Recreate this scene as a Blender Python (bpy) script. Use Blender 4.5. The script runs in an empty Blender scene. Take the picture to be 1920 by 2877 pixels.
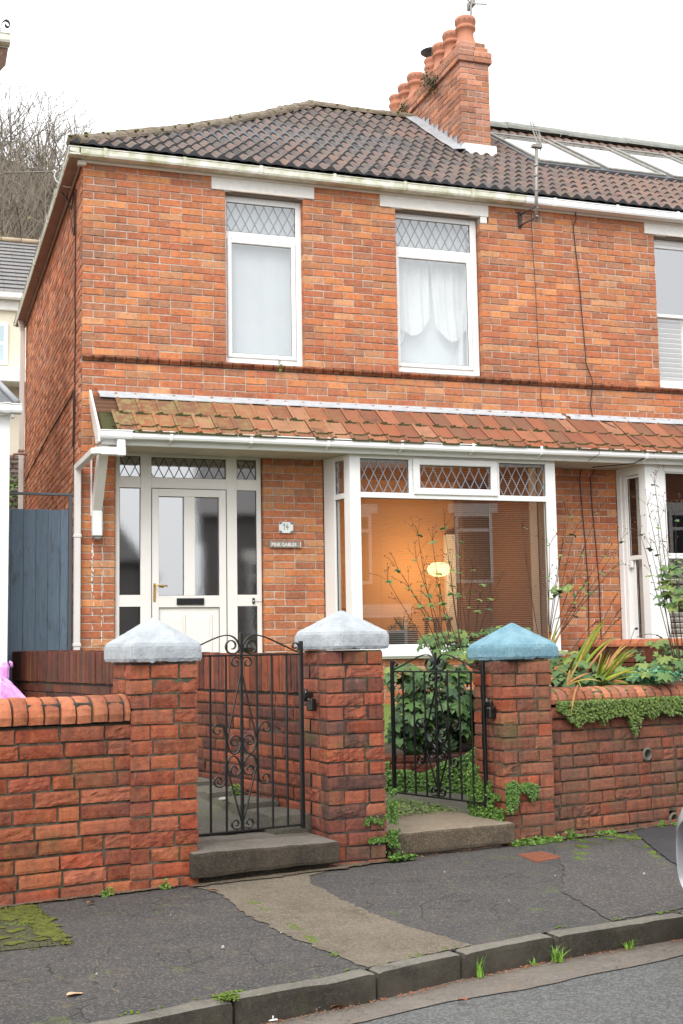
import bpy, math, random
import numpy as np
from mathutils import Vector, Matrix, noise
R = math.radians
PI = math.pi
sc = bpy.context.scene
COL = sc.collection
rng = random.Random(14)
# ------------------------------------------------------------------ camera
F_PX, YAW, PITCH, ROLL = 3546.0, R(18.81), R(6.174), R(-0.955)
CAM = Vector((-1.571, -12.634, 1.20))
fw = Vector((math.sin(YAW)*math.cos(PITCH), math.cos(YAW)*math.cos(PITCH), math.sin(PITCH)))
r0 = Vector((math.cos(YAW), -math.sin(YAW), 0)); u0_ = r0.cross(fw)
rt = r0*math.cos(ROLL)+u0_*math.sin(ROLL); up = rt.cross(fw)
cd = bpy.data.cameras.new('camera'); cam = bpy.data.objects.new('camera', cd); COL.objects.link(cam)
m = Matrix((rt, up, -fw)).transposed().to_4x4(); m.translation = CAM
cam.matrix_world = m
cd.sensor_fit = 'VERTICAL'; cd.sensor_height = 36.0; cd.sensor_width = 24.0
cd.lens = 36.0*F_PX/2877.0; cd.clip_end = 2000; cd.clip_start = 0.05
sc.camera = cam
# ------------------------------------------------------------------ sky and sun (bright overcast)
SUN_EL, SUN_AZ = R(46), R(215)          # azimuth as compass heading from +Y, clockwise
w = bpy.data.worlds.new('World'); sc.world = w; w.use_nodes = True
nt = w.node_tree; nt.nodes.clear()
sky = nt.nodes.new('ShaderNodeTexSky'); sky.sky_type = 'NISHITA'; sky.sun_disc = False
sky.sun_elevation = SUN_EL; sky.sun_rotation = SUN_AZ
sky.air_density = 1.0; sky.dust_density = 4.0; sky.ozone_density = 1.0
hs = nt.nodes.new('ShaderNodeHueSaturation'); hs.inputs['Saturation'].default_value = 0.12
mixw = nt.nodes.new('ShaderNodeMix'); mixw.data_type = 'RGBA'; mixw.inputs[0].default_value = 0.72
mixw.inputs[7].default_value = (13.2, 13.5, 13.9, 1)
bgn = nt.nodes.new('ShaderNodeBackground'); bgn.inputs['Strength'].default_value = 0.10
ow = nt.nodes.new('ShaderNodeOutputWorld')
nt.links.new(sky.outputs[0], hs.inputs['Color']); nt.links.new(hs.outputs[0], mixw.inputs[6])
nt.links.new(mixw.outputs[2], bgn.inputs[0]); nt.links.new(bgn.outputs[0], ow.inputs[0])
sd = bpy.data.lights.new('sun', 'SUN'); sd.energy = 1.1; sd.angle = R(28); sd.color = (1, .97, .93)
so = bpy.data.objects.new('sun', sd); COL.objects.link(so)
sv = Vector((math.sin(SUN_AZ)*math.cos(SUN_EL), math.cos(SUN_AZ)*math.cos(SUN_EL), math.sin(SUN_EL)))
so.rotation_euler = sv.to_track_quat('Z', 'Y').to_euler(); so.location = (0, -20, 20)
sc.view_settings.view_transform = 'Standard'; sc.view_settings.look = 'None'
sc.view_settings.exposure = 0.86; sc.view_settings.gamma = 1.0
sc.render.engine = 'CYCLES'
sc.cycles.max_bounces = 8; sc.cycles.transparent_max_bounces = 16

# ------------------------------------------------------------------ materials
def new_mat(name):
    mt = bpy.data.materials.new(name); mt.use_nodes = True
    n = mt.node_tree; b = n.nodes['Principled BSDF']
    return mt, n, b
def N(n, t, **kw):
    x = n.nodes.new(t)
    for k, v in kw.items(): setattr(x, k, v)
    return x
def ramp(n, stops, interp='LINEAR'):
    x = n.nodes.new('ShaderNodeValToRGB'); cr = x.color_ramp; cr.interpolation = interp
    while len(cr.elements) > 1: cr.elements.remove(cr.elements[-1])
    cr.elements[0].position = stops[0][0]; cr.elements[0].color = tuple(stops[0][1])+(1,) if len(stops[0][1]) == 3 else stops[0][1]
    for p, c in stops[1:]:
        e = cr.elements.new(p); e.color = tuple(c)+(1,) if len(c) == 3 else c
    return x
def mixc(n, fac, a, b, blend='MIX'):
    x = n.nodes.new('ShaderNodeMix'); x.data_type = 'RGBA'; x.blend_type = blend
    for s, v in ((0, fac), (6, a), (7, b)):
        if hasattr(v, 'links') or isinstance(v, bpy.types.NodeSocket): n.links.new(v, x.inputs[s])
        elif s == 0: x.inputs[0].default_value = v
        else: x.inputs[s].default_value = tuple(v)+(1,)
    return x.outputs[2]
def noise_node(n, scale, detail=4, rough=.55, co=None, dist=0):
    x = N(n, 'ShaderNodeTexNoise'); x.inputs['Scale'].default_value = scale
    x.inputs['Detail'].default_value = detail; x.inputs['Roughness'].default_value = rough
    x.inputs['Distortion'].default_value = dist
    if co is None: co = N(n, 'ShaderNodeTexCoord').outputs['Object']
    n.links.new(co, x.inputs['Vector'])
    return x.outputs['Fac']
def band(n, v, lo, hi):
    x = N(n, 'ShaderNodeMapRange'); x.inputs[1].default_value = lo; x.inputs[2].default_value = hi
    n.links.new(v, x.inputs[0]); return x.outputs[0]
def mul(n, a, b):
    x = N(n, 'ShaderNodeMath', operation='MULTIPLY')
    for i, v in ((0, a), (1, b)):
        if isinstance(v, (int, float)): x.inputs[i].default_value = v
        else: n.links.new(v, x.inputs[i])
    return x.outputs[0]
def bump(n, b, h, dist, strength=1.0):
    x = N(n, 'ShaderNodeBump'); x.inputs['Distance'].default_value = dist; x.inputs['Strength'].default_value = strength
    n.links.new(h, x.inputs['Height']); n.links.new(x.outputs[0], b.inputs['Normal'])
def scaled_co(n, s):
    tc = N(n, 'ShaderNodeTexCoord'); mp = N(n, 'ShaderNodeMapping'); mp.inputs['Scale'].default_value = s
    n.links.new(tc.outputs['Object'], mp.inputs[0]); return mp.outputs[0]

def simple(name, c, rough=.6, c2=None, ns=8, amt=.6, bd=0, bs=60, spec=.4, metal=0, coat=0):
    mt, n, b = new_mat(name)
    b.inputs['Roughness'].default_value = rough; b.inputs['Metallic'].default_value = metal
    b.inputs['Specular IOR Level'].default_value = spec; b.inputs['Coat Weight'].default_value = coat
    if c2 is None: b.inputs['Base Color'].default_value = tuple(c)+(1,)
    else:
        f = band(n, noise_node(n, ns, 6, .65), .5-.3*amt, .5+.3*amt)
        n.links.new(mixc(n, f, c, c2), b.inputs['Base Color'])
    if bd: bump(n, b, noise_node(n, bs, 5), bd)
    return mt

def brick_mat(name, pal, dirt=(.09, .07, .06), dirt_amt=.35, moss=0, bumpd=.003, white=.15, rough=.85, varscale=14, streak=0, sat=1.0, soot=0, vr=(.62, 1.32), fire=(.62, .24, .10)):
    mt, n, b = new_mat(name)
    b.inputs['Roughness'].default_value = rough; b.inputs['Specular IOR Level'].default_value = .3
    at = N(n, 'ShaderNodeAttribute', attribute_name='rnd')
    k = len(pal)
    rp = ramp(n, [(i/k, c) for i, c in enumerate(pal)], 'CONSTANT'); n.links.new(at.outputs['Fac'], rp.inputs[0])
    at2 = N(n, 'ShaderNodeAttribute', attribute_name='rnd2')
    val = N(n, 'ShaderNodeMapRange'); val.inputs[3].default_value = vr[0]; val.inputs[4].default_value = vr[1]
    n.links.new(at2.outputs['Fac'], val.inputs[0])
    hv = N(n, 'ShaderNodeHueSaturation'); n.links.new(val.outputs[0], hv.inputs['Value']); n.links.new(rp.outputs[0], hv.inputs['Color'])
    hv.inputs['Saturation'].default_value = sat
    c = hv.outputs[0]
    if soot:
        fz = band(n, noise_node(n, .9, 5, .65), .42, .66); c = mixc(n, mul(n, fz, soot), c, (.30, .17, .11)); fz = band(n, noise_node(n, 30, 5, .8), .45, .6); c = mixc(n, mul(n, fz, soot*.75), c, (.62, .31, .14))
    # firing marks: darker / lighter blotches inside a brick
    f = band(n, noise_node(n, varscale, 5, .7), .38, .66)
    c = mixc(n, mul(n, f, .45), c, fire, 'MIX')
    f2 = band(n, noise_node(n, varscale*1.7, 4, .6), .5, .75)
    c = mixc(n, mul(n, f2, .55), c, (.35, .28, .24), 'MULTIPLY')
    if dirt_amt:
        fd = band(n, noise_node(n, 1.6, 7, .72), .47, .68)
        c = mixc(n, mul(n, fd, dirt_amt), c, dirt)
        fs = band(n, noise_node(n, 90, 3, .7), .6, .75)
        c = mixc(n, mul(n, fs, dirt_amt), c, dirt)
    if streak:
        co = scaled_co(n, (14, 14, 1.2)); fs = band(n, noise_node(n, 1.5, 6, .7, co), .5, .68)
        c = mixc(n, mul(n, fs, streak), c, (.045, .03, .025))
    if white:
        co = scaled_co(n, (9, 9, 2.5)); fs = band(n, noise_node(n, 2.2, 6, .75, co), .64, .78)
        c = mixc(n, mul(n, fs, white), c, (.62, .52, .45))
    if moss:
        g = N(n, 'ShaderNodeNewGeometry')
        fm = band(n, noise_node(n, 3.5, 6, .7), .56, .7)
        c = mixc(n, mul(n, fm, moss), c, (.10, .12, .035))
    n.links.new(c, b.inputs['Base Color'])
    bump(n, b, noise_node(n, 70, 8, .7), bumpd, .9)
    return mt
def mortar_mat(name, c, c2, moss=0):
    mt, n, b = new_mat(name); b.inputs['Roughness'].default_value = .95
    f = noise_node(n, 18, 6, .7); col = mixc(n, band(n, f, .35, .65), c, c2)
    if moss:
        fm = band(n, noise_node(n, 6, 6, .7), .5, .62); col = mixc(n, mul(n, fm, moss), col, (.07, .085, .03))
    n.links.new(col, b.inputs['Base Color']); bump(n, b, noise_node(n, 140, 5), .004)
    return mt
PAL_H = [(0.603,0.292,0.138), (0.562,0.167,0.052), (0.343,0.162,0.098), (0.416,0.108,0.052), (0.478,0.130,0.046), (0.624,0.216,0.063), (0.395,0.092,0.038), (0.541,0.151,0.046), (0.520,0.194,0.086), (0.437,0.113,0.041), (0.645,0.254,0.086), (0.354,0.108,0.057), (0.582,0.178,0.052), (0.489,0.140,0.057), (0.374,0.151,0.081)]
PAL_N = [(0.315,0.076,0.033), (0.273,0.062,0.028), (0.346,0.097,0.044), (0.242,0.046,0.022), (0.294,0.070,0.029), (0.326,0.097,0.052), (0.251,0.070,0.037), (0.210,0.050,0.031), (0.356,0.107,0.047), (0.283,0.053,0.024)]
PAL_D = [(0.160,0.038,0.021), (0.216,0.049,0.022), (0.120,0.034,0.022), (0.248,0.064,0.030), (0.096,0.034,0.026), (0.192,0.045,0.022)]
PAL_M = [(0.289,0.077,0.040), (0.213,0.057,0.036), (0.333,0.087,0.040), (0.129,0.060,0.050), (0.319,0.071,0.033), (0.175,0.050,0.036), (0.356,0.114,0.059), (0.106,0.054,0.046)]
PAL_C = [(.40,.175,.11), (.34,.15,.105), (.44,.21,.14), (.27,.15,.115), (.38,.20,.15), (.45,.19,.105)]
M = {}
M['brick_house'] = brick_mat('house_brick', PAL_H, dirt_amt=.3, white=.35, bumpd=.006, sat=.96, soot=.30, streak=.16, vr=(.80, 1.16))
M['brick_porch'] = M['brick_house']
M['brick_side'] = brick_mat('side_brick', [(.60,.23,.115), (.52,.18,.09), (.64,.28,.16), (.47,.15,.08), (.58,.26,.165), (.50,.24,.165)], dirt_amt=.12, white=.4)
M['brick_wall'] = brick_mat('garden_brick', PAL_N, dirt_amt=.5, moss=.35, bumpd=.008, white=.32, varscale=20, streak=.3, fire=(.52, .17, .075))
M['brick_mid'] = brick_mat('stained_brick', PAL_M, dirt_amt=.5, moss=.4, bumpd=.007, white=.4, varscale=26, streak=.7, fire=(.36, .11, .06))
M['brick_dark'] = brick_mat('dark_brick', [tuple(x*.62 for x in q) for q in PAL_D], dirt=(.02,.016,.013), dirt_amt=.6, fire=(.16, .045, .025), moss=.3, bumpd=.005, white=.12, streak=.6, rough=.6)
M['brick_party'] = brick_mat('party_brick', [(.22,.058,.032), (.17,.05,.03), (.25,.068,.032), (.12,.042,.03), (.28,.078,.033), (.10,.04,.032)], dirt=(.02,.017,.014), dirt_amt=.6, moss=.3, bumpd=.005, streak=.85, white=.08, fire=(.26, .075, .035))
M['brick_right'] = brick_mat('old_brick', [(.28,.075,.04), (.23,.066,.04), (.31,.10,.052), (.19,.06,.038), (.34,.07,.032), (.25,.10,.06), (.18,.07,.05)], dirt=(.11,.09,.065), dirt_amt=.75, moss=.45, bumpd=.007, white=.42, varscale=22, streak=.5, fire=(.42, .14, .07))
M['brick_chim'] = brick_mat('chimney_brick', PAL_C, dirt_amt=.3, moss=.15, white=.25)
M['coping'] = brick_mat('coping_brick', [(.42,.13,.065), (.38,.12,.062), (.45,.15,.078), (.34,.10,.05)], dirt_amt=.3, moss=.12, bumpd=.005, white=.2)
M['coping_r'] = brick_mat('weathered_coping_brick', [(.36,.12,.07), (.30,.10,.065), (.42,.15,.08), (.34,.13,.09)], dirt_amt=.4, moss=.3, bumpd=.006, white=.25)
M['mortar'] = mortar_mat('pale_mortar', (.60,.52,.44), (.36,.29,.24))
M['mortar_g'] = mortar_mat('garden_mortar', (.13,.105,.075), (.03,.026,.02), .5)
M['mortar_d'] = mortar_mat('dark_mortar', (.07,.055,.045), (.035,.03,.025), .6)
M['string'] = brick_mat('string_brick', [(.17,.045,.02), (.13,.036,.018), (.21,.06,.03), (.10,.04,.022)], dirt=(.03,.025,.015), dirt_amt=.5, moss=.25, white=.0, rough=.4)
M['upvc'] = simple('white_upvc', (.84,.84,.83), .28, (.79,.785,.765), 3, .8, spec=.5)
M['upvc_door'] = simple('door_upvc', (.82,.785,.755), .3, (.77,.735,.70), 3, .8, spec=.5)
M['paint_white'] = simple('white_paint', (.82,.81,.77), .6, (.72,.69,.63), 9, .7, .001, 40)
M['paint_cream'] = simple('cream_paint', (.74,.67,.58), .5, (.66,.58,.49), 6, .7)
M['gutter_old'] = simple('mossy_gutter', (.76,.74,.68), .45, (.40,.41,.24), 7, .55)
M['gutter_new'] = simple('white_gutter', (.80,.80,.79), .3)
M['pipe'] = simple('downpipe_plastic', (.74,.70,.68), .4, (.66,.61,.58), 4, .7)
M['soffit'] = simple('brown_soffit', (.38,.25,.19), .7, (.29,.18,.13), 5, .7)
M['soffit_w'] = simple('cream_soffit', (.55,.49,.43), .7, (.42,.37,.32), 5, .7)
M['lintel'] = simple('lintel_paint', (.84,.83,.79), .7, (.76,.73,.68), 14, .6, .002, 50)
M['stone_grey'] = simple('reveal_stone', (.32,.27,.22), .9, (.20,.17,.14), 22, .8, .004, 60)
M['rubber'] = simple('black_seal', (.02,.02,.02), .6)
M['lead_white'] = simple('weathered_flashing', (.50,.51,.52), .6, (.36,.37,.385), 12, .8, .004, 20)
M['lead'] = simple('lead_sheet', (.27,.28,.30), .6, (.40,.41,.42), 9, .8, .004, 12)
M['ridge_grey'] = simple('grey_green_ridge', (.30,.31,.28), .8, (.20,.21,.18), 8, .8)
M['moss_y'] = simple('olive_moss', (.15,.145,.035), .95, (.085,.08,.025), 30, .8)
M['lead_line'] = simple('lead_strip', (.22,.24,.27), .5)
M['lead_dark'] = simple('dark_lead_strip', (.035,.035,.035), .5)
M['iron'] = simple('black_iron', (.006,.0065,.007), .3, (.012,.012,.011), 40, .8, .0008, 120, spec=.6)
M['iron_rust'] = simple('dull_iron', (.05,.045,.045), .6)
M['concrete_cap'] = None
M['pot'] = simple('terracotta', (.50,.205,.115), .75, (.37,.15,.09), 10, .8, .002, 40)
M['steel'] = simple('galvanised_steel', (.36,.35,.32), .5, (.22,.20,.17), 12, .8, metal=.5)
M['cable'] = simple('black_cable', (.03,.022,.02), .6)
M['brass'] = simple('brass', (.66,.42,.13), .28, metal=1.0)
M['dark'] = simple('black_plastic_and_shade', (.02,.02,.022), .4)
M['darkgrey'] = simple('dark_grey_flashing', (.10,.11,.12), .5)
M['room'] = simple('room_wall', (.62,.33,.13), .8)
M['room_shade'] = simple('room_shade_brown', (.17,.085,.045), .8)  # dimness of the room's right side put into the wall colour
M['room_grey'] = simple('bedroom_wall', (.50,.51,.51), .9)
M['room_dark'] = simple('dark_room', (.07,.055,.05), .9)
M['curtain'] = simple('net_curtain', (.86,.87,.87), .9, (.78,.8,.8), 5, .6)
M['curtain'].node_tree.nodes['Principled BSDF'].inputs['Alpha'].default_value = .66
M['blind_up'] = simple('pale_blind', (.52,.555,.57), .9, (.48,.515,.53), 4, .6)
M['pipe_clay'] = simple('pale_clay_pipe', (.16,.145,.115), .8, (.10,.09,.07), 20, .8)
M['slat'] = simple('blind_slat', (.34,.30,.25), .5)
M['white_int'] = simple('interior_white', (.78,.76,.72), .6)
M['car'] = simple('silver_car_paint', (.44,.45,.47), .28, spec=.6, metal=.35, coat=.6)
M['tyre'] = simple('tyre_rubber', (.02,.02,.02), .85)
M['pebble'] = simple('pale_pebble', (.42,.40,.37), .6, (.3,.28,.25), 40, .7)
M['clay'] = simple('red_clay', (.33,.115,.06), .7, (.20,.08,.05), 26, .8, .002, 80)
M['sofa'] = simple('orange_fabric', (.42,.14,.04), .9)
M['wood'] = simple('dark_wood', (.13,.06,.03), .5)

def cap_mat(name, c, c2, dark, amt):
    mt, n, b = new_mat(name); b.inputs['Roughness'].default_value = .8; b.inputs['Specular IOR Level'].default_value = .3
    col = mixc(n, band(n, noise_node(n, 7, 7, .7), .38, .64), c, c2)
    col = mixc(n, mul(n, band(n, noise_node(n, 24, 6, .75), .57, .72), amt), col, dark)
    v = N(n, 'ShaderNodeTexVoronoi', feature='DISTANCE_TO_EDGE'); v.inputs['Scale'].default_value = 5.5
    wob = noise_node(n, 9, 5); tc = N(n, 'ShaderNodeTexCoord'); vm = N(n, 'ShaderNodeVectorMath', operation='ADD')
    n.links.new(tc.outputs['Object'], vm.inputs[0]); sc_ = N(n, 'ShaderNodeVectorMath', operation='SCALE'); sc_.inputs['Scale'].default_value = .3
    nz = N(n, 'ShaderNodeTexNoise'); nz.inputs['Scale'].default_value = 8; n.links.new(nz.outputs['Color'], sc_.inputs[0]); n.links.new(sc_.outputs[0], vm.inputs[1]); n.links.new(vm.outputs[0], v.inputs['Vector'])
    crack = band(n, v.outputs['Distance'], .006, .0)
    pick = band(n, noise_node(n, 3.2, 2), .55, .6)
    ck = mul(n, mul(n, crack, pick), .75)
    col = mixc(n, ck, col, dark)
    n.links.new(col, b.inputs['Base Color']); bump(n, b, noise_node(n, 45, 8, .75), .006)
    return mt
M['cap_white'] = cap_mat('grey_white_cap_paint', (.46,.49,.51), (.33,.355,.375), (.13,.135,.13), .6)
M['cap_blue'] = cap_mat('blue_cap_paint', (.215,.36,.42), (.125,.26,.325), (.07,.115,.125), .95)

def glass_mat(name, tint=(1,1,1), base=.06, rough=0, wobble=0):
    mt = bpy.data.materials.new(name); mt.use_nodes = True; n = mt.node_tree; n.nodes.clear()
    o = N(n, 'ShaderNodeOutputMaterial'); mx = N(n, 'ShaderNodeMixShader'); tr = N(n, 'ShaderNodeBsdfTransparent'); gl = N(n, 'ShaderNodeBsdfGlossy')
    tr.inputs[0].default_value = tuple(tint)+(1,); gl.inputs['Roughness'].default_value = rough
    lw = N(n, 'ShaderNodeLayerWeight'); lw.inputs['Blend'].default_value = .5
    pw = N(n, 'ShaderNodeMath', operation='POWER'); n.links.new(lw.outputs['Facing'], pw.inputs[0]); pw.inputs[1].default_value = 4
    ml = N(n, 'ShaderNodeMath', operation='MULTIPLY_ADD'); n.links.new(pw.outputs[0], ml.inputs[0]); ml.inputs[1].default_value = .85; ml.inputs[2].default_value = base
    ml.use_clamp = True
    n.links.new(ml.outputs[0], mx.inputs[0]); n.links.new(tr.outputs[0], mx.inputs[1]); n.links.new(gl.outputs[0], mx.inputs[2]); n.links.new(mx.outputs[0], o.inputs[0])
    if wobble:
        bp = N(n, 'ShaderNodeBump'); bp.inputs['Distance'].default_value = wobble; n.links.new(noise_node(n, 75, 3, .6), bp.inputs['Height']); n.links.new(bp.outputs[0], gl.inputs['Normal'])
    return mt
M['glass'] = glass_mat('window_glass', (.90,.92,.91), .19)
M['glass_up'] = glass_mat('upper_window_glass', (.95,.97,.97), .26)
M['glass_nb'] = glass_mat('sky_reflecting_glass', (.7,.75,.78), .40)
M['glass_door'] = glass_mat('obscure_glass', (.30,.33,.325), .44, .0, .00007)
M['glass_sky'] = glass_mat('skylight_glass', (.5,.55,.55), .55)

def tile_mat():
    mt, n, b = new_mat('roof_tile'); b.inputs['Roughness'].default_value = .8; b.inputs['Specular IOR Level'].default_value = .35
    at = N(n, 'ShaderNodeAttribute', attribute_name='rnd')
    rp = ramp(n, [(0, (.105,.078,.07)), (.3, (.13,.092,.08)), (.5, (.092,.077,.072)), (.68, (.15,.102,.087)), (.86, (.175,.105,.08)), (.95, (.06,.05,.045))], 'CONSTANT')
    n.links.new(at.outputs['Fac'], rp.inputs[0])
    # the tiles right of the chimney are redder and cleaner
    g = N(n, 'ShaderNodeTexCoord'); sx = N(n, 'ShaderNodeSeparateXYZ'); n.links.new(g.outputs['Object'], sx.inputs[0])
    c = mixc(n, mul(n, band(n, sx.outputs['X'], 4.6, 7.0), .6), rp.outputs[0], (.21,.125,.095))
    c = mixc(n, mul(n, band(n, noise_node(n, 9, 6, .7), .48, .66), .5), c, (.22,.165,.13))
    c = mixc(n, mul(n, band(n, noise_node(n, 4, 7, .7), .56, .66), .5), c, (.15,.14,.05))
    n.links.new(c, b.inputs['Base Color']); bump(n, b, noise_node(n, 60, 6), .004)
    return mt
M['tile'] = tile_mat()
def ptile_mat():
    mt, n, b = new_mat('porch_tile'); b.inputs['Roughness'].default_value = .75
    at = N(n, 'ShaderNodeAttribute', attribute_name='rnd')
    rp = ramp(n, [(0, (.28,.092,.045)), (.2, (.22,.072,.038)), (.4, (.33,.12,.06)), (.55, (.19,.08,.045)), (.72, (.30,.088,.038)), (.88, (.36,.16,.09)), (.965, (.06,.04,.035))], 'CONSTANT')
    n.links.new(at.outputs['Fac'], rp.inputs[0])
    c = mixc(n, mul(n, band(n, noise_node(n, 7, 6, .7), .45, .62), .55), rp.outputs[0], (.20,.105,.045))
    tc = N(n, 'ShaderNodeTexCoord'); sx = N(n, 'ShaderNodeSeparateXYZ'); n.links.new(tc.outputs['Object'], sx.inputs[0])
    near_left = band(n, sx.outputs['X'], 3.2, .2)
    c = mixc(n, mul(n, mul(n, band(n, noise_node(n, 12, 6, .75), .45, .6), .75), near_left), c, (.27,.25,.09))
    c = mixc(n, mul(n, band(n, noise_node(n, 2.2, 5, .75), .60, .68), .7), c, (.05,.045,.03))
    n.links.new(c, b.inputs['Base Color']); bump(n, b, noise_node(n, 60, 6), .003)
    return mt
M['ptile'] = ptile_mat()
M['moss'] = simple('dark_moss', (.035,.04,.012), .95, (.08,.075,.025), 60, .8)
M['moss_b'] = simple('bright_moss', (.13,.19,.02), .95, (.07,.11,.015), 30, .8, .004, 120)
M['ridge'] = simple('ridge_tile', (.25,.19,.15), .85, (.11,.10,.055), 11, .7, .008, 40)

def ground_mat(name, c, c2, speck, specklev=.64, crack=0, moss=0, stain=None, bd=.004, sscale=160):
    mt, n, b = new_mat(name); b.inputs['Roughness'].default_value = .8; b.inputs['Specular IOR Level'].default_value = .35
    col = mixc(n, band(n, noise_node(n, 2.4, 7, .7), .36, .64), c, c2)
    col = mixc(n, mul(n, band(n, noise_node(n, 45, 4, .8), .5, .72), .5), col, tuple(x*1.7 for x in c2))
    v = N(n, 'ShaderNodeTexVoronoi'); v.inputs['Scale'].default_value = sscale; n.links.new(N(n, 'ShaderNodeTexCoord').outputs['Object'], v.inputs['Vector'])
    sp = N(n, 'ShaderNodeSeparateColor'); n.links.new(v.outputs['Color'], sp.inputs[0])
    col = mixc(n, mul(n, band(n, sp.outputs[0], specklev+.2, specklev+.32), .75), col, speck)
    if stain:
        col = mixc(n, mul(n, band(n, noise_node(n, 4.2, 12, .88), .53, .66), .85), col, stain)
    if crack:
        vc = N(n, 'ShaderNodeTexVoronoi', feature='DISTANCE_TO_EDGE'); vc.inputs['Scale'].default_value = 3.4
        tc = N(n, 'ShaderNodeTexCoord'); va = N(n, 'ShaderNodeVectorMath', operation='ADD'); vs = N(n, 'ShaderNodeVectorMath', operation='SCALE'); vs.inputs['Scale'].default_value = .55
        nz = N(n, 'ShaderNodeTexNoise'); nz.inputs['Scale'].default_value = 3; nz.inputs['Detail'].default_value = 8
        n.links.new(nz.outputs['Color'], vs.inputs[0]); n.links.new(tc.outputs['Object'], va.inputs[0]); n.links.new(vs.outputs[0], va.inputs[1]); n.links.new(va.outputs[0], vc.inputs['Vector'])
        ck = mul(n, band(n, vc.outputs['Distance'], .014, .0), band(n, noise_node(n, 1.1, 3), .42, .52))
        cm = mixc(n, band(n, noise_node(n, 5, 3), .50, .62), (.016,.016,.014), (.17,.14,.085))
        col = mixc(n, mul(n, ck, crack), col, cm)
    if moss:
        col = mixc(n, mul(n, band(n, noise_node(n, 3.1, 8, .75), .58, .68), moss), col, (.12,.15,.03))
    n.links.new(col, b.inputs['Base Color']); bump(n, b, noise_node(n, 190, 4, .8), bd)
    return mt
M['asphalt'] = ground_mat('pavement_asphalt', (.046,.044,.045), (.070,.065,.062), (.17,.155,.13), .56, 1.0, .6, (.135,.105,.078))
M['asphalt_dark'] = ground_mat('dark_asphalt', (.038,.037,.040), (.05,.048,.05), (.14,.13,.12), .7)
M['asphalt_gravel'] = ground_mat('stony_asphalt', (.064,.059,.058), (.078,.071,.066), (.19,.165,.145), .55, 0, .25, bd=.005, sscale=120)
M['trench'] = ground_mat('tan_concrete', (.13,.108,.08), (.215,.182,.138), (.32,.25,.17), .5, 0, .45, (.085,.07,.045), .009, 150)
M['mossy'] = ground_mat('mossy_concrete', (.065,.06,.046), (.085,.08,.045), (.13,.13,.07), .6, 0, .9, (.11,.13,.02), .008, 200)
M['road'] = ground_mat('road_chippings', (.10,.103,.102), (.135,.135,.13), (.24,.24,.225), .36, 0, .1, (.085,.078,.07), .008, 120)
M['gully'] = ground_mat('gutter_concrete', (.14,.12,.102), (.20,.172,.145), (.28,.235,.19), .66, .9, .2, (.26,.17,.10), .005, 240)
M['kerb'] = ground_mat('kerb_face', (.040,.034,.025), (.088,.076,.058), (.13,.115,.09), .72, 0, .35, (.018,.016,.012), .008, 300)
M['kerb_top'] = ground_mat('kerb_worn_lit_top', (.14,.128,.105), (.20,.183,.15), (.22,.20,.17), .66, 0, .4, (.07,.065,.05), .005, 260)  # paler than the face: wear, plus caught light put into the colour
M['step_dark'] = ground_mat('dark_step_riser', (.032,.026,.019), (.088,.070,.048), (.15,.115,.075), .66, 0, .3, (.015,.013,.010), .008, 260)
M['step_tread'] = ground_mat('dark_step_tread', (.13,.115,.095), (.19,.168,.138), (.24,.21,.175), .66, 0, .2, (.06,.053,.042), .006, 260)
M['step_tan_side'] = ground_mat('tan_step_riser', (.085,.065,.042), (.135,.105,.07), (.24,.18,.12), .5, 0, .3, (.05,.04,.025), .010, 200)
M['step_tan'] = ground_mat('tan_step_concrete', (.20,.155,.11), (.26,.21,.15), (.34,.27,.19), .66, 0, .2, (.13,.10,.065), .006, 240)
M['path'] = ground_mat('path_concrete', (.085,.082,.065), (.12,.11,.085), (.17,.155,.13), .6, .4, .7)
M['soil'] = ground_mat('garden_soil', (.035,.026,.018), (.055,.042,.028), (.10,.08,.05), .6, 0, .6)
M['lawn'] = simple('lawn', (.10,.17,.03), .95, (.20,.26,.05), 30, .8, .02, 90)
M['land'] = simple('hill_ground', (.075,.06,.04), .95, (.055,.062,.03), .8, .8)
M['moss_c'] = simple('yellow_green_moss', (.14,.155,.012), .95, (.055,.06,.018), 26, .7, .006, 90)
def leaf_mat(name, cols, rough=.5):
    mt, n, b = new_mat(name); b.inputs['Roughness'].default_value = rough; b.inputs['Specular IOR Level'].default_value = .4
    at = N(n, 'ShaderNodeAttribute', attribute_name='rnd')
    rp = ramp(n, [(i/len(cols), c) for i, c in enumerate(cols)], 'LINEAR'); n.links.new(at.outputs['Fac'], rp.inputs[0])
    c = mixc(n, mul(n, band(n, noise_node(n, 60, 4), .45, .7), .35), rp.outputs[0], tuple(x*.5 for x in cols[0]))
    n.links.new(c, b.inputs['Base Color'])
    b.inputs['Transmission Weight'].default_value = 0
    return mt
M['dirt'] = ground_mat('wall_foot_dirt', (.10,.075,.05), (.16,.125,.085), (.26,.20,.14), .5, 0, .5, (.05,.04,.028), .01, 140)
M['leaf'] = leaf_mat('anemone_leaf', [(.028,.065,.022), (.045,.10,.03), (.072,.145,.036), (.10,.185,.042), (.19,.24,.05)])
M['leaf_dark'] = leaf_mat('dark_leaf', [(.02,.05,.02), (.035,.08,.03), (.06,.12,.035), (.10,.17,.05)])
M['leaf_blue'] = leaf_mat('blue_green_leaf', [(.05,.20,.11), (.09,.30,.17), (.12,.34,.16)])
M['leaf_creep'] = leaf_mat('creeping_leaf', [(.03,.085,.012), (.06,.14,.02), (.10,.20,.03), (.14,.25,.045)])
M['leaf_creep_r'] = leaf_mat('dull_creeping_leaf', [(.075,.125,.022), (.12,.18,.035), (.155,.205,.05), (.14,.24,.035)])
M['strap'] = leaf_mat('strap_leaf', [(.10,.19,.02), (.22,.34,.03), (.33,.42,.04), (.42,.34,.07), (.45,.20,.07)])
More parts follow.
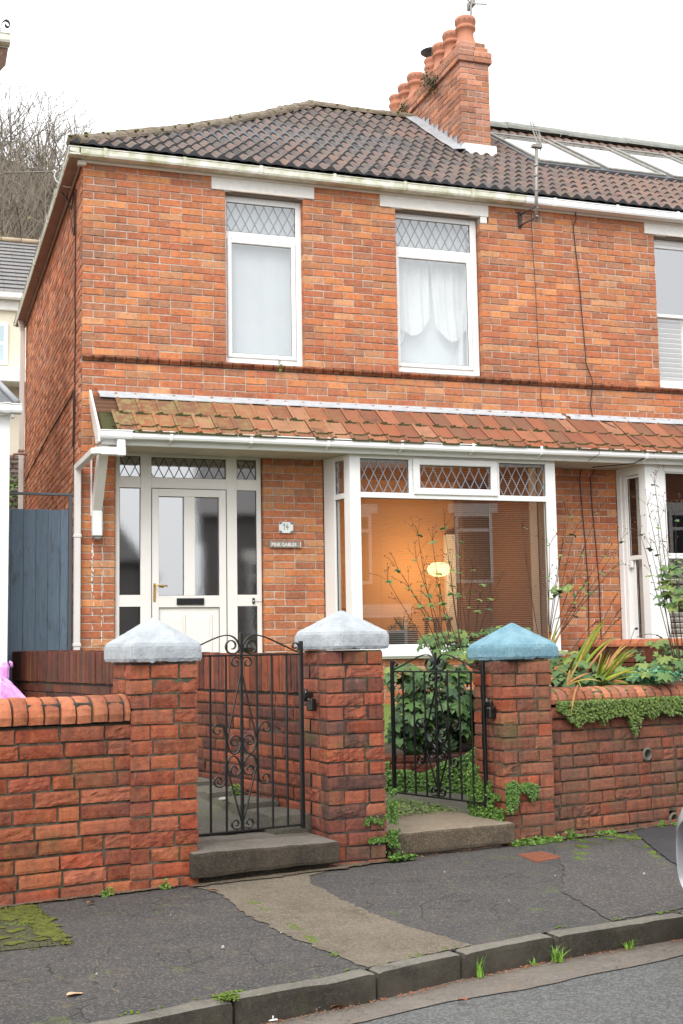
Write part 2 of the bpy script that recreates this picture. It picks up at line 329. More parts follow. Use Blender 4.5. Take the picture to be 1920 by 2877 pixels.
M['stem'] = simple('brown_stem', (.07,.035,.02), .7)
M['seed'] = simple('seed_head', (.13,.08,.045), .9)
M['twig'] = simple('bare_wood', (.135,.105,.08), .9, (.23,.195,.15), 3, .8)
M['ivy'] = leaf_mat('ivy_leaf', [(.02,.045,.015), (.04,.08,.02), (.07,.10,.03)])
M['yellow_leaf'] = leaf_mat('autumn_leaf', [(.30,.22,.06), (.38,.26,.05), (.22,.20,.06)])
M['dead_leaf'] = leaf_mat('fallen_leaf', [(.34,.12,.05), (.42,.20,.10), (.26,.10,.05)])

# ------------------------------------------------------------------ mesh builder
class B:
    def __init__(s): s.v = []; s.f = []; s.mi = []; s.r = []; s.r2 = []; s.sm = []
    def add(s, verts, faces, mi=0, rnd=None, rnd2=None, smooth=False):
        o = len(s.v); s.v.extend([tuple(p) for p in verts])
        a = rng.random() if rnd is None else rnd; b = rng.random() if rnd2 is None else rnd2
        for f in faces:
            s.f.append(tuple(i+o for i in f)); s.mi.append(mi); s.r.append(a); s.r2.append(b); s.sm.append(smooth)
def ident(x, y, z): return (x, y, z)
TH = R(13); SX = Vector((math.cos(TH), math.sin(TH), 0)); TX = Vector((-math.sin(TH), math.cos(TH), 0)); O = Vector((-.346, -6.062, 0))
def ST(s, t, z): return (O.x+SX.x*s+TX.x*t, O.y+SX.y*s+TX.y*t, z)
roots = {}
def make(name, b, mats, parent=None):
    me = bpy.data.meshes.new(name); me.from_pydata(b.v, [], b.f)
    for mt in (mats if isinstance(mats, (list, tuple)) else [mats]): me.materials.append(M[mt] if isinstance(mt, str) else mt)
    me.polygons.foreach_set('material_index', b.mi); me.polygons.foreach_set('use_smooth', b.sm)
    for nm, arr in (('rnd', b.r), ('rnd2', b.r2)):
        a = me.attributes.new(nm, 'FLOAT', 'FACE'); a.data.foreach_set('value', arr)
    me.update()
    o = bpy.data.objects.new(name, me); COL.objects.link(o)
    if parent:
        o.parent = parent
        p = parent; off = Vector((0,0,0))
        if p.type == 'EMPTY': o.location = -p.location
    return o
def thing(name, label, cat, loc, group=None):
    o = bpy.data.objects.new(name, None); COL.objects.link(o); o.location = loc; o.empty_display_size = .2
    o['label'] = label; o['category'] = cat
    if group: o['group'] = group
    return o
def solo(name, b, mats, label, cat, group=None):
    o = make(name, b, mats); o['label'] = label; o['category'] = cat
    if group: o['group'] = group
    return o
def struct(name, b, mats): o = make(name, b, mats); o['kind'] = 'structure'; return o
def stuff(name, b, mats, label, cat):
    o = make(name, b, mats); o['kind'] = 'stuff'; o['label'] = label; o['category'] = cat; return o

BOXF = [(0,3,2,1), (4,5,6,7), (0,1,5,4), (1,2,6,5), (2,3,7,6), (3,0,4,7)]
def box(b, x0, x1, y0, y1, z0, z1, xf=ident, mi=0, bev=0, rnd=None, rnd2=None):
    if bev <= 0:
        vs = [(x0,y0,z0), (x1,y0,z0), (x1,y1,z0), (x0,y1,z0), (x0,y0,z1), (x1,y0,z1), (x1,y1,z1), (x0,y1,z1)]
        b.add([xf(*p) for p in vs], BOXF, mi, rnd, rnd2); return
    lo = (x0,y0,z0); hi = (x1,y1,z1); e = min(bev, .49*min(abs(x1-x0), abs(y1-y0), abs(z1-z0)))
    vs = []; idx = {}
    for c in range(8):
        sg = [(c >> k) & 1 for k in range(3)]
        for ax in range(3):
            p = []
            for k in range(3):
                v = hi[k] if sg[k] else lo[k]
                if k != ax: v += -e if sg[k] else e
                p.append(v)
            idx[(c, ax)] = len(vs); vs.append(tuple(p))
    fs = []
    for ax in range(3):
        a1, a2 = (ax+1) % 3, (ax+2) % 3
        for s_ in (0, 1):
            q = [(s_ << ax) | (i << a1) | (j << a2) for i, j in ((0,0), (1,0), (1,1), (0,1))]
            fs.append(tuple(idx[(c, ax)] for c in (q if s_ else q[::-1])))
    for ax in range(3):   # edges parallel to ax
        a1, a2 = (ax+1) % 3, (ax+2) % 3
        for i in (0, 1):
            for j in (0, 1):
                c0 = (i << a1) | (j << a2); c1 = c0 | (1 << ax)
                fs.append((idx[(c0,a1)], idx[(c1,a1)], idx[(c1,a2)], idx[(c0,a2)]))
    for c in range(8): fs.append(tuple(idx[(c, a)] for a in range(3)))
    b.add([xf(*p) for p in vs], fs, mi, rnd, rnd2)
def tube(b, pts, r, n=6, mi=0, r1=None, smooth=True, cap=True, rnd=None):
    pts = [Vector(p) for p in pts]; k = len(pts); vs = []; prev = None
    for i, p in enumerate(pts):
        d = (pts[min(i+1, k-1)]-pts[max(i-1, 0)])
        d = d.normalized() if d.length > 1e-9 else Vector((0,0,1))
        if prev is None:
            a = Vector((0,0,1)) if abs(d.z) < .9 else Vector((1,0,0)); prev = d.cross(a).normalized()
        else:
            q = prev-d*prev.dot(d)
            prev = q.normalized() if q.length > 1e-6 else d.orthogonal().normalized()
        c = d.cross(prev); rr = r if r1 is None else r+(r1-r)*i/(k-1)
        for j in range(n):
            t = 2*PI*j/n; vs.append(p+prev*(rr*math.cos(t))+c*(rr*math.sin(t)))
    fs = [(i*n+j, i*n+(j+1) % n, (i+1)*n+(j+1) % n, (i+1)*n+j) for i in range(k-1) for j in range(n)]
    if cap: fs += [tuple(range(n))[::-1], tuple((k-1)*n+j for j in range(n))]
    b.add(vs, fs, mi, rnd, None, smooth)
def lathe(b, prof, c, n=20, mi=0, smooth=True):
    vs = []; k = len(prof)
    for rr, z in prof:
        for j in range(n): t = 2*PI*j/n; vs.append((c[0]+rr*math.cos(t), c[1]+rr*math.sin(t), c[2]+z))
    fs = [(i*n+j, i*n+(j+1) % n, (i+1)*n+(j+1) % n, (i+1)*n+j) for i in range(k-1) for j in range(n)]
    fs += [tuple(range(n))[::-1], tuple((k-1)*n+j for j in range(n))]
    b.add(vs, fs, mi, None, None, smooth)
def prism(b, poly, z0, z1, xf=ident, mi=0, rnd=None):
    k = len(poly); vs = [xf(p[0], p[1], z0) for p in poly]+[xf(p[0], p[1], z1) for p in poly]
    fs = [tuple(range(k))[::-1], tuple(range(k, 2*k))]+[(i, (i+1) % k, k+(i+1) % k, k+i) for i in range(k)]
    b.add(vs, fs, mi, rnd)
def extr(b, prof, u0, u1, xf, mi=0, n=1):   # profile (a,b) swept along u; xf(u,a,b)
    k = len(prof); vs = []
    for i in range(n+1):
        u = u0+(u1-u0)*i/n
        vs += [xf(u, a, c) for a, c in prof]
    fs = [(i*k+j, i*k+(j+1) % k, (i+1)*k+(j+1) % k, (i+1)*k+j) for i in range(n) for j in range(k)]
    fs += [tuple(range(k))[::-1], tuple(n*k+j for j in range(k))]
    b.add(vs, fs, mi)

# ------------------------------------------------------------------ brickwork
CH, BL, JT = .0775, .2265, .010
def brick_rects(u0, u1, v0, v1, holes=(), course=CH, bl=BL, jt=JT, off=(0., .5), base=None, rand=0., heads=0.):
    out = []; base = v0 if base is None else base
    k0 = int(math.floor((v0-base)/course+1e-6)); v = base+k0*course; k = k0
    while v < v1-1e-6:
        a, c = max(v, v0), min(v+course-jt, v1)
        if c-a > .012:
            vm = .5*(a+c); runs = [(u0, u1)]
            for (h0, h1, g0, g1) in holes:
                if g0 < vm < g1:
                    ns = []
                    for s0, s1 in runs:
                        if h0 >= s1 or h1 <= s0: ns.append((s0, s1)); continue
                        if h0 > s0: ns.append((s0, h0))
                        if h1 < s1: ns.append((h1, s1))
                    runs = ns
            for (q0, q1) in runs:
                u = q0; o_ = off[k % len(off)]; first = True; lst = []
                while u < q1-1e-4:
                    L = bl
                    if first and o_: L = bl*(1-o_)+(rng.uniform(-.02, .02) if rand else 0)
                    elif heads and rng.random() < heads: L = bl*.5
                    if rand and not first: L *= rng.uniform(.97, 1.03)
                    first = False
                    if q1-(u+L) < .055: L = q1-u+jt
                    lst.append((u, min(u+L-jt, q1))); u += L
                for s0, s1 in lst:
                    if s1-s0 > .015: out.append((s0, s1, a, c))
        v += course; k += 1
    return out
def brick(b, xf, u0, u1, v0, v1, d=.11, ch=.004, j=.0015, near=0, amp=.0, mi=0, w0=0, rnd=None):
    jr = lambda: rng.uniform(-j, j)
    wf = w0+jr()*1.6
    o = [(u0+jr(), v0+jr()), (u1+jr(), v0+jr()), (u1+jr(), v1+jr()), (u0+jr(), v1+jr())]
    if not near:
        vs = [xf(p[0], p[1], w0-d) for p in o]+[xf(p[0], p[1], wf-ch) for p in o]
        cx, cz = (u0+u1)/2, (v0+v1)/2
        sg = [(1,1), (-1,1), (-1,-1), (1,-1)]
        vs += [xf(p[0]+s[0]*ch, p[1]+s[1]*ch, wf) for p, s in zip(o, sg)]
        fs = [(0,1,5,4), (1,2,6,5), (2,3,7,6), (3,0,4,7), (4,5,9,8), (5,6,10,9), (6,7,11,10), (7,4,8,11), (8,9,10,11)]
        b.add(vs, fs, mi, rnd); return
    # close brick: gridded, worn front
    nx = max(3, int((u1-u0)/.022)); nz = 5
    seed = rng.uniform(0, 50); spall = amp*(2.4 if rng.random() < .16 else .30)
    vs = []
    for k in range(nz+1):
        for i in range(nx+1):
            fu, fv = i/nx, k/nz
            p0 = (o[0][0]*(1-fu)+o[1][0]*fu, o[0][1]*(1-fu)+o[1][1]*fu); p1 = (o[3][0]*(1-fu)+o[2][0]*fu, o[3][1]*(1-fu)+o[2][1]*fu)
            u = p0[0]*(1-fv)+p1[0]*fv; v = p0[1]*(1-fv)+p1[1]*fv
            nz_ = noise.noise(Vector((u*26+seed, v*26, seed)))+.5*noise.noise(Vector((u*60+seed, v*60, seed)))
            e = min(fu*nx, (1-fu)*nx, fv*nz, (1-fv)*nz)
            ww = wf+nz_*spall
            if e < .5:
                ww -= ch*.7+abs(noise.noise(Vector((u*40, v*40, seed))))*ch*.9
                kx = ch*.5*(1 if 0 < i < nx else 0); 
            u2 = u+noise.noise(Vector((v*45, seed, u*9)))*.0022*(1 if i in (0, nx) else 0); v2 = v+noise.noise(Vector((u*45, seed, v*9)))*.0022*(1 if k in (0, nz) else 0)
            vs.append(xf(u2, v2, ww))
    g = lambda i, k: k*(nx+1)+i
    fs = [(g(i,k), g(i+1,k), g(i+1,k+1), g(i,k+1)) for k in range(nz) for i in range(nx)]
    ring = [g(i,0) for i in range(nx+1)]+[g(nx,k) for k in range(1,nz+1)]+[g(i,nz) for i in range(nx-1,-1,-1)]+[g(0,k) for k in range(nz-1,0,-1)]
    b0 = len(vs)
    uv = []
    for q in ring:
        k, i = divmod(q, nx+1); fu, fv = i/nx, k/nz
        uu = (o[0][0]*(1-fu)+o[1][0]*fu)*(1-fv)+(o[3][0]*(1-fu)+o[2][0]*fu)*fv; vv = (o[0][1]*(1-fu)+o[1][1]*fu)*(1-fv)+(o[3][1]*(1-fu)+o[2][1]*fu)*fv
        vs.append(xf(uu, vv, w0-d))
    L = len(ring)
    fs += [(ring[i], b0+i, b0+(i+1) % L, ring[(i+1) % L]) for i in range(L)]
    b.add(vs, fs, mi, rnd, None, False)
def mortar(b, xf, u0, u1, v0, v1, holes=(), w=-.007, d=.2, mi=1, inset=.004):
    us = sorted(set([u0, u1]+[c for h in holes for c in (h[0]-inset, h[1]+inset) if u0 < c < u1]))
    vv = sorted(set([v0, v1]+[c for h in holes for c in (h[2]-inset, h[3]+inset) if v0 < c < v1]))
    def inside(u, v): return any(h[0]-inset < u < h[1]+inset and h[2]-inset < v < h[3]+inset for h in holes)
    for i in range(len(us)-1):
        for k in range(len(vv)-1):
            uc, vc = (us[i]+us[i+1])/2, (vv[k]+vv[k+1])/2
            if inside(uc, vc): continue
            b.add([xf(us[i], vv[k], w), xf(us[i+1], vv[k], w), xf(us[i+1], vv[k+1], w), xf(us[i], vv[k+1], w)], [(0,1,2,3)], mi)
    for h in holes:
        a, c, e, g = max(h[0]-inset, u0), min(h[1]+inset, u1), max(h[2]-inset, v0), min(h[3]+inset, v1)
        for q in (((a,e), (a,g)), ((c,e), (c,g)), ((a,e), (c,e)), ((a,g), (c,g))):
            (p, r_) = q
            b.add([xf(p[0], p[1], w), xf(r_[0], r_[1], w), xf(r_[0], r_[1], w-d), xf(p[0], p[1], w-d)], [(0,1,2,3)], mi)

XF = lambda u, v, w: (u, -w, v)                 # house front: u=X, v=Z, w towards the street
XS = lambda u, v, w: (-w, u, v)                 # house side (faces -X): u=Y

def P3(px, py, D):
    """world point at depth D metres along the lens axis behind photo pixel (px,py)"""
    return CAM+(rt*((px-960)/F_PX)-up*((py-1438.5)/F_PX)+fw)*D
# ================================================================== SETTING
def rblock(b, cor, z0, z1, nu, nv, nz, amp, fr=8, edge=.01, xf=ST, mi=0, zt=None, seed=0, smooth=False, ms=None):
    """rough block on the quad cor[(s,t)*4]; zt: optional top-height function"""
    def pos(a, c, h):
        p = [cor[0][i]*(1-a)*(1-c)+cor[1][i]*a*(1-c)+cor[2][i]*a*c+cor[3][i]*(1-a)*c for i in (0, 1)]
        top = z1 if zt is None else zt(a, c)
        z = z0+(top-z0)*h
        ex = sum((a in (0, 1), c in (0, 1), h in (0, 1)))
        cx = sum(q[0] for q in cor)/4; cy = sum(q[1] for q in cor)/4
        if ex >= 2:
            k = edge*(1.5 if ex == 3 else 1)
            d = math.hypot(p[0]-cx, p[1]-cy)+1e-6
            if a in (0, 1) or c in (0, 1): p[0] -= (p[0]-cx)/d*k; p[1] -= (p[1]-cy)/d*k
            if h == 1: z -= k
        q = Vector(xf(p[0], p[1], z)); nv_ = noise.noise_vector(q*fr+Vector((seed, seed, 0)))+.5*noise.noise_vector(q*fr*2.7)
        return q+nv_*amp
    def face(f, n1, n2, mi=mi):
        vs = [f(i/n1, k/n2) for k in range(n2+1) for i in range(n1+1)]
        b.add(vs, [(k*(n1+1)+i, k*(n1+1)+i+1, (k+1)*(n1+1)+i+1, (k+1)*(n1+1)+i) for k in range(n2) for i in range(n1)], mi, None, None, smooth)
    face(lambda i, k: pos(i, k, 1), nu, nv)
    ms = mi if ms is None else ms
    face(lambda i, k: pos(i, 0, k), nu, nz, ms); face(lambda i, k: pos(i, 1, k), nu, nz, ms)
    face(lambda i, k: pos(0, i, k), nv, nz, ms); face(lambda i, k: pos(1, i, k), nv, nz, ms)

def zp(t): return .0107*t
b = B(); b.add([(-400, -400, -.30), (400, -400, -.30), (400, 400, -.30), (-400, 400, -.30)], [(0,1,2,3)]); struct('ground', b, 'land')
b = B(); b.add([ST(-60, -9.6, -.131), ST(60, -9.6, -.131), ST(60, -1.90, -.131), ST(-60, -1.90, -.131)], [(0,1,2,3)]); struct('road', b, 'road')
# gutter strip with a ragged edge onto the chippings
b = B(); e1 = []; e0 = []
for i in range(241):
    s = -6+i*.05; e0.append(ST(s, -2.16+.03*noise.noise(Vector((s*2.3, 0, 0)))+.012*noise.noise(Vector((s*19, 3, 0))), -.1265)); e1.append(ST(s, -1.93, -.120))
b.add(e0+e1, [(i, i+1, 242+i, 241+i) for i in range(240)]); struct('gutter_strip', b, 'gully')
KB = [(-60, -2.2), (-3, -2.08), (-1.13, -1.985), (-.6, -1.935), (.08, -1.90), (.6, -1.845), (1.05, -1.825), (1.7, -1.88), (3, -1.93), (60, -2.0)]
def kb(s):
    for (a, c), (e, g) in zip(KB[:-1], KB[1:]):
        if s <= e: return c+(g-c)*(s-a)/(e-a)
b = B(); ss = [-60, -3, -1.13, -.6, .08, .6, 1.05, 1.7, 3, 60]
b.add([ST(s, kb(s)-.02, zp(-1.9)) for s in ss]+[ST(s, .2, zp(.2)) for s in ss], [(i, i+1, 11+i, 10+i) for i in range(9)])
b.add([ST(-60, -12.2, 0), ST(60, -12.2, 0), ST(60, -9.6, 0), ST(-60, -9.6, 0)], [(0,1,2,3)], 0)
struct('pavement', b, 'asphalt')
def patch(name, poly, mat, lift, jag=.008):
    pts = []
    for i in range(len(poly)):
        a, c = poly[i], poly[(i+1) % len(poly)]; k = max(2, int(math.hypot(a[0]-c[0], a[1]-c[1])/.03))
        for q in range(k):
            f = q/k; s = a[0]+(c[0]-a[0])*f; t = a[1]+(c[1]-a[1])*f
            pts.append((s+jag*1.6*(noise.noise(Vector((s*23, t*23, 1)))+.6*noise.noise(Vector((s*60, t*60, 1)))), t+jag*1.6*noise.noise(Vector((s*23, t*23, 7)))))
    b = B(); b.add([ST(s, t, zp(t)+lift) for s, t in pts], [tuple(range(len(pts)))]); return struct(name, b, mat)
patch('pavement_trench', [(.16, -.09), (.98, -.09), (.78, -.17), (.69, -.35), (.60, -.79), (.555, -1.15), (.55, -1.52), (.57, -1.86), (.02, -1.92), (.02, -1.6), (.03, -1.26), (.075, -.79), (.18, -.35)], 'trench', .004, .014)
patch('pavement_mossy_slab', [(-3.2, -.02), (-.66, -.06), (-.70, -.35), (-.78, -.90), (-1.2, -.84), (-3.2, -1.0)], 'mossy', .004)
patch('pavement_dark_patch', [(3.28, -.01), (7.0, -.01), (7.0, -1.86), (2.3, -1.86), (2.36, -1.6), (2.62, -1.0), (2.95, -.5)], 'asphalt_dark', .008)
patch('pavement_gravel_patch', [(2.35, -.33), (2.85, -.42), (2.72, -.8), (2.45, -1.3), (2.2, -1.86), (1.35, -1.86), (1.6, -1.25), (2.05, -.75)], 'asphalt_gravel', .004, .016)
# kerb stones
b = B(); js = [-7.8, -6.9, -6.0, -5.1, -4.2, -3.3, -2.4, -1.5, -.60, .015, .46, .97, 1.72, 2.55, 3.4, 4.3, 5.2, 6.1, 7, 8, 9, 10, 11, 12]
for i in range(len(js)-1):
    dt = rng.uniform(-.012, .012); g = .0025
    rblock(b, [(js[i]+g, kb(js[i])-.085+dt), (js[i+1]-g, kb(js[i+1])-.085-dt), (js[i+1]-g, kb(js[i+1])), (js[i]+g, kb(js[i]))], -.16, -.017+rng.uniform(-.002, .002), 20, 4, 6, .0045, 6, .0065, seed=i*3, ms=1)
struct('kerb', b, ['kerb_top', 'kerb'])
# raised ground behind the walls: path of the left-hand house, lawn, flower bed, far yard
def terrain(name, poly_rows, mat):
    b = B(); n = len(poly_rows[0]); vs = [ST(*p) for r in poly_rows for p in r]
    b.add(vs, [(k*n+i, k*n+i+1, (k+1)*n+i+1, (k+1)*n+i) for k in range(len(poly_rows)-1) for i in range(n-1)], 0, None, None, False); return struct(name, b, mat)
terrain('garden_path', [[(-7, .36, .185), (1.12, .36, .185)], [(-7, 1.6, .33), (1.12, 1.6, .33)], [(-7, 6.6, .62), (1.12, 6.6, .62)], [(-7, 14, .7), (1.12, 14, .7)]], 'path')
terrain('front_path', [[(1.12, .1, .13), (2.75, .1, .13)], [(1.12, 1.6, .20), (2.75, 1.6, .20)]], 'path')
terrain('lawn', [[(1.12, 1.72, .10), (9.8, 2.55, .10)], [(1.12, 1.76, .385), (9.8, 2.6, .40)], [(1.12, 6.8, .72), (9.8, 4.8, .72)]], 'lawn')
terrain('flower_bed', [[(2.66, .10, .10), (9.8, .10, .10)], [(2.66, .215, .80), (9.8, .215, .80)], [(3.02, 1.05, .86), (9.8, 1.05, .86)], [(3.3, 2.4, .84), (9.8, 2.4, .84)], [(3.3, 2.6, .40), (9.8, 2.6, .40)]], 'soil')
terrain('bed_soil', [[(2.04, 1.68, .41), (2.98, 1.02, .41)], [(2.3, 2.5, .46), (3.5, 2.0, .46)]], 'soil')
b = B()
for k in range(7):
    rblock(b, [(.80+.0*k, .25+k*.42), (1.08, .25+k*.42), (1.08, .655+k*.42), (.80, .655+k*.42)], .1, .275+k*.028, 5, 5, 2, .008, 6, .01, seed=k)
struct('path_edging', b, 'path')
patch('wall_foot_dirt', [(-6, .0), (.14, .0), (.14, -.055), (-.15, -.058), (-.5, -.035), (-1.2, -.05), (-2, -.03), (-6, -.04)], 'dirt', .0095, .022)
patch('wall_foot_dirt', [(1.03, .0), (1.46, .0), (1.46, -.07), (1.3, -.10), (1.15, -.09), (1.03, -.13)], 'dirt', .0095, .022)
patch('wall_foot_dirt', [(2.28, .0), (8, .0), (8, -.03), (3.4, -.04), (3.1, -.07), (2.9, -.09), (2.7, -.06), (2.3, -.09)], 'dirt', .0125, .022)
patch('step_dirt', [(.14, -.06), (1.04, -.06), (1.03, -.12), (.8, -.11), (.6, -.14), (.35, -.11), (.15, -.125)], 'dirt', .0105, .02)
patch('moss_sheet', [(-3.2, -.03), (-.69, -.07), (-.71, -.30), (-.80, -.33), (-.95, -.30), (-1.2, -.42), (-1.6, -.36), (-3.2, -.4)], 'moss_c', .007, .045)
patch('moss_sheet', [(-.715, -.30), (-.735, -.55), (-.79, -.885), (-.84, -.80), (-.86, -.62), (-.82, -.45), (-.85, -.34)], 'moss_c', .0072, .035)
for i_ in range(16):
    s_, t_, r_ = -.76-rng.random()*.5, -.25-rng.random()*.55, rng.uniform(.015, .05)
    patch('moss_sheet', [(s_-r_, t_), (s_-r_*.3, t_-r_*.6), (s_+r_, t_-r_*.2), (s_+r_*.6, t_+r_*.5), (s_-r_*.4, t_+r_*.6)], 'moss_c', .0076+.0001*i_, .02)

# ================================================================== HOUSE
house = thing('brick_house', 'two-storey orange brick end house with white door, number plate and tiled porch', 'house', (0, 0, 0))
nb = thing('attached_house', 'adjoining brick house on the right with sash bay window and skylights', 'house', (5.4, 0, 0))
H1 = [(1.49, 2.35, 4.20, 6.06), (3.42, 4.45, 4.20, 6.06)]; L1 = [(1.34, 2.48, 6.05, 6.25), (3.24, 4.56, 6.045, 6.25), (4.45, 4.56, 5.985, 6.25)]
BASE_U = 4.196; BASE_L = 4.13-46*CH
def front(parent, u0, u1, hu, hl, name='wall'):
    b = B()
    for (v0, v1, base, hs) in ((4.196, 6.25, BASE_U, hu), (.35, 4.122, BASE_L, hl)):
        for (a, c, e, g) in brick_rects(u0, u1, v0, v1, hs, base=base, off=(0, .5), heads=.03):
            corner = abs(a) < 1e-6; long_ = (c-a) > .15
            brick(b, XF, a, c, e, g, d=.11 if not (corner and not long_) else .22, ch=.004, j=.0024)
        mortar(b, XF, u0, u1, v0, v1, hs)
    b.add([XF(u0, 4.12, -.01), XF(u1, 4.12, -.01), XF(u1, 4.2, -.01), XF(u0, 4.2, -.01)], [(0,1,2,3)], 1)
    return make(name, b, ['brick_house', 'mortar'], parent)
front(house, 0, 5.4, H1+L1, [(.335, 1.875, .3, 3.262), (2.53, 5.14, 1.1, 3.262)])
front(nb, 5.4, 10.6, [(6.73, 7.75, 4.20, 6.06), (6.60, 7.88, 6.05, 6.25)], [(6.076, 8.7, 1.1, 3.262)])
# side wall
b = B(); k = 0; v = .35
while v < 6.2:
    st_ = .1165 if (k+1) % 2 else .2300
    lo, hi = v, min(v+CH, 6.25)
    # line up with the two coursing systems of the front
    u = st_; 
    while u < 6.83:
        x1 = min(u+BL-JT, 6.83)
        if x1-u > .03: brick(b, XS, u, x1, lo, hi-JT, d=.1, ch=.0035, j=.002)
        u += BL
    v += CH; k += 1
mortar(b, XS, .004, 6.83, .35, 6.25)
b.add([(0, 6.83, .3), (7, 6.83, .3), (7, 6.83, 6.25), (0, 6.83, 6.25)], [(0,1,2,3)], 1)
make('side_wall', b, ['brick_side', 'mortar'], house)
# string course: moulded bricks on end
def string(parent, u0, u1):
    b = B(); u = u0
    while u < u1:
        x = min(u+.108, u1); j = rng.uniform(-.002, .002)
        extr(b, [(-.05, 4.134), (.012+j, 4.134), (.018+j, 4.148), (.034+j, 4.158), (.040+j, 4.172), (.034+j, 4.186), (.012+j, 4.194), (-.05, 4.194)], u, x-.006, lambda q, a, c: (q, -a, c))
        u += .111
    b.add([(u0, -.004, 4.13), (u1, -.004, 4.13), (u1, -.004, 4.196), (u0, -.004, 4.196)], [(0,1,2,3)], 1)
    return make('string_course', b, ['string', 'mortar_d'], parent)
string(house, 0, 5.4); string(nb, 5.4, 10.6)

def fr(b, xf, u0, u1, v0, v1, l, r_, bt, tp, w0, w1, bev=.004, mi=0):
    box(b, u0, u0+l, v0, v1, w0, w1, lambda x, y, z: xf(x, y, z), mi, bev); box(b, u1-r_, u1, v0, v1, w0, w1, lambda x, y, z: xf(x, y, z), mi, bev)
    if bt: box(b, u0+l, u1-r_, v0, v0+bt, w0, w1-.0015, lambda x, y, z: xf(x, y, z), mi, bev)
    if tp: box(b, u0+l, u1-r_, v1-tp, v1, w0, w1-.0015, lambda x, y, z: xf(x, y, z), mi, bev)
def pane(xf, u0, u1, v0, v1, w, mat, parent, name='pane', seal=True, sealname='seal'):
    b = B(); e = .003
    b.add([xf(u0-e, v0-e, w), xf(u1+e, v0-e, w), xf(u1+e, v1+e, w), xf(u0-e, v1+e, w)], [(0,1,2,3)])
    g = make(name, b, mat, parent)
    if seal:
        b = B(); fr(b, xf, u0-.001, u1+.001, v0-.001, v1+.001, .006, .006, .006, .006, w+.001, w+.008, 0); make(sealname, b, 'rubber', parent)
    return g
def leading(b, xf, u0, u1, v0, v1, pu, pv, wd, w, off=.5):
    sl = pu/pv
    for sg in (1, -1):
        k = -40
        while k < 80:
            c = u0+(k+off)*pu; k += 1
            # u = c + sg*(v-v0)*sl
            pts = []
            va, vb = v0, v1
            lo, hi = (u0-c)/(sg*sl)+v0, (u1-c)/(sg*sl)+v0
            if lo > hi: lo, hi = hi, lo
            va, vb = max(va, lo), min(vb, hi)
            if vb-va < .01: continue
            ua, ub = c+sg*(va-v0)*sl, c+sg*(vb-v0)*sl
            d = math.hypot(ub-ua, vb-va); nx, ny = (vb-va)/d*wd/2, -(ub-ua)/d*wd/2
            q = [(ua-nx, va-ny), (ua+nx, va+ny), (ub+nx, vb+ny), (ub-nx, vb-ny)]
            h = .002+.0008*(sg > 0)
            b.add([xf(a, c_, w) for a, c_ in q]+[xf(a, c_, w+h) for a, c_ in q], BOXF)
def window_up(parent, X0, X1, z0, z1, lab, lights, glass='glass_up'):
    """casement under a leaded top light; lights=(x0,x1,ztop_lo,ztop_hi,zs_hi,sash_w)"""
    x0, x1, a, c, s1, sw = lights
    b = B(); fr(b, XF, X0, X1, z0, z1, x0-X0, X1-x1, .055, z1-c, -.15, -.09)
    box(b, x0, x1, s1, a, -.15, -.0915, XF_ := (lambda x, y, z: XF(x, y, z)), 0, .004)
    f = make('window', b, 'upvc', parent); f['label'] = lab
    b = B(); fr(b, XF, x0+.003, x1-.003, z0+.055, s1-.003, sw, sw, sw, sw, -.145, -.078, .008); make('sash', b, 'upvc', f)
    pane(XF, x0, x1, a, c, -.105, glass, f); pane(XF, x0+sw, x1-sw, z0+.055+sw, s1-sw, -.10, glass, f)
    b = B(); leading(b, XF, x0, x1, a, c, .104, .20, .0075, -.103); leading(b, XF, x0+.012, x1, a, c, .104, .20, .0065, -.122); make('leading', b, 'lead_line', f)
    return f
window_up(house, 1.455, 2.352, 4.215, 6.035, 'upper window with a plain pale blind', (1.523, 2.286, 5.644, 5.966, 5.568, .05))
window_up(house, 3.385, 4.440, 4.225, 6.035, 'upper window with looped white curtains', (3.430, 4.361, 5.65, 5.974, 5.572, .05))
def lintel(parent, u0, u1, z0, z1, strip, drop=None):
    b = B(); rb = [(u0, -.004), (u1, -.004), (u1, .15), (u0, .15)]
    box(b, u0, u1, -.008, .16, z0+.004, z1, ident, 0, .006)
    if drop: box(b, drop[0], u1-.02, -.009, .02, drop[1], z0+.002, ident, 0, .008)
    box(b, u0+.13, u1-.12, -.002, .158, z0-.012, z0+.0035, ident, 1)
    f = make('lintel', b, ['lintel', 'stone_grey'], parent)
    b = B(); box(b, strip[0], strip[1], -.028, -.0085, z0-.006, z0+.014, ident, 0, .004); make('drip_strip', b, 'paint_cream', f)
lintel(house, 1.34, 2.48, 6.05, 6.24, (1.55, 2.27)); lintel(house, 3.24, 4.56, 6.05, 6.24, (3.49, 4.33), (4.455, 5.975))
lintel(nb, 6.60, 7.88, 6.05, 6.24, (6.90, 7.65))

# eaves: fascia, soffit, gutters
def gut_prof(h=.085, d=.115): return [(0, 0), (-d*.92, 0), (-d, .02), (-d, h-.012), (-d-.006, h-.010), (-d-.006, h), (-d+.006, h), (-d+.006, .03), (-.012, .02), (-.012, h), (0, h)]
GX = lambda y0, z0: (lambda u, a, c: (u, y0+a, z0+c))
def eaves(parent, u0, u1, mat):
    b = B(); n = 24
    extr(b, gut_prof(), u0, u1, lambda u, a, c: (u, -.045+a, 6.212+c+.003*math.sin(u*1.7)), 0, n)
    g = make('gutter', b, mat, parent)
    x = u0+.35
    while x < u1-.1:
        b = B()
        extr(b, [(0, -.004), (-.119, -.004), (-.126, .02), (-.126, .092), (-.118, .092), (-.119, .02), (0, .0)], x, x+.035, lambda u, a, c: (u, -.045+a, 6.212+c)); x += .82
        make('gutter_bracket', b, mat, g)
eaves(house, -.165, 4.96, 'gutter_old'); eaves(nb, 4.965, 10.6, 'gutter_new')
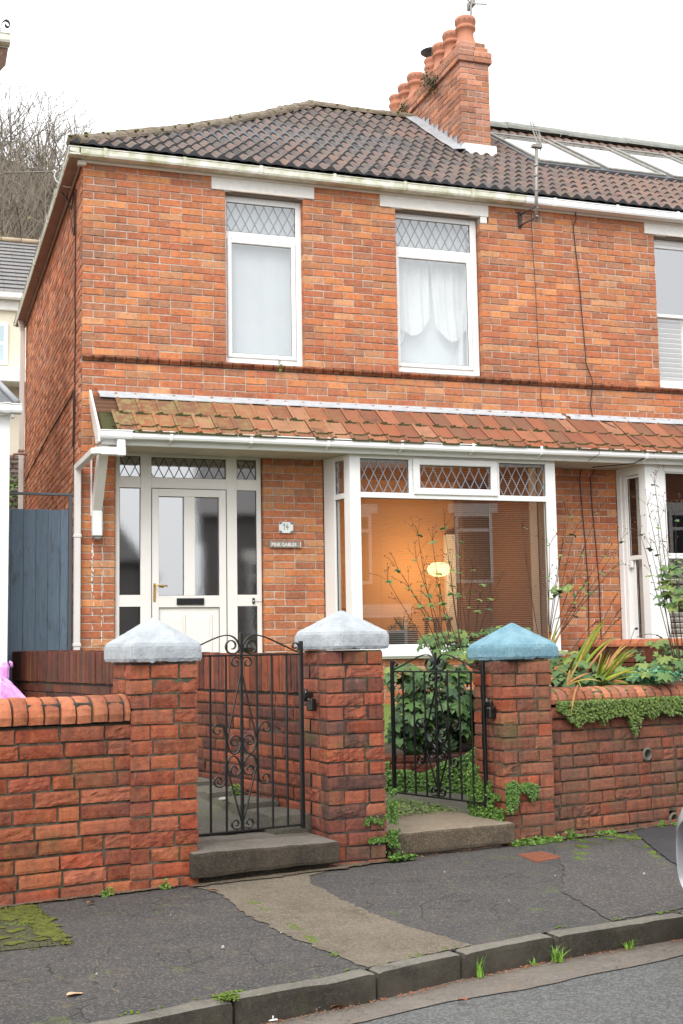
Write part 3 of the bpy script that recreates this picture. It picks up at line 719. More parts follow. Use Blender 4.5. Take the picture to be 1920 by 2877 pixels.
for par, a, c in ((house, -.02, 5.4), (nb, 5.4, 10.6)):
    b = B(); extr(b, [(-.006, 6.190), (.022, 6.186), (.034, 6.2), (.036, 6.24), (.028, 6.262), (-.006, 6.262)], a+.002, c-.002, lambda u, p, q: (u, -p, q), 0, 6); make('fascia', b, 'paint_cream', par)
    b = B(); box(b, a-.1 if a < 1 else a, c, -.152, -.037, 6.2595, 6.270, ident); make('soffit', b, 'soffit', par)
b = B(); extr(b, gut_prof(), -.16, 6.95, lambda u, a, c: (-.045+a, u, 6.212+c), 0, 20)
for k in range(8): extr(b, [(0, -.004), (-.119, -.004), (-.126, .02), (-.126, .092), (-.118, .092), (-.119, .02), (0, .0)], .3+k*.85, .335+k*.85, lambda u, a, c: (-.045+a, u, 6.212+c), 0)
make('side_gutter', b, 'gutter_old', house)
b = B(); box(b, -.150, -.040, -.06, 6.95, 6.2035, 6.211, ident); box(b, -.036, -.004, .03, 6.9, 6.175, 6.262, ident, 0, .01); make('side_soffit', b, 'soffit', house)
b = B(); box(b, -.06, .03, -.045, .028, 6.155, 6.209, ident, 0, .01); make('fascia_corner', b, 'paint_cream', house)

# main roof
TP = math.tan(R(33.15)); EY = -.158; EZ = 6.315
def zr(y): return EZ+(y-EY)*TP-.065*math.sin(PI*min(1, max(0, (y-EY)/3.75)))
def roll(x, P=.15):
    f = (x/P) % 1.0
    return .025*(1-math.cos(2*PI*f))
def roof_rows(parent, x_lo, x_hi, seed):
    b = B(); G = (3.59-EY)/13; nps = 8; P = .15
    for k in range(13):
        y0 = EY+k*G; y1 = y0+G+.02
        xs = x_lo if x_lo is not None else y0+.05
        i0 = math.ceil(xs/P)-1; i1 = int(x_hi/P)
        for i in range(i0, i1):
            if (i+.5)*P < xs: continue
            rr = noise.noise(Vector((i//2*7.13+seed, k*3.7, 0)))*.5+.5; rr = (rr*7.3+rng.random()*.15) % 1
            dy = rng.uniform(-.006, .006); dz = rng.uniform(-.003, .004)
            vs = []
            for j in range(nps+1):
                x = (i+j/nps)*P; h = roll(x)
                vs.append((x, y0+dy, zr(y0)+.024+h+dz))
            for j in range(nps+1):
                x = (i+j/nps)*P; vs.append((x, y1, zr(y1)+.002+roll(x)*.9))
            for j in range(nps+1):
                x = (i+j/nps)*P; h = roll(x); vs.append((x, y0+dy+.004, zr(y0)+.010+h*.22+dz))
            n = nps+1
            b.add(vs, [(j, j+1, n+j+1, n+j) for j in range(nps)], 0, rr, None, True)
            b.add(vs, [(j, 2*n+j, 2*n+j+1, j+1) for j in range(nps)], 1)  # black lip paints the shade of the hollow under each roll
    b2 = b
    return b2
def roof_back(b, x0, x1, hip):
    e = .03
    a = [(x0, EY, zr(EY)-e), (x1, EY, zr(EY)-e), (x1, 3.59, zr(3.59)-e), ((3.59 if hip else x0), 3.59, zr(3.59)-e)]
    b.add(a, [(0,1,2,3)], 1)
    yb = 7.34
    a = [(x0, yb, zr(EY)), (x1, yb, zr(EY)), (x1, 3.59, zr(3.59)), ((3.59 if hip else x0), 3.59, zr(3.59))]
    b.add(a, [(0,1,2,3)], 0, .3)
    if hip:
        for k in range(13):
            f0, f1 = k/13, (k+1)/13
            p = lambda f, e: (EY+(3.59-EY)*f, EY+(3.59-EY)*f, zr(EY+(3.59-EY)*f)+e); q = lambda f, e: (EY+(3.59-EY)*f, yb-(yb-3.59)*f, zr(EY+(3.59-EY)*f)+e)
            b.add([p(f0, .03), q(f0, .03), q(f1, 0), p(f1, 0)], [(0,1,2,3)], 0, .1+.05*(k % 5)); b.add([p(f0, .03), q(f0, .03), q(f0, 0), p(f0, 0)], [(0,1,2,3)], 1)
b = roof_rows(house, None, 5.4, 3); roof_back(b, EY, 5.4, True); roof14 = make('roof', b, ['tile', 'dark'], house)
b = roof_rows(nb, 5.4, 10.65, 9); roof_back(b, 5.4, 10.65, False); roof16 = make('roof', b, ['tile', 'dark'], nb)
def ridge(parent, p0, p1, name, mat, r=.115, L=.42, up=.02):
    b = B(); p0, p1 = Vector(p0), Vector(p1); d = (p1-p0); sag = .065 if 'hip' in name else 0; n = max(1, int(d.length/L)); d.normalize(); side = d.cross(Vector((0,0,1))).normalized(); upv = side.cross(d).normalized()
    for i in range(n):
        a = p0+(p1-p0)*(i/n); c = p0+(p1-p0)*((i+1)/n); lift = rng.uniform(0, .014); vs = []
        m_ = 10
        for q in range(7):
            for j in range(m_+1):
                t = PI*j/m_*1.1-.05*PI; pp = a+(c-a)*(q/6); pp.z -= sag*math.sin(PI*(i+q/6)/n)
                rr = r*(1+.035*(q == 0))+.012*noise.noise(pp*7+Vector((j, 0, 0)))
                vs.append(pp+side*(-math.cos(t)*rr)+upv*(math.sin(t)*rr*.85+up-.05+lift))
        b.add(vs, [(q*(m_+1)+j, q*(m_+1)+j+1, (q+1)*(m_+1)+j+1, (q+1)*(m_+1)+j) for q in range(6) for j in range(m_)]+[tuple(range(m_+1))], 0, None, None, False)
    return make(name, b, mat, parent)
ridge(roof14, (EY+.05, EY+.05, EZ+.055), (3.6, 3.6, zr(3.59)+.05), 'hip_tiles', 'ridge', .10)
ridge(roof14, (3.55, 3.59, zr(3.59)+.03), (5.2, 3.59, zr(3.59)+.03), 'ridge_tiles', 'ridge', .10)
ridge(roof16, (5.6, 3.59, zr(3.59)+.05), (10.6, 3.59, zr(3.59)+.05), 'ridge_tiles', 'ridge_grey', .13, .9, .03)
b = B()
for k in range(170):   # moss cushions along hip and ridge
    f = rng.random()
    if rng.random() < .6: p = Vector((EY+.02+3.7*f, EY+.02+3.7*f, EZ+.05+2.43*f-.065*math.sin(PI*f)))
    else: p = Vector((3.5+1.6*f, 3.59, zr(3.59)+.03))
    p += Vector((rng.uniform(-.07, .07), rng.uniform(-.09, .03), rng.uniform(-.005, .022))); s_ = rng.uniform(.010, .026)
    lathe(b, [(s_*.5, -.01), (s_, 0), (s_*.8, s_*.4), (s_*.3, s_*.65)], p, 7)
make('roof_moss', b, 'moss_y', roof14)['kind'] = 'stuff'

# chimney on the party wall
ch_ = B(); CX0, CX1, CY0, CY1 = 5.19, 5.61, 2.02, 5.16
cf = lambda u, v, w: (CX0+u, CY0-w, v); cs = lambda u, v, w: (CX0-w, CY0+u, v)
k = 0; v = 7.55
while v < 8.95:
    row = k % 2
    for (a, c) in ([(0, .2165), (.2265, .42)] if row else [(0, .103), (.113, .307), (.317, .42)]):
        brick(ch_, cf, a, c, v, v+.0675, d=.10 if (row or a > 0) else .2, ch=.004, j=.002)
    u = .11 if row else .21
    while u < CY1-CY0:
        brick(ch_, cs, u, min(u+.2165, CY1-CY0), v, v+.0675, d=.1, ch=.004, j=.003); u += BL
    v += CH; k += 1
mortar(ch_, cf, .004, .416, 7.5, 8.96); mortar(ch_, cs, .004, 3.13, 7.5, 8.96)
ch_.add([(CX1, CY0+.006, 7.3), (CX1, CY1, 7.3), (CX1, CY1, 8.96), (CX1, CY0+.006, 8.96)], [(0,1,2,3)], 0, .2)
for z0, pr in ((8.95, .035), (9.0275, .035), (9.105, -.002), (9.18, -.03)):
    x0, x1, y0, y1 = CX0-pr, CX1+pr, CY0-pr, CY1+pr
    u = x0
    for a, c in ((x0, x0+.22), (x0+.228, x1)): box(ch_, a, c, y0, y0+.1, z0, z0+.07, ident, 0, .004)
    u = y0+.108
    while u < y1-.02: box(ch_, x0, x0+.1, u, min(u+.218, y1), z0, z0+.07, ident, 0, .004); u += .226
    box(ch_, x0+.105, x1-.001, y0+.105, y1, z0, z0+.069, ident, 0, 0)
    box(ch_, x0+.01, x1-.01, y0+.01, y1-.01, z0+.06, z0+.0785, ident, 1)
chim = make('chimney', ch_, ['brick_chim', 'mortar'], house)
b = B()   # lead flashing: apron, stepped side soakers
for k in range(9):
    y = CY0-.02+k*.155; z = zr(y)
    box(b, CX0-.012, CX0-.006, y, y+.15, z-.03, z+.17+.03*(k % 2), ident)
    b.add([(CX0-.012-.0005*k, y+.15, z+.17), (CX0-.012, y+.15, z+.10), (CX0-.012, y+.22, z+.13)], [(0,1,2)])
vs = []
for k in range(11):
    y = CY0-.15+k*.175; vs += [(CX0-.20, y, zr(y)+.075+.006*math.sin(k*2)), (CX0-.008, y, zr(y)+.10)]
b.add(vs, [(2*k, 2*k+1, 2*k+3, 2*k+2) for k in range(10)])
make('flashing', b, 'lead', chim)
b = B(); rblock(b, [(CX0-.03, CY0-.12), (CX1+.03, CY0-.12), (CX1+.02, CY0+.0), (CX0-.02, CY0+.0)], 7.55, 7.775, 10, 3, 4, .002, 9, .006, xf=ident); make('apron', b, 'paint_white', chim)
PR = [(.19, 0), (.185, .03), (.135, .08), (.112, .16), (.108, .235), (.125, .255), (.14, .27), (.142, .295), (.12, .32), (.118, .33), (.142, .355), (.146, .40), (.138, .43), (.115, .44), (.10, .44), (.098, .36)]
for i, (y, sc_, kind) in enumerate(((2.27, 1, 0), (2.70, 1, 0), (3.07, 1, 0), (3.42, .9, 2), (4.03, 1, 0), (4.41, 1, 0), (4.80, 1, 1))):
    b = B()
    pr = PR if kind == 0 else [(.12, 0), (.115, .2), (.125, .24), (.14, .27), (.14, .30), (.118, .32), (.125, .36), (.14, .40), (.132, .43), (.10, .43), (.095, .3)]
    lathe(b, [(r*sc_, z*sc_) for r, z in pr], (5.40, y, 9.25), 22)
    if kind != 2:
        for j in range(12):
            t = 2*PI*j/12; c = (5.40+.1445*math.cos(t), y+.1445*math.sin(t), 9.25+.378)
            rr = .011; ax = Vector((math.cos(t), math.sin(t), 0)); sd_ = Vector((-math.sin(t), math.cos(t), 0))
            b.add([Vector(c)+ax*.003+sd_*(rr*math.cos(a))+Vector((0,0,1))*(rr*math.sin(a)) for a in [2*PI*q/8 for q in range(8)]], [tuple(range(8))], 1)
    else:
        lathe(b, [(.17, .50), (.172, .505), (.10, .53), (.02, .545)], (5.40, y, 9.25), 20, 1)
        for a in (0, 2.1, 4.2): tube(b, [(5.40+.10*math.cos(a), y+.10*math.sin(a), 9.25+.34), (5.40+.11*math.cos(a), y+.11*math.sin(a), 9.25+.51)], .005, 5, 1)
    p = make('chimney_pot', b, ['pot', 'darkgrey'], chim)
# skylights
for i in range(4):
    x0 = 6.13+i*1.02; x1 = x0+.92; y0, y1 = 1.70, 3.27
    sl = math.hypot(y1-y0, (y1-y0)*TP); cy, sy = (y1-y0)/sl, (y1-y0)*TP/sl
    xk = lambda u, v, w: (u, y0+v*cy-w*sy, zr(y0)+v*sy+w*cy)
    b = B(); fr(b, xk, x0-.06, x1+.06, -.06, sl+.08, .06, .06, .06, .09, .0, .075, .006); s_ = make('skylight', b, 'darkgrey', nb)
    b = B(); fr(b, xk, x0+.002, x1-.002, .0, sl-.002, .045, .045, .06, .05, .04, .105, .01); make('skylight_frame', b, 'steel', s_)
    pane(xk, x0+.047, x1-.047, .06, sl-.06, .085, 'glass_sky', s_, seal=False)
    b = B(); b.add([xk(x0+.04, .05, .03), xk(x1-.04, .05, .03), xk(x1-.04, sl-.05, .03), xk(x0+.04, sl-.05, .03)], [(0,1,2,3)]); make('skylight_blind', b, 'white_int', s_)
# ================================================================== PORCH ROOF
PT = .46/.64
def zpr(y): return 3.775+y*PT          # y negative towards the street
def porch(parent, u0, u1, first):
    b = B()
    rows = [(-.02, -.375, .018), (-.34, -.600, .012), (-.58, -.69, .006)]
    for ri, (ya, yb, lift) in enumerate(rows):
        x = u0+(.215 if first and ri == 0 else .13 if first else 0)+.01*ri
        while x < u1:
            w_ = .198; rr = rng.random(); j = rng.uniform(-.008, .008); dz = rng.uniform(-.002, .004); x1 = min(x+w_-.003, u1); sk = rng.uniform(-.004, .004)
            n = 4; vs = []
            for q in range(n+1):
                y = ya+(yb+j-ya)*q/n
                for xx, h in ((x, .014), (x+.024, .023), (x+.038, .015), (x+.042, .003), (x1-.030, .002), (x1-.022, .011), (x1, .009)):
                    z = zpr(y)+.012+lift+h+dz+(.010*q/n)
                    vs.append((xx+sk*q/n, y, z))
            k = 7
            b.add(vs, [(q*k+i, q*k+i+1, (q+1)*k+i+1, (q+1)*k+i) for q in range(n) for i in range(k-1)], 0, rr)
            e = [vs[n*k+i] for i in range(k)]
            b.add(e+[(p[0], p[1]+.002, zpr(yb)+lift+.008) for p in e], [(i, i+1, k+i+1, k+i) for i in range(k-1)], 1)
            x += w_
    b.add([(u0+.02, -.0, zpr(0)-.004), (u1, -.0, zpr(0)-.004), (u1, -.62, zpr(-.62)-.004), (u0+.02, -.62, zpr(-.62)-.004)], [(0,1,2,3)], 1)
    pr = make('porch_roof', b, ['ptile', 'moss'], parent)
    b = B()   # moss ridges along the lower edges of the courses
    for yb, lift in ((-.375, .018), (-.600, .012)):
        x = u0+.1
        while x < u1:
            s_ = rng.uniform(.003, .0085)*(1.15-.05*x)
            rng.random() < .5 and lathe(b, [(s_, -.008), (s_*1.2, 0), (s_*.6, s_*.7)], (x, yb-.004+rng.uniform(-.004, .006), zpr(yb)+lift+.010+rng.uniform(-.008, .004)), 5); x += rng.uniform(.006, .016)
    make('moss', b, 'moss', pr)['kind'] = 'stuff'
    b = B(); n = int((u1-u0)/.06); vs = []
    for i in range(n+1):
        x = (u0+.06)+(u1-u0-.06)*i/n; wv = .008*math.sin(x*9+math.sin(x*3)*2)+.004*noise.noise(Vector((x*11, 0, 0)))
        vs += [(x, -.003, 3.826+.004*noise.noise(Vector((x*2, 5, 0)))), (x, -.012, 3.800), (x, -.045, 3.797+.2*wv), (x, -.115-wv, zpr(-.115)+.076+.3*wv), (x, -.118-wv, zpr(-.115)+.050)]
    b.add(vs, [(5*i+k, 5*i+k+1, 5*i+k+6, 5*i+k+5) for i in range(n) for k in range(4)], 0, None, None, True)
    make('lead_flashing', b, 'lead_white', pr)
    b = B(); box(b, u0+(.012 if first else 0), u1, -.572, -.55, 3.185, 3.30, ident, 0, .006); box(b, u0, u1, -.549, -.002, 3.196, 3.205, ident, 1); make('porch_fascia', b, ['gutter_new', 'soffit_w'], pr)
    b = B(); n = 30
    extr(b, gut_prof(.078, .105), u0-.01 if first else u0, u1, lambda u, a, c: (u, -.574+a, 3.236+c+.003*math.sin(u*1.3)), 0, n)
    g = make('porch_gutter', b, 'gutter_new', parent)
    x = u0+.66; b = B()
    if first: extr(b, gut_prof(.085, .112), u0+.14, u0+.30, lambda u, a, c: (u, -.573+a, 3.232+c))
    if first: make('gutter_outlet', b, 'gutter_new', g)
    while x < u1:
        b = B(); extr(b, [(0, -.004), (-.108, -.005), (-.115, .02), (-.115, .083), (-.108, .083), (-.108, .02), (0, .0)], x, x+.03, lambda u, a, c: (u, -.574+a, 3.236+c))
        extr(b, [(0, -.035), (-.02, -.035), (-.10, -.006), (0, -.006)], x+.004, x+.022, lambda u, a, c: (u, -.574+a, 3.236+c)); x += .80
        make('gutter_clip', b, 'gutter_new', g)
    return pr
p14 = porch(house, .10, 5.4, True); porch(nb, 5.4, 10.6, False)
b = B()
extr(b, [(0, 3.83), (-.665, 3.31), (-.665, 3.20), (-.50, 3.20), (0, 3.70)], .072, .094, lambda u, a, c: (u, a, c)); make('barge_board', b, 'upvc_door', p14)
b = B()
for k in range(4): box(b, .10, .36, -.09-.075*k, -.055-.075*k, 0, .02, lambda x, y, z: (x, y, zpr(y)+z)); 
make('batten', b, 'wood', p14)
b = B()
extr(b, [(-.002, 2.36), (-.05, 2.40), (-.075, 2.58), (-.33, 3.194), (-.47, 3.194), (-.47, 3.05), (-.41, 3.0), (-.13, 2.62)][0:0] or [(-.002, 2.38), (-.055, 2.42), (-.085, 2.58), (-.52, 3.10), (-.54, 3.194), (-.40, 3.194), (-.002, 2.74)], .105, .192, lambda u, a, c: (u, a, c))
box(b, .088, .104, -.03, -.002, 2.55, 3.19, ident, 0, .003)
brk = make('porch_bracket', b, 'upvc_door', house)
b = B(); box(b, .098, .198, -.105, -.003, 2.345, 2.60, ident, 0, .01); box(b, .115, .185, -.085, -.003, 2.315, 2.345, ident, 1, .012); make('bracket_foot', b, ['gutter_new', 'lead'], brk)
b = B()
for (x, z0, z1, w_) in [(.112+rng.gauss(0, .004), z_, z_+rng.uniform(.02, .09), rng.uniform(.006, .022)) for z_ in [1.80+.035*q for q in range(14)]]+[(.118+rng.gauss(0, .006), z_, z_+.04, .006) for z_ in (1.3, 1.42, 1.56, 1.66, 1.72)]+[(.207+rng.gauss(0, .003), z_, z_+rng.uniform(.01, .07), rng.uniform(.004, .009)) for z_ in [1.30+.05*q for q in range(19)] if rng.random() < .8]:
    n = 5; L = [(x-w_/2*(.2+rng.random()*1.3), z0+(z1-z0)*i/n) for i in range(n+1)]; Rr = [(x+w_/2*(.2+rng.random()*1.3), z0+(z1-z0)*i/n) for i in range(n+1)]
    vs = [(p[0], -.0045, p[1]) for p in L+Rr]; b.add(vs, [(i, i+1, n+2+i, n+1+i) for i in range(n)])
make('lime_stain', b, 'paint_white', house)['kind'] = 'stuff'
# porch downpipe: outlet, cross arm, swan neck and drop
def sqpipe(b, pts, r, bev=.006):
    for p, q in zip(pts[:-1], pts[1:]):
        p, q = Vector(p), Vector(q); d = (q-p).normalized(); a = Vector((0,0,1)) if abs(d.z) < .7 else Vector((0,1,0)); s_ = d.cross(a).normalized(); t = s_.cross(d)
        L = (q-p).length
        box(b, -r, r, -r, r, -.0, L, lambda x, y, z: tuple(p+s_*x+t*y+d*z), 0, bev)
b = B()
sqpipe(b, [(.295, -.63, 3.235), (.295, -.63, 3.13)], .036); sqpipe(b, [(.334, -.63, 3.112), (.04, -.63, 3.112)], .034)
sqpipe(b, [(.045, -.62, 3.112), (-.045, -.03, 3.03)], .032); sqpipe(b, [(-.043, -.04, 3.06), (-.043, -.04, .60)], .033)
dp = make('downpipe', b, 'pipe', house)
b = B(); sqpipe(b, [(.10, -.63, 3.112), (.338, -.63, 3.112)], .038); sqpipe(b, [(.295, -.63, 3.23), (.295, -.63, 3.07)], .039); make('pipe_elbow', b, 'gutter_new', dp)
for z in (2.33, 1.26): b = B(); sqpipe(b, [(-.043, -.04, z), (-.043, -.04, z+.035)], .040); make('pipe_clip', b, 'pipe', dp)
b = B(); sqpipe(b, [(-.115, 6.55, 6.24), (-.07, 6.60, 6.05), (-.07, 6.60, .6)], .036); sp = make('downpipe', b, 'pipe', house)
for z in (4.2, 2.2): b = B(); sqpipe(b, [(-.07, 6.60, z), (-.07, 6.60, z+.04)], .046); make('pipe_clip', b, 'soffit', sp)

# ================================================================== FRONT DOOR
DF = B(); w0, w1 = -.13, -.055
door_h = [(.389, .601, 2.971, 3.182), (.712, 1.488, 2.968, 3.178), (1.604, 1.816, 2.968, 3.173), (.390, .601, 1.769, 2.857), (1.604, 1.816, 1.772, 2.862), (.390, .601, .95, 1.651), (1.604, 1.816, .95, 1.655)]
for (a, c, e, g) in ((.345, .389, .85, 3.245), (.601, .712, .85, 3.245), (1.490, 1.604, .85, 3.245), (1.816, 1.865, .85, 3.245)): box(DF, a, c, w0, w1, e, g, lambda x, y, z: XF(x, z, y), 0, .004)
for (a, c) in ((.389, .601), (1.604, 1.816)):
    for (e, g) in ((3.182, 3.245), (2.857, 2.971), (1.651, 1.769), (.85, .95)): box(DF, a, c, w0, w1-.002, e, g, lambda x, y, z: XF(x, z, y), 0, .003)
for (e, g) in ((3.178, 3.245), (2.858, 2.968)): box(DF, .712, 1.490, w0, w1-.002, e, g, lambda x, y, z: XF(x, z, y), 0, .003)
door = make('door_frame', DF, 'upvc_door', house)
for h in door_h: pane(XF, *h, -.085, 'glass_door', door)
b = B()
for (h, n_) in ((door_h[0], 2), (door_h[1], 7), (door_h[2], 2)):
    leading(b, XF, h[0], h[1], h[2], h[3], .105 if n_ == 7 else .106, .205, .0075, -.083, .26 if n_ == 7 else .0)
make('leading', b, 'lead_dark', door)
b = B(); k0, k1 = .716, 1.486
DXY = lambda x, y, z: XF(x, z, y)
for (a, c, e, g) in ((k0, .786, .87, 2.852), (1.413, k1, .87, 2.852), (1.045, 1.158, 1.762, 2.775)): box(b, a, c, -.115, -.046, e, g, DXY, 0, .004)
for (a, c, e, g) in ((.786, 1.413, 2.775, 2.852), (.786, 1.413, 1.642, 1.762), (.786, 1.413, .87, .95)): box(b, a, c, -.115, -.047, e, g, DXY, 0, .003)
box(b, .786, 1.413, -.10, -.070, .95, 1.642, DXY, 0)
for a, c in ((.860, 1.060), (1.138, 1.338)):
    box(b, a, c, -.0705, -.058, 1.03, 1.572, DXY, 0, .012); box(b, a+.028, c-.028, -.0585, -.052, 1.06, 1.544, DXY, 0, .006)
box(b, 1.488, 1.492, -.1, -.049, .87, 2.852, DXY, 1); box(b, .7125, .7155, -.1, -.049, .87, 2.852, DXY, 1); box(b, .715, 1.488, -.1, -.049, 2.8535, 2.8575, DXY, 1)
fr(b, XF, .7855, 1.4135, .945, 1.6425, .004, .004, .004, .004, -.069, -.062, 0, 1)
leaf = make('door_leaf', b, ['upvc_door', 'rubber'], door)
for h in ((.786, 1.045, 1.762, 2.775), (1.158, 1.413, 1.762, 2.775)): pane(XF, *h, -.085, 'glass_door', door)
b = B(); box(b, .966, 1.248, -.046, -.030, 1.668, 1.735, DXY, 0, .003); 
for i in range(6): box(b, .975, 1.24, -.031, -.027, 1.676+i*.009, 1.680+i*.009, DXY, 0, 0)
make('letter_box', b, 'dark', door)
b = B(); box(b, .728, .752, -.046, -.036, 1.700, 1.885, DXY, 0, .004); tube(b, [XF(.740, 1.862, -.036), XF(.740, 1.862, .012), XF(.755, 1.862, .016), XF(.862, 1.856, .016)], .008, 8)
tube(b, [XF(.740, 1.765, -.036), XF(.740, 1.765, -.030)], .008, 8); make('door_handle', b, 'brass', door)
b = B(); box(b, 1.760, 1.783, -.056, -.04, 1.675, 1.735, DXY, 0, .003); box(b, 1.766, 1.777, -.040, -.036, 1.699, 1.712, DXY, 1, .002); tube(b, [XF(1.783, 1.70, -.05), XF(1.83, 1.695, -.05), XF(1.875, 1.70, -.02)], .0018, 4); make('door_bell', b, ['dark', 'upvc'], door)
b = B(); box(b, .30, 1.92, -.42, .10, .72, .84, ident, 0, .01); make('door_step', b, 'step_tan', house)
b = B()   # hallway behind
b.add([(.3,.16,.85), (1.9,.16,.85), (1.9,2.2,.85), (.3,2.2,.85), (.3,.16,3.25), (1.9,.16,3.25), (1.9,2.2,3.25), (.3,2.2,3.25)], [(0,1,2,3), (4,5,6,7), (2,3,7,6), (3,0,4,7), (1,2,6,5)]); make('hallway', b, 'room_grey', house)
# upper rooms
b = B()
for a, c, y1 in ((.6, 2.75, 2.2), (2.8, 5.3, 2.4)):
    b.add([(a,.16,4.0), (c,.16,4.0), (c,y1,4.0), (a,y1,4.0), (a,.16,6.2), (c,.16,6.2), (c,y1,6.2), (a,y1,6.2)], [(0,1,2,3), (4,5,6,7), (2,3,7,6), (3,0,4,7), (1,2,6,5)])
make('bedroom', b, 'room_grey', house)
# ================================================================== BAY WINDOW of no. 14
def bay(parent, x0, x1, xc0, xc1, yd, name):
    """brick base, corner posts, sill"""
    b = B()
    bb = lambda u, v, w: (xc0+u, -yd-w, v); L = xc1-xc0
    for r_ in brick_rects(0, L, .35, 1.09, (), base=1.09-20*CH): brick(b, bb, *r_, d=.1, ch=.0035)
    mortar(b, bb, 0, L, .35, 1.09)
    sl = math.hypot(xc0-x0, yd); c_, s_ = (xc0-x0)/sl, yd/sl
    bs = lambda u, v, w: (x0+u*c_-w*s_, -u*s_-w*c_, v)
    for r_ in brick_rects(.02, sl-.002, .35, 1.09, (), base=1.09-20*CH, off=(.5, 0)): brick(b, bs, *r_, d=.1, ch=.0035)
    mortar(b, bs, 0, sl, .35, 1.09)
    b.add([(xc1, -yd, .35), (x1, 0, .35), (x1, 0, 1.09), (xc1, -yd, 1.09)], [(0,1,2,3)], 0, .3)
    prism(b, [(x0+.01, -.0), (xc0+.01, -yd+.01), (xc1-.01, -yd+.01), (x1-.01, 0)], 1.05, 1.088, ident, 1)
    return make(name, b, ['brick_house', 'mortar'], parent), bs, sl
BX0, BX1, C0, C1, YD = 2.535, 5.140, 2.660, 5.020, .50
bay14, bs, sl = bay(house, BX0, BX1, C0, C1, YD, 'bay_window')
b = B(); o_ = .06
prism(b, [(BX0-.02, -.003), (C0-.04, -YD-.075), (C1+.04, -YD-.075), (BX1+.02, -.003)], 1.112, 1.142, ident); prism(b, [(BX0-.01, -.003), (C0-.025, -YD-.05), (C1+.025, -YD-.05), (BX1+.01, -.003)], 1.0885, 1.1115, ident)
prism(b, [(BX0+.02, -.003), (C0+.01, -YD-.02), (C1-.01, -YD-.02), (BX1-.02, -.003)], 1.1425, 1.172, ident); make('sill', b, 'upvc', bay14)
FB = lambda u, v, w: (u, -YD-w, v)
b = B()
prism(b, [(C0-.002, -YD), (C0+.112, -YD), (C0+.112, -YD+.07), (C0+.05, -YD+.07), (C0+.02, -YD+.11), (C0-.028, -YD+.11)], 1.172, 3.196)
prism(b, [(C1-.112, -YD), (C1+.002, -YD), (C1+.028, -YD+.11), (C1-.02, -YD+.11), (C1-.05, -YD+.07), (C1-.112, -YD+.07)], 1.172, 3.196)
box(b, C0+.049, C0+.053, -YD-.003, -YD+.01, 1.172, 3.19, ident)
for (a, c, e, g) in ((C0+.112, C1-.112, 3.152, 3.196), (C0+.112, C1-.112, 2.742, 2.80), (C0+.112, C1-.112, 1.172, 1.232)): box(b, a, c, -.07, -.002, e, g, lambda x, y, z: FB(x, z, y), 0, .004)
for a, c in ((3.313, 3.357), (4.330, 4.356)): box(b, a, c, -.07, -.004, 2.80, 3.152, lambda x, y, z: FB(x, z, y), 0, .003)
def side_frame(b, bs, sl, upper=True):
    q = lambda x, y, z: bs(x, z, y)
    box(b, .0, .21, -.07, -.002, 1.172, 3.196, q, 0, .004); box(b, sl-.085, sl-.0, -.07, -.006, 1.172, 3.196, q, 0, .002)
    for e, g in ((3.145, 3.196), (2.742, 2.80), (1.172, 1.232)): box(b, .21, sl-.085, -.07, -.004, e, g, q, 0, .003)
side_frame(b, bs, sl)
bsr = lambda u, v, w: (BX1-(u*(BX1-C1)/sl)+w*YD/sl, -u*YD/sl-w*(BX1-C1)/sl, v)
side_frame(b, bsr, sl)
bf = make('bay_frame', b, 'upvc', bay14)
pane(FB, C0+.112, 3.313, 2.80, 3.152, -.03, 'glass', bay14); pane(FB, 3.437, 4.250, 2.858, 3.098, -.02, 'glass', bay14); pane(FB, 4.356, C1-.112, 2.80, 3.152, -.03, 'glass', bay14)
pane(FB, C0+.112, C1-.112, 1.232, 2.742, -.03, 'glass', bay14)
pane(bs, .21, sl-.085, 2.80, 3.145, -.03, 'glass', bay14); pane(bs, .21, sl-.085, 1.232, 2.742, -.03, 'glass', bay14)
pane(bsr, .21, sl-.085, 2.80, 3.145, -.03, 'glass', bay14); pane(bsr, .21, sl-.085, 1.232, 2.742, -.03, 'glass', bay14)
b = B(); fr(b, FB, 3.36, 4.327, 2.785, 3.168, .075, .075, .072, .068, -.05, .018, .008); make('opening_light', b, 'upvc', bay14)
b = B(); leading(b, FB, C0+.112, 3.313, 2.80, 3.152, .105, .205, .009, -.027); leading(b, FB, 3.437, 4.25, 2.858, 3.098, .105, .205, .009, -.017); leading(b, FB, 4.356, C1-.112, 2.80, 3.152, .105, .205, .009, -.027)
leading(b, bs, .21, sl-.085, 2.80, 3.145, .105, .205, .009, -.027); make('leading', b, 'lead_line', bay14)
# ceiling of the bay and the living room behind
b = B()
b.add([(1.95,.16,.85), (5.35,.16,.85), (5.35,2.1,.85), (1.95,2.1,.85), (1.95,.16,3.3), (5.35,.16,3.3), (5.35,2.1,3.3), (1.95,2.1,3.3)], [(0,1,2,3), (2,3,7,6), (3,0,4,7)])
b.add([(5.35,.16,.85), (5.35,2.1,.85), (5.35,2.1,3.3), (5.35,.16,3.3), (1.95,.16,3.3), (1.95,2.1,3.3)], [(0,1,2,3), (3,2,5,4)], 1)
b.add([(1.95,.16,.85), (BX0+.1,.16,.85), (BX0+.1,.16,3.3), (1.95,.16,3.3)], [(0,1,2,3)]); b.add([(BX1-.1,.16,.85), (5.35,.16,.85), (5.35,.16,3.3), (BX1-.1,.16,3.3)], [(0,1,2,3)])
for xa, xb in ((BX0+.1, BX0+.1), (BX1-.1, BX1-.1)): b.add([(xa, .16, .85), (xa, -.02, .85), (xa, -.02, 3.2), (xa, .16, 3.2)], [(0,1,2,3)], 2)
make('living_room', b, ['room', 'room_shade', 'white_int'], house)
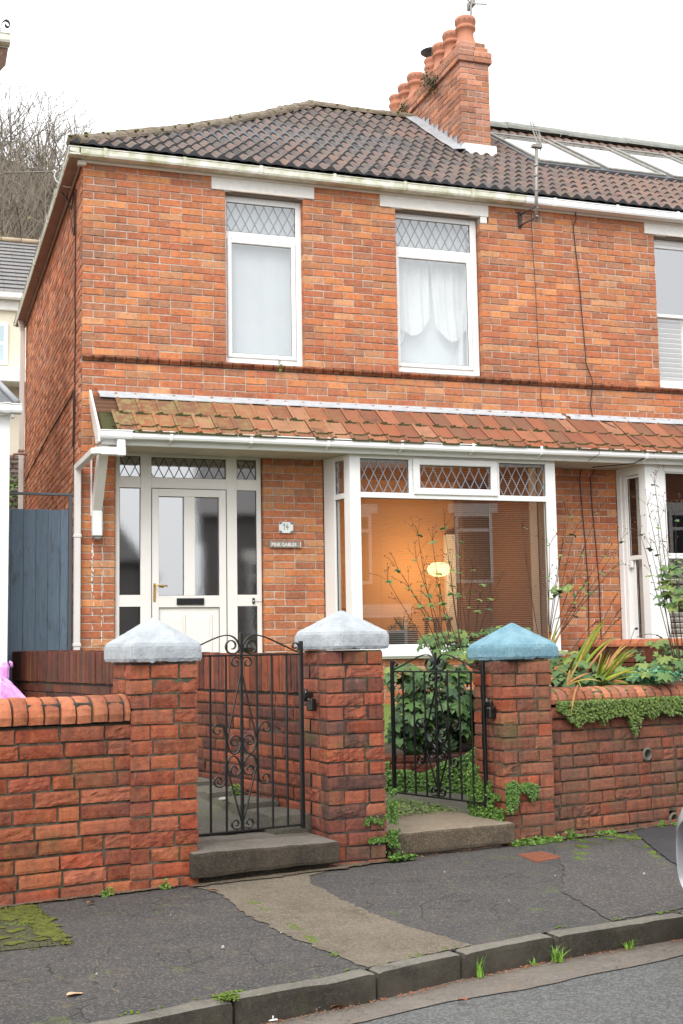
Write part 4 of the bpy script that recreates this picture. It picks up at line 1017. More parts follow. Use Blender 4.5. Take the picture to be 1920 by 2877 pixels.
b = B(); box(b, BX0+.12, BX1-.12, -.40, .30, 1.12, 1.16, ident, 0, .01); make('window_board', b, 'white_int', bay14)
b = B(); box(b, 4.80, 4.93, 1.98, 2.09, .86, 2.62, ident, 0, .01); make('room_door', b, 'white_int', house)
bl = thing('venetian_blind', 'fine slatted venetian blind drawn down behind the glass of the large bay window', 'blind', (3.84, -.42, 1.2))
b = B(); z = 1.25
while z < 3.14:
    b.add([(C0+.10, -.445, z-.0015), (C1-.10, -.445, z-.0015), (C1-.10, -.431, z+.0025), (C0+.10, -.431, z+.0025)], [(0,1,2,3)], 0)
    b.add([(BX0+.135, -.14, z), (C0+.08, -.42, z), (C0+.095, -.42, z+.003), (BX0+.15, -.14, z+.003)], [(0,1,2,3)], 0)
    b.add([(BX1-.135, -.14, z), (C1-.08, -.42, z), (C1-.095, -.42, z+.012), (BX1-.15, -.14, z+.012)], [(0,1,2,3)], 0); z += .0205
make('slats', b, 'slat', bl)
b = B()
for x in (3.0, 3.62, 4.25, 4.72): tube(b, [(x, -.447, 1.25), (x, -.447, 3.14)], .0013, 4)
box(b, C0+.1, C1-.1, -.455, -.42, 3.12, 3.148, ident, 0, .003); make('cords', b, 'slat', bl)
lm = thing('floor_lamp', 'lit floor lamp with a round glowing shade inside the bay window room', 'lamp', (4.352, 1.2, .86))
mt, n, bb = new_mat('lamp_glow'); bb.inputs['Emission Color'].default_value = (1, .68, .30, 1); bb.inputs['Emission Strength'].default_value = 1.7; bb.inputs['Base Color'].default_value = (.9, .8, .6, 1); M['glow'] = mt
b = B(); lathe(b, [(.02, -.085), (.07, -.078), (.118, -.05), (.140, 0), (.118, .05), (.07, .078), (.02, .085)], (4.352, 1.2, 2.116), 24); make('lamp_shade', b, 'glow', lm)
b = B(); tube(b, [(4.352, 1.2, 2.02), (4.352, 1.2, .90)], .011, 8); lathe(b, [(.14, 0), (.14, .02), (.02, .03)], (4.352, 1.2, .862), 18); make('lamp_stand', b, 'brass', lm)
pl = bpy.data.lights.new('lamp_light', 'POINT'); pl.energy = 21; pl.color = (1, .66, .34); pl.shadow_soft_size = .15
plo = bpy.data.objects.new('lamp_light', pl); COL.objects.link(plo); plo.location = (4.2, 1.25, 2.32-2.116+2.116); plo.parent = lm; plo.location = (-.02, .22, 1.30)
t = thing('potted_plant', 'dark grey pot of small-leaved houseplant on the bay window board', 'plant pot', (3.40, -.05, 1.16))
b = B(); lathe(b, [(.09, 0), (.15, .03), (.165, .16), (.15, .22), (.135, .22), (.13, .18)], (3.40, -.02, 1.161), 22); make('pot', b, 'darkgrey', t)
b = B()
for i in range(260):
    a = rng.random()*6.28; rr = .17*math.sqrt(rng.random()); p = Vector((3.40+rr*math.cos(a), -.02+rr*.8*math.sin(a), 1.37+.13*rng.random()*(1.2-rr/.2))); d = Vector((rng.uniform(-1,1), rng.uniform(-1,1), rng.uniform(-.3,1))).normalized()*.018; e = d.orthogonal().normalized()*.008
    b.add([p-e, p+d, p+e, p-d*.4], [(0,1,2,3)])
for i in range(14): a = rng.random()*6.28; tube(b, [(3.40, -.02, 1.36), (3.40+.1*math.cos(a), -.02+.08*math.sin(a), 1.50+.05*rng.random())], .003, 4)
make('foliage', b, 'leaf_dark', t)
b = B(); box(b, 4.95, 5.34, 1.84, 2.08, .86, 3.1, ident, 0, .01); box(b, 4.97, 5.13, 1.832, 1.842, 1.0, 3.0, ident, 0, .002); box(b, 5.15, 5.32, 1.832, 1.842, 1.0, 3.0, ident, 0, .002)
solo('added_dark_box', b, 'room_shade', 'added tall brown box that darkens the right of the bay window room', 'added_dark_box')  # invented box; its dark colour stands for the shaded end of the room
b = B(); box(b, 2.55, 3.55, .9, 1.75, .86, 1.28, ident, 0, .06); box(b, 2.55, 3.55, 1.6, 1.85, .86, 1.68, ident, 0, .08); box(b, 2.4, 2.6, .9, 1.85, .86, 1.5, ident, 0, .06); solo('sofa', b, 'sofa', 'orange sofa seen low inside the bay window room', 'sofa')
b = B(); box(b, 4.42, 4.68, 1.55, 1.92, 1.52, 1.56, ident, 0, .01)
for x, y in ((4.46, 1.6), (4.64, 1.6), (4.46, 1.88), (4.64, 1.88)): box(b, x-.02, x+.02, y-.02, y+.02, .86, 1.52, ident, 0, .004)
solo('side_table', b, 'wood', 'small dark wooden table behind the lamp inside the bay', 'table')
# upper window dressings
b = B(); n = 24; vs = []
for i in range(n+1):
    x = 1.50+.86*i/n; vs += [(x, .20+.004*math.sin(i*1.1), 4.24), (x, .20+.004*math.sin(i*1.1), 6.02)]
b.add(vs, [(2*i, 2*i+2, 2*i+3, 2*i+1) for i in range(n)], 0, None, None, True); solo('roller_blind', b, 'blind_up', 'pale blind closing the left upstairs window above the front door', 'blind')
def drape(side):
    """net curtain looped up and tucked to the outer side"""
    b = B(); nx, nz = 34, 44; vs = []
    for k in range(nz+1):
        f = k/nz
        for i in range(nx+1):
            g = i/nx
            if side < 0:   # left curtain: x from left jamb to the centre
                xr = 3.90-.004*math.sin(f*3); bot = 4.80-.16*math.sin(PI*min(1, (1-g)*1.15))**.8+.10*g*g
                x = 3.44+(xr-3.44)*g
            else:
                bot = 4.86-.25*math.sin(PI*min(1, g*.95+.05))**.7+.02
                x = 3.915+(.06*f**2)*(1-g)+(4.37-3.915)*g
            z = 6.0+(bot-6.0)*f
            y = .23+.012*math.sin(g*17+side)+.010*math.sin(g*31)*(1-.4*f)+(.05*max(0, f-.75)*4*math.sin(PI*g))*-1
            vs.append((x, y, z))
    b.add(vs, [(k*(nx+1)+i, k*(nx+1)+i+1, (k+1)*(nx+1)+i+1, (k+1)*(nx+1)+i) for k in range(nz) for i in range(nx)], 0, None, None, True)
    # tail hanging at the jamb
    vs = []; x0 = 3.455 if side < 0 else 4.32; sg = 1 if side < 0 else -1
    for k in range(21):
        f = k/20; z = 5.0+(4.30-5.0)*f
        for i in range(9):
            g = i/8; wd = (.03+.10*math.sin(PI*min(1, f*1.2))**2*(1 if f < .8 else .6)) if side < 0 else (.03+.13*f**1.3)
            vs.append((x0+sg*wd*g, .215+.012*math.sin(g*9+f*3), z))
    b.add(vs, [(k*9+i, k*9+i+1, (k+1)*9+i+1, (k+1)*9+i) for k in range(20) for i in range(8)], 0, None, None, True)
    return b
solo('net_curtain', drape(-1), 'curtain', 'left half of the looped white curtains in the middle upstairs window', 'curtain', 'looped curtains upstairs')
solo('net_curtain', drape(1), 'curtain', 'right half of the looped white curtains in the middle upstairs window', 'curtain', 'looped curtains upstairs')
M['blind_mid'] = simple('grey_blind', (.66,.70,.71), .9)
b = B(); b.add([(3.35, .30, 4.15), (4.5, .30, 4.15), (4.5, .30, 6.1), (3.35, .30, 6.1)], [(0,1,2,3)]); solo('roller_blind', b, 'blind_mid', 'plain grey blind behind the looped curtains in the middle upstairs window', 'blind')

# ================================================================== neighbouring house: upper sash and bay
def shutters(parent, xf, u0, u1, v0, v1, pitch, w):
    b = B(); fr(b, xf, u0, u1, v0, v1, .035, .035, .04, .04, w-.015, w+.012, .004); v = v0+.05
    while v < v1-.045:
        b.add([xf(u0+.035, v-.003, w-.02), xf(u1-.035, v-.003, w-.02), xf(u1-.035, v+pitch*.62, w+.014), xf(u0+.035, v+pitch*.62, w+.014), xf(u0+.035, v+.006, w-.022), xf(u1-.035, v+.006, w-.022), xf(u1-.035, v+pitch*.62+.008, w+.010), xf(u0+.035, v+pitch*.62+.008, w+.010)], BOXF); v += pitch
    return make('shutter', b, 'white_int', parent)
b = B(); fr(b, XF, 6.735, 7.74, 4.205, 6.035, .02, .05, .05, .06, -.16, -.10); wn = make('window', b, 'upvc', nb)
b = B(); fr(b, XF, 6.755, 7.69, 5.08, 5.975, .045, .045, .04, .045, -.14, -.105); fr(b, XF, 6.756, 7.69, 4.256, 5.115, .045, .045, .06, .035, -.165, -.141); make('sash', b, 'upvc', wn)
pane(XF, 6.80, 7.645, 5.12, 5.93, -.125, 'glass_nb', wn, seal=False); pane(XF, 6.80, 7.645, 4.316, 5.08, -.152, 'glass_up', wn, seal=False)
shutters(wn, XF, 6.77, 7.22, 4.28, 5.10, .060, -.21); shutters(wn, XF, 7.23, 7.68, 4.28, 5.10, .060, -.21)
b = B()
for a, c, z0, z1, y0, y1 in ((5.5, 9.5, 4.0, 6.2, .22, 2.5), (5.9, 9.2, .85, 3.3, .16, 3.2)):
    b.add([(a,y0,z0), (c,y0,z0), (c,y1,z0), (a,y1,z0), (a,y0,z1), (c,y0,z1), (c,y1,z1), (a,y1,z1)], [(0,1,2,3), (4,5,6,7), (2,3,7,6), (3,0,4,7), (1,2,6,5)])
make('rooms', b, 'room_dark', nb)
N0, N1, D0, D1, YN = 6.076, 8.62, 6.150, 8.55, .50
bay16, ns, nsl = bay(nb, N0, N1, D0, D1, YN, 'bay_window')
b = B(); prism(b, [(N0-.02, -.003), (D0-.04, -YN-.06), (D1+.04, -YN-.06), (N1+.02, -.003)], 1.089, 1.150); make('sill', b, 'upvc', bay16)
FN = lambda u, v, w: (u, -YN-w, v)
b = B()
prism(b, [(D0, -YN), (D0+.14, -YN), (D0+.14, -YN+.09), (D0+.06, -YN+.10), (D0-.016, -YN+.11)], 1.15, 3.196)
box(b, D0+.1405, D0+.20, -.09, -.012, 1.15, 3.196, lambda x, y, z: FN(x, z, y), 0, .004); box(b, D0+.2005, D0+.262, -.085, -.02, 1.15, 3.196, lambda x, y, z: FN(x, z, y), 0, .006)
box(b, D0+.262, 7.55, -.09, -.012, 3.118, 3.196, lambda x, y, z: FN(x, z, y), 0, .004); box(b, 7.50, 8.55, -.12, -.004, 1.15, 3.196, lambda x, y, z: FN(x, z, y), 0, .004)
box(b, D0+.262, 7.5, -.09, -.03, 1.15, 1.21, lambda x, y, z: FN(x, z, y), 0, .004)
q = lambda x, y, z: ns(x, z, y)
box(b, 0, .075, -.09, -.002, 1.15, 3.196, q, 0, .004); box(b, .0755, .13, -.09, -.016, 1.15, 3.10, q, 0, .004); box(b, nsl-.115, nsl, -.09, -.003, 1.15, 3.196, q, 0, .002); box(b, .0755, nsl-.115, -.09, -.003, 3.10, 3.196, q, 0, .004)
make('bay_frame', b, 'upvc', bay16)
b = B()
fr(b, FN, D0+.265, 7.50, 2.14, 3.115, .014, .04, .06, .012, -.06, -.025); fr(b, FN, D0+.266, 7.50, 1.21, 2.185, .02, .04, .05, .04, -.088, -.061)
box(b, D0+.262, D0+.28, -.06, -.022, 2.08, 2.14, lambda x, y, z: FN(x, z, y), 0, .006)
fr(b, ns, .13, nsl-.115, 2.14, 3.095, .035, .03, .05, .03, -.06, -.025); fr(b, ns, .131, nsl-.116, 1.21, 2.18, .085, .03, .05, .03, -.088, -.061)
box(b, .132, .20, -.06, -.022, 2.05, 2.14, q, 0, .012)
make('sash', b, 'upvc', bay16)
pane(FN, D0+.28, 7.46, 2.20, 3.10, -.04, 'glass', bay16, seal=False); pane(FN, D0+.286, 7.46, 1.26, 2.145, -.075, 'glass', bay16, seal=False)
pane(ns, .165, nsl-.145, 2.19, 3.065, -.04, 'glass', bay16, seal=True); pane(ns, .216, nsl-.146, 1.26, 2.15, -.075, 'glass', bay16, seal=True)
shutters(bay16, FN, D0+.27, 6.85, 1.2, 2.20, .062, -.13); shutters(bay16, FN, 6.86, 7.45, 1.2, 2.20, .062, -.13)
b = B()
for k in range(8): box(b, .20+k*.012, .208+k*.012, -.20, -.12, 1.2, 3.08, q, 0, 0)
make('inner_shutter', b, 'white_int', bay16)
b = B()   # garden boundary wall between the two houses
xp = lambda u, v, w: (5.46-w, -.08-u, v)
for r_ in brick_rects(0, 4.0, .35, 1.00, (), base=.35): brick(b, xp, *r_, d=.1, ch=.004, j=.002)
mortar(b, xp, 0, 4.0, .3, 1.0)
u = 0
while u < 3.98: brick(b, xp, u, u+.066, 1.008, 1.17, d=.22, ch=.006, j=.004); u += .076
b.add([(5.69, -.08, .3), (5.69, -4.1, .3), (5.69, -4.1, 1.16), (5.69, -.08, 1.16)], [(0,1,2,3)], 1)
w2 = solo('boundary_wall', b, ['brick_dark', 'mortar_d'], 'dark red brick boundary wall between the two front gardens below the right-hand bay', 'wall'); 
b = B(); u = -.0
while u < 3.98:
    xx = -.08-u; vs = []
    pr_ = [(5.45, 1.172), (5.452, 1.20), (5.475, 1.235), (5.52, 1.248), (5.63, 1.248), (5.68, 1.235), (5.70, 1.20), (5.70, 1.172)]
    extr(b, pr_, xx, xx-.104, lambda u_, a, c: (a, u_, c)); u += .112
make('coping', b, 'coping', w2)
# ================================================================== GARDEN WALLS
XW = lambda t0: (lambda u, v, w: ST(u, t0-w, v))
def gwall(name, label, u0, u1, ztop, mats, t0=0., heads=.12, over=None, thick=.22, holes=()):
    b = B(); xf = XW(t0)
    for r_ in brick_rects(u0, u1, -.02, ztop, holes, base=ztop-16*CH, heads=heads, rand=1, jt=.0125): brick(b, xf, *r_, d=.1, ch=.0035, j=.0028, near=1, amp=.004)
    mortar(b, xf, u0, u1, -.05, ztop, holes, w=-.011, d=.2)
    b.add([ST(u0, t0+thick, -.05), ST(u1, t0+thick, -.05), ST(u1, t0+thick, ztop), ST(u0, t0+thick, ztop)], [(0,1,2,3)], 1); b.add([ST(u0, t0, ztop-.002), ST(u1, t0, ztop-.002), ST(u1, t0+thick, ztop-.002), ST(u0, t0+thick, ztop-.002)], [(0,1,2,3)], 1)
    for uu in (u0, u1): b.add([ST(uu, t0+.012, -.05), ST(uu, t0+thick, -.05), ST(uu, t0+thick, ztop), ST(uu, t0+.012, ztop)], [(0,1,2,3)], 1)
    return solo(name, b, mats, label, 'wall')
def bullnose(parent, u0, u1, z0, h, tf, tb, mat, wd, mortarmat, jit=.004):
    """half-round coping bricks laid on edge"""
    b = B(); u = u0
    while u < u1-.02:
        x1 = min(u+wd*rng.uniform(.93, 1.05)-.012, u1); dz = rng.uniform(-jit, jit); dt = rng.uniform(-jit, jit)*1.4; sk = rng.uniform(-.005, .005); rr = rng.random(); sd = rng.uniform(0, 9)
        prof = [(tf-.004, z0+.002), (tf-.010, z0+h*.30), (tf, z0+h*.55), (tf+.028, z0+h*.82), (tf+.062, z0+h*.96), (tf+.10, z0+h), (tb-.06, z0+h*.97), (tb-.01, z0+h*.7), (tb, z0+.002)]
        # refine
        pp = []
        for (a, c), (e, g) in zip(prof[:-1], prof[1:]):
            for q in range(3): pp.append((a+(e-a)*q/3, c+(g-c)*q/3))
        pp.append(prof[-1]); k = len(pp); vs = []; nu = 4
        for i in range(nu+1):
            f = i/nu; e = .004 if i in (0, nu) else 0
            for (a, c) in pp:
                s_ = u+(x1-u)*f; cc = z0+(c-z0)*(1-e*6)+dz; aa = a+dt+sk*f+(e*1.2 if a < (tf+tb)/2 else -e*1.2)
                nv_ = noise.noise_vector(Vector((s_*24, aa*24, cc*24+sd)))*.0022
                vs.append(Vector(ST(s_+.012*((c-z0)/h)*(.3), aa, cc))+nv_)
        fs = [(i*k+j, i*k+j+1, (i+1)*k+j+1, (i+1)*k+j) for i in range(nu) for j in range(k-1)]+[tuple(range(k)), tuple(nu*k+j for j in range(k))]
        b.add(vs, fs, 0, rr, None, False); u = x1+.012
    b.add([ST(u0, tf+.008, z0), ST(u1, tf+.008, z0), ST(u1, tf+.02, z0+h*.72), ST(u0, tf+.02, z0+h*.72)], [(0,1,2,3)], 1)
    b.add([ST(u0, tf+.02, z0+h*.72), ST(u1, tf+.02, z0+h*.72), ST(u1, tf+.09, z0+h*.93), ST(u0, tf+.09, z0+h*.93)], [(0,1,2,3)], 1)
    b.add([ST(u0, tf+.09, z0+h*.93), ST(u1, tf+.09, z0+h*.93), ST(u1, tb, z0+h*.6), ST(u0, tb, z0+h*.6)], [(0,1,2,3)], 1)
    return make('coping', b, [mat, mortarmat], parent)
wl = gwall('garden_wall', 'low red brick garden wall with rounded orange coping bricks on the left', -6.2, -.150, .842, ['brick_wall', 'mortar_g'])
bullnose(wl, -6.2, -.170, .85, .135, -.008, .215, 'coping', .083, 'mortar_d')
wr = gwall('garden_wall', 'weathered brick garden wall with bright green creeper hanging from its rounded coping', 2.615, 9.5, .818, ['brick_right', 'mortar_g'], t0=.01, heads=.3, holes=((3.443, 3.523, .432, .512), (3.665, 3.735, .015, .085)))
bullnose(wr, 2.63, 9.5, .826, .10, -.015, .215, 'coping_r', .078, 'mortar_g', .003)
b = B()   # drain pipes through the right wall
def pipe_hole(b, s, z, r):
    vs = []
    for t_, rr in ((.004, r*1.5), (-.006, r*1.2), (-.006, r), (.15, r*.95)):
        vs += [ST(s+rr*math.cos(2*PI*j/24), t_+.01, z+rr*math.sin(2*PI*j/24)) for j in range(24)]
    b.add(vs, [(i*24+j, i*24+(j+1) % 24, (i+1)*24+(j+1) % 24, (i+1)*24+j) for i in range(3) for j in range(24)], 0, None, None, True)
    b.add(vs[72:96], [tuple(range(24))], 1)
pipe_hole(b, 3.483, .472, .031); pipe_hole(b, 3.70, .035, .030); make('drain_pipe', b, ['pipe_clay', 'dark'], wr)
b = B(); xf = XW(-.012)
for r_ in brick_rects(2.64, 9.4, .742, .818, (), base=.742, rand=1): brick(b, xf, *r_, d=.05, ch=.005, j=.003, near=1, amp=.003)
make('oversailing_course', b, ['brick_right'], wr)

def pillar(label, sc_, tc, a, phi, ztop, bm, mm, cap_c, cap_a, cap_phi, capz, capm, catlab, seed=1):
    root = thing('brick_pillar', label, 'gate pillar', ST(sc_, tc, 0))
    c_, s_ = math.cos(phi), math.sin(phi)
    def loc(u, v, z): return ST(sc_+u*c_+v*s_, tc-u*s_+v*c_, z)
    h = a/2
    f_front = lambda u, v, w: loc(-h+u, -h-w, v); f_left = lambda u, v, w: loc(-h-w, h-u, v); f_right = lambda u, v, w: loc(h+w, -h+u, v); f_back = lambda u, v, w: loc(h-u, h+w, v)
    b = B(); n = int(round(ztop/CH)); base = ztop-n*CH
    mortar_b = B()
    for k in range(n+1):
        v0 = base+(k-1)*CH if k else base-CH; v0 = base+k*CH-CH; v1 = v0+CH-.011; v1 = v0+CH-.010
        if v1 < .0: continue
        v0 = max(v0, -.02); row = k % 2
        spl = rng.uniform(.9, 1.05)
        for fi, f_ in enumerate((f_front, f_left, f_right, f_back)):
            odd = (row+(fi in (1, 2))) % 2
            cuts = [(0, .225*spl), (.236*spl, a)] if odd else [(.0, .118*spl), (.128*spl, a)]
            if fi in (1, 2): cuts = [(.112, a-.112)] if not odd else [(0, .5*a-.005), (.5*a+.005, a)]
            if fi == 3: cuts = [(.0, a)]
            if fi in (0, 3) and False: pass
            # corner ownership: front/back own corners on even rows, sides own them on odd rows
            own = (fi in (0, 3)) == (row == 0)
            if fi in (0, 3):
                if own: segs = [(0, .225), (.236, a)] if k % 4 == 0 else [(0, .113), (.124, a)]
                else: segs = [(.108, a-.108)]
            else:
                if own: segs = [(0, .222), (.233, a)]
                else: segs = [(.108, a-.108)]
            for (x0, x1) in segs:
                dd = .098
                brick(b, f_, x0, x1, v0, v1, d=dd, ch=.004, j=.0028, near=1, amp=.004)
    for f_ in (f_front, f_left, f_right, f_back): mortar(b, f_, .011, a-.011, -.05, ztop, (), w=-.008)
    make('shaft', b, [bm, mm], root)
    # cap: weathered pyramid
    ca = cap_a/2; cc_, cs_ = math.cos(cap_phi), math.sin(cap_phi); z0, z1, z2 = capz
    def cl(u, v, z):
        q = Vector(ST(cap_c[0]+u*cc_+v*cs_, cap_c[1]-u*cs_+v*cc_, z))
        nv_ = noise.noise_vector(q*9+Vector((seed, 0, 0)))*.0028+noise.noise_vector(q*26)*.0016+noise.noise_vector(q*60)*.0012
        return q+nv_
    b = B(); n = 44; vs = []
    def top(u, v):
        d = max(abs(u), abs(v))/ca; r_ = math.hypot(u, v)/ca
        dd = (max(abs(u), abs(v))**7+.15*(min(abs(u), abs(v))**7))**(1/7)/ca
        zz = z1+(z2-z1)*(1-min(1, dd))**.96
        tip = (z2-z1)*.03; zz = min(zz, z2-tip*math.exp(-(r_/.10)**2))
        return zz-(.010 if d > .985 else 0)
    g = [(-ca+2*ca*i/n) for i in range(n+1)]
    for y in g:
        for x in g:
            k_ = .992 if max(abs(x), abs(y)) > ca*.985 else 1
            cr = 1-.02*(min(abs(x), abs(y))/ca > .93 and max(abs(x), abs(y))/ca > .93)
            vs.append(cl(x*k_*cr, y*k_*cr, top(x, y)))
    b.add(vs, [(k*(n+1)+i, k*(n+1)+i+1, (k+1)*(n+1)+i+1, (k+1)*(n+1)+i) for k in range(n) for i in range(n)], 0, None, None, False)
    rim = [(x, -ca) for x in g]+[(ca, y) for y in g[1:]]+[(x, ca) for x in g[::-1][1:]]+[(-ca, y) for y in g[::-1][1:-1]]
    vs = []; m_ = len(rim)
    for q in range(6):
        f = q/5; z = z0+(z1-.010-z0)*f; sc2 = 1-.012*(f > .9)-.03*(f < .1)
        for (x, y) in rim:
            cr = 1-.02*(min(abs(x), abs(y))/ca > .93)
            vs.append(cl(x*sc2*cr*(.992 if q == 5 else 1)/(1-.012 if q == 5 else 1), y*sc2*cr*(.992 if q == 5 else 1)/(1-.012 if q == 5 else 1), z-.004*(f < .1)*noise.noise(Vector((x*30, y*30, seed)))*3))
    b.add(vs, [(q*m_+j, q*m_+(j+1) % m_, (q+1)*m_+(j+1) % m_, (q+1)*m_+j) for q in range(5) for j in range(m_)]+[tuple(range(m_))], 0, None, None, False)
    make('cap', b, capm, root)
    return root
pA = pillar('left brick gate pillar with a chipped grey-white painted pyramid cap', .037, .15, .36, R(6.8), 1.142, 'brick_wall', 'mortar_g', (.024, .15), .402, R(1.0), (1.150, 1.238, 1.385), 'cap_white', '', 1)
pB = pillar('middle brick gate pillar stained dark, with a grey-white painted pyramid cap', 1.212, .15, .357, R(8.4), 1.19, 'brick_mid', 'mortar_d', (1.210, .15), .395, R(-11.4), (1.198, 1.290, 1.425), 'cap_white', '', 5)
pC = pillar('right brick gate pillar with a cracked bright blue painted pyramid cap', 2.464, .15, .357, R(8.6), 1.11, 'brick_right', 'mortar_g', (2.482, .15), .415, R(-3.7), (1.118, 1.200, 1.350), 'cap_blue', '', 9)

# party wall running back from the middle pillar to the house
b = B(); xp = lambda u, v, w: ST(1.085-w, .30+u, v)
zt_ = .985
for r_ in brick_rects(0, 2.6, .15, .935, (), base=.935-12*CH, heads=.1, rand=1): brick(b, xp, *r_, d=.1, ch=.005, j=.004, near=1, amp=.004)
for r_ in brick_rects(2.6, 6.2, .15, .935, (), base=.935-12*CH, heads=.1, rand=1): brick(b, xp, *r_, d=.1, ch=.005, j=.003, mi=2)
mortar(b, xp, 0, 6.2, .05, .94, (), w=-.012)
u = 0
while u < 6.18:
    sg = rng.uniform(-.004, .004); zz = 1.165+.012*u+rng.uniform(-.006, .006); zz = min(zz, 1.225)
    wd = .066+rng.uniform(-.004, .004)
    if u < 2.6: brick(b, lambda a, v, w: xp(a+sg*(v-1)/.2, v, w), u, u+wd, .945, zz, d=.2, ch=.005, j=.003, near=1, amp=.003, w0=.012)
    else: brick(b, xp, u, u+wd, .945, zz, d=.2, ch=.006, j=.003, w0=.012, mi=2)
    u += .0755
b.add([ST(1.10, .3, .94), ST(1.10, 6.5, .94), ST(1.10, 6.5, 1.19), ST(1.10, .3, 1.14)], [(0,1,2,3)], 1)
b.add([ST(1.30, .3, .05), ST(1.30, 6.5, .05), ST(1.30, 6.5, 1.19), ST(1.30, .3, 1.14)], [(0,1,2,3)], 1)
solo('party_wall', b, ['brick_party', 'mortar_d', 'brick_dark'], 'damp dark red wall topped with upright bricks behind the left gate', 'wall')
# low retaining wall behind the open gate
ra, rb = Vector(ST(2.05, 1.66, 0)), Vector(ST(2.92, 1.05, 0)); rd = (rb-ra).normalized(); rn = Vector((rd.y, -rd.x, 0)); RL = (rb-ra).length
b = B(); xr = lambda u, v, w: tuple(ra+rd*u+rn*w+Vector((0, 0, v)))
for r_ in brick_rects(0, RL, .08, .44, (), heads=.2, rand=1): brick(b, xr, *r_, d=.2, ch=.005, j=.004, near=1, amp=.004)
mortar(b, xr, 0, RL, .05, .42, (), w=-.012)
solo('retaining_wall', b, ['brick_dark', 'mortar_d'], 'low brick retaining wall smothered in creeper behind the open gate', 'wall')
b = B()
for i in range(16): 
    c = Vector(ST(1.93+rng.uniform(-.10, .14), 1.60+rng.uniform(-.12, .14), .20+.24*(i/16))); s_ = rng.uniform(.04, .075)
    rblock(b, [(c.x-s_, c.y-s_*.7), (c.x+s_, c.y-s_), (c.x+s_*.9, c.y+s_), (c.x-s_, c.y+s_*.8)], c.z-s_*.6, c.z+s_*.5, 4, 4, 4, .016, 14, .02, xf=ident, seed=i)
solo('stone_heap', b, 'stone_grey', 'small heap of rough grey stones at the left end of the retaining wall', 'stones')

# steps
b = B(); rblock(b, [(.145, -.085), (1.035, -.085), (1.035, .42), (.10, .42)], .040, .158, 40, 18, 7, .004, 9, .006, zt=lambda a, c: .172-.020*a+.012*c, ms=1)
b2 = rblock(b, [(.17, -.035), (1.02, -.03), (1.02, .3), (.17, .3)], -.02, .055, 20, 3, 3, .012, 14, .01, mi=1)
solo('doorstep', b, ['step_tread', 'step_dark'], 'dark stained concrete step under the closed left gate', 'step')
b = B(); rblock(b, [(1.42, -.02), (2.29, -.062), (2.30, .55), (1.30, .95)], .022, .150, 40, 26, 7, .004, 9, .006, zt=lambda a, c: .146-.004*a+.012*c, ms=2)
rblock(b, [(1.44, .02), (2.24, -.015), (2.24, .2), (1.44, .2)], -.01, .05, 16, 3, 2, .01, 16, .012, mi=1)
solo('doorstep', b, ['step_tan', 'stone_grey', 'step_tan_side'], 'tan concrete step between the middle pillar and the blue-capped pillar', 'step')

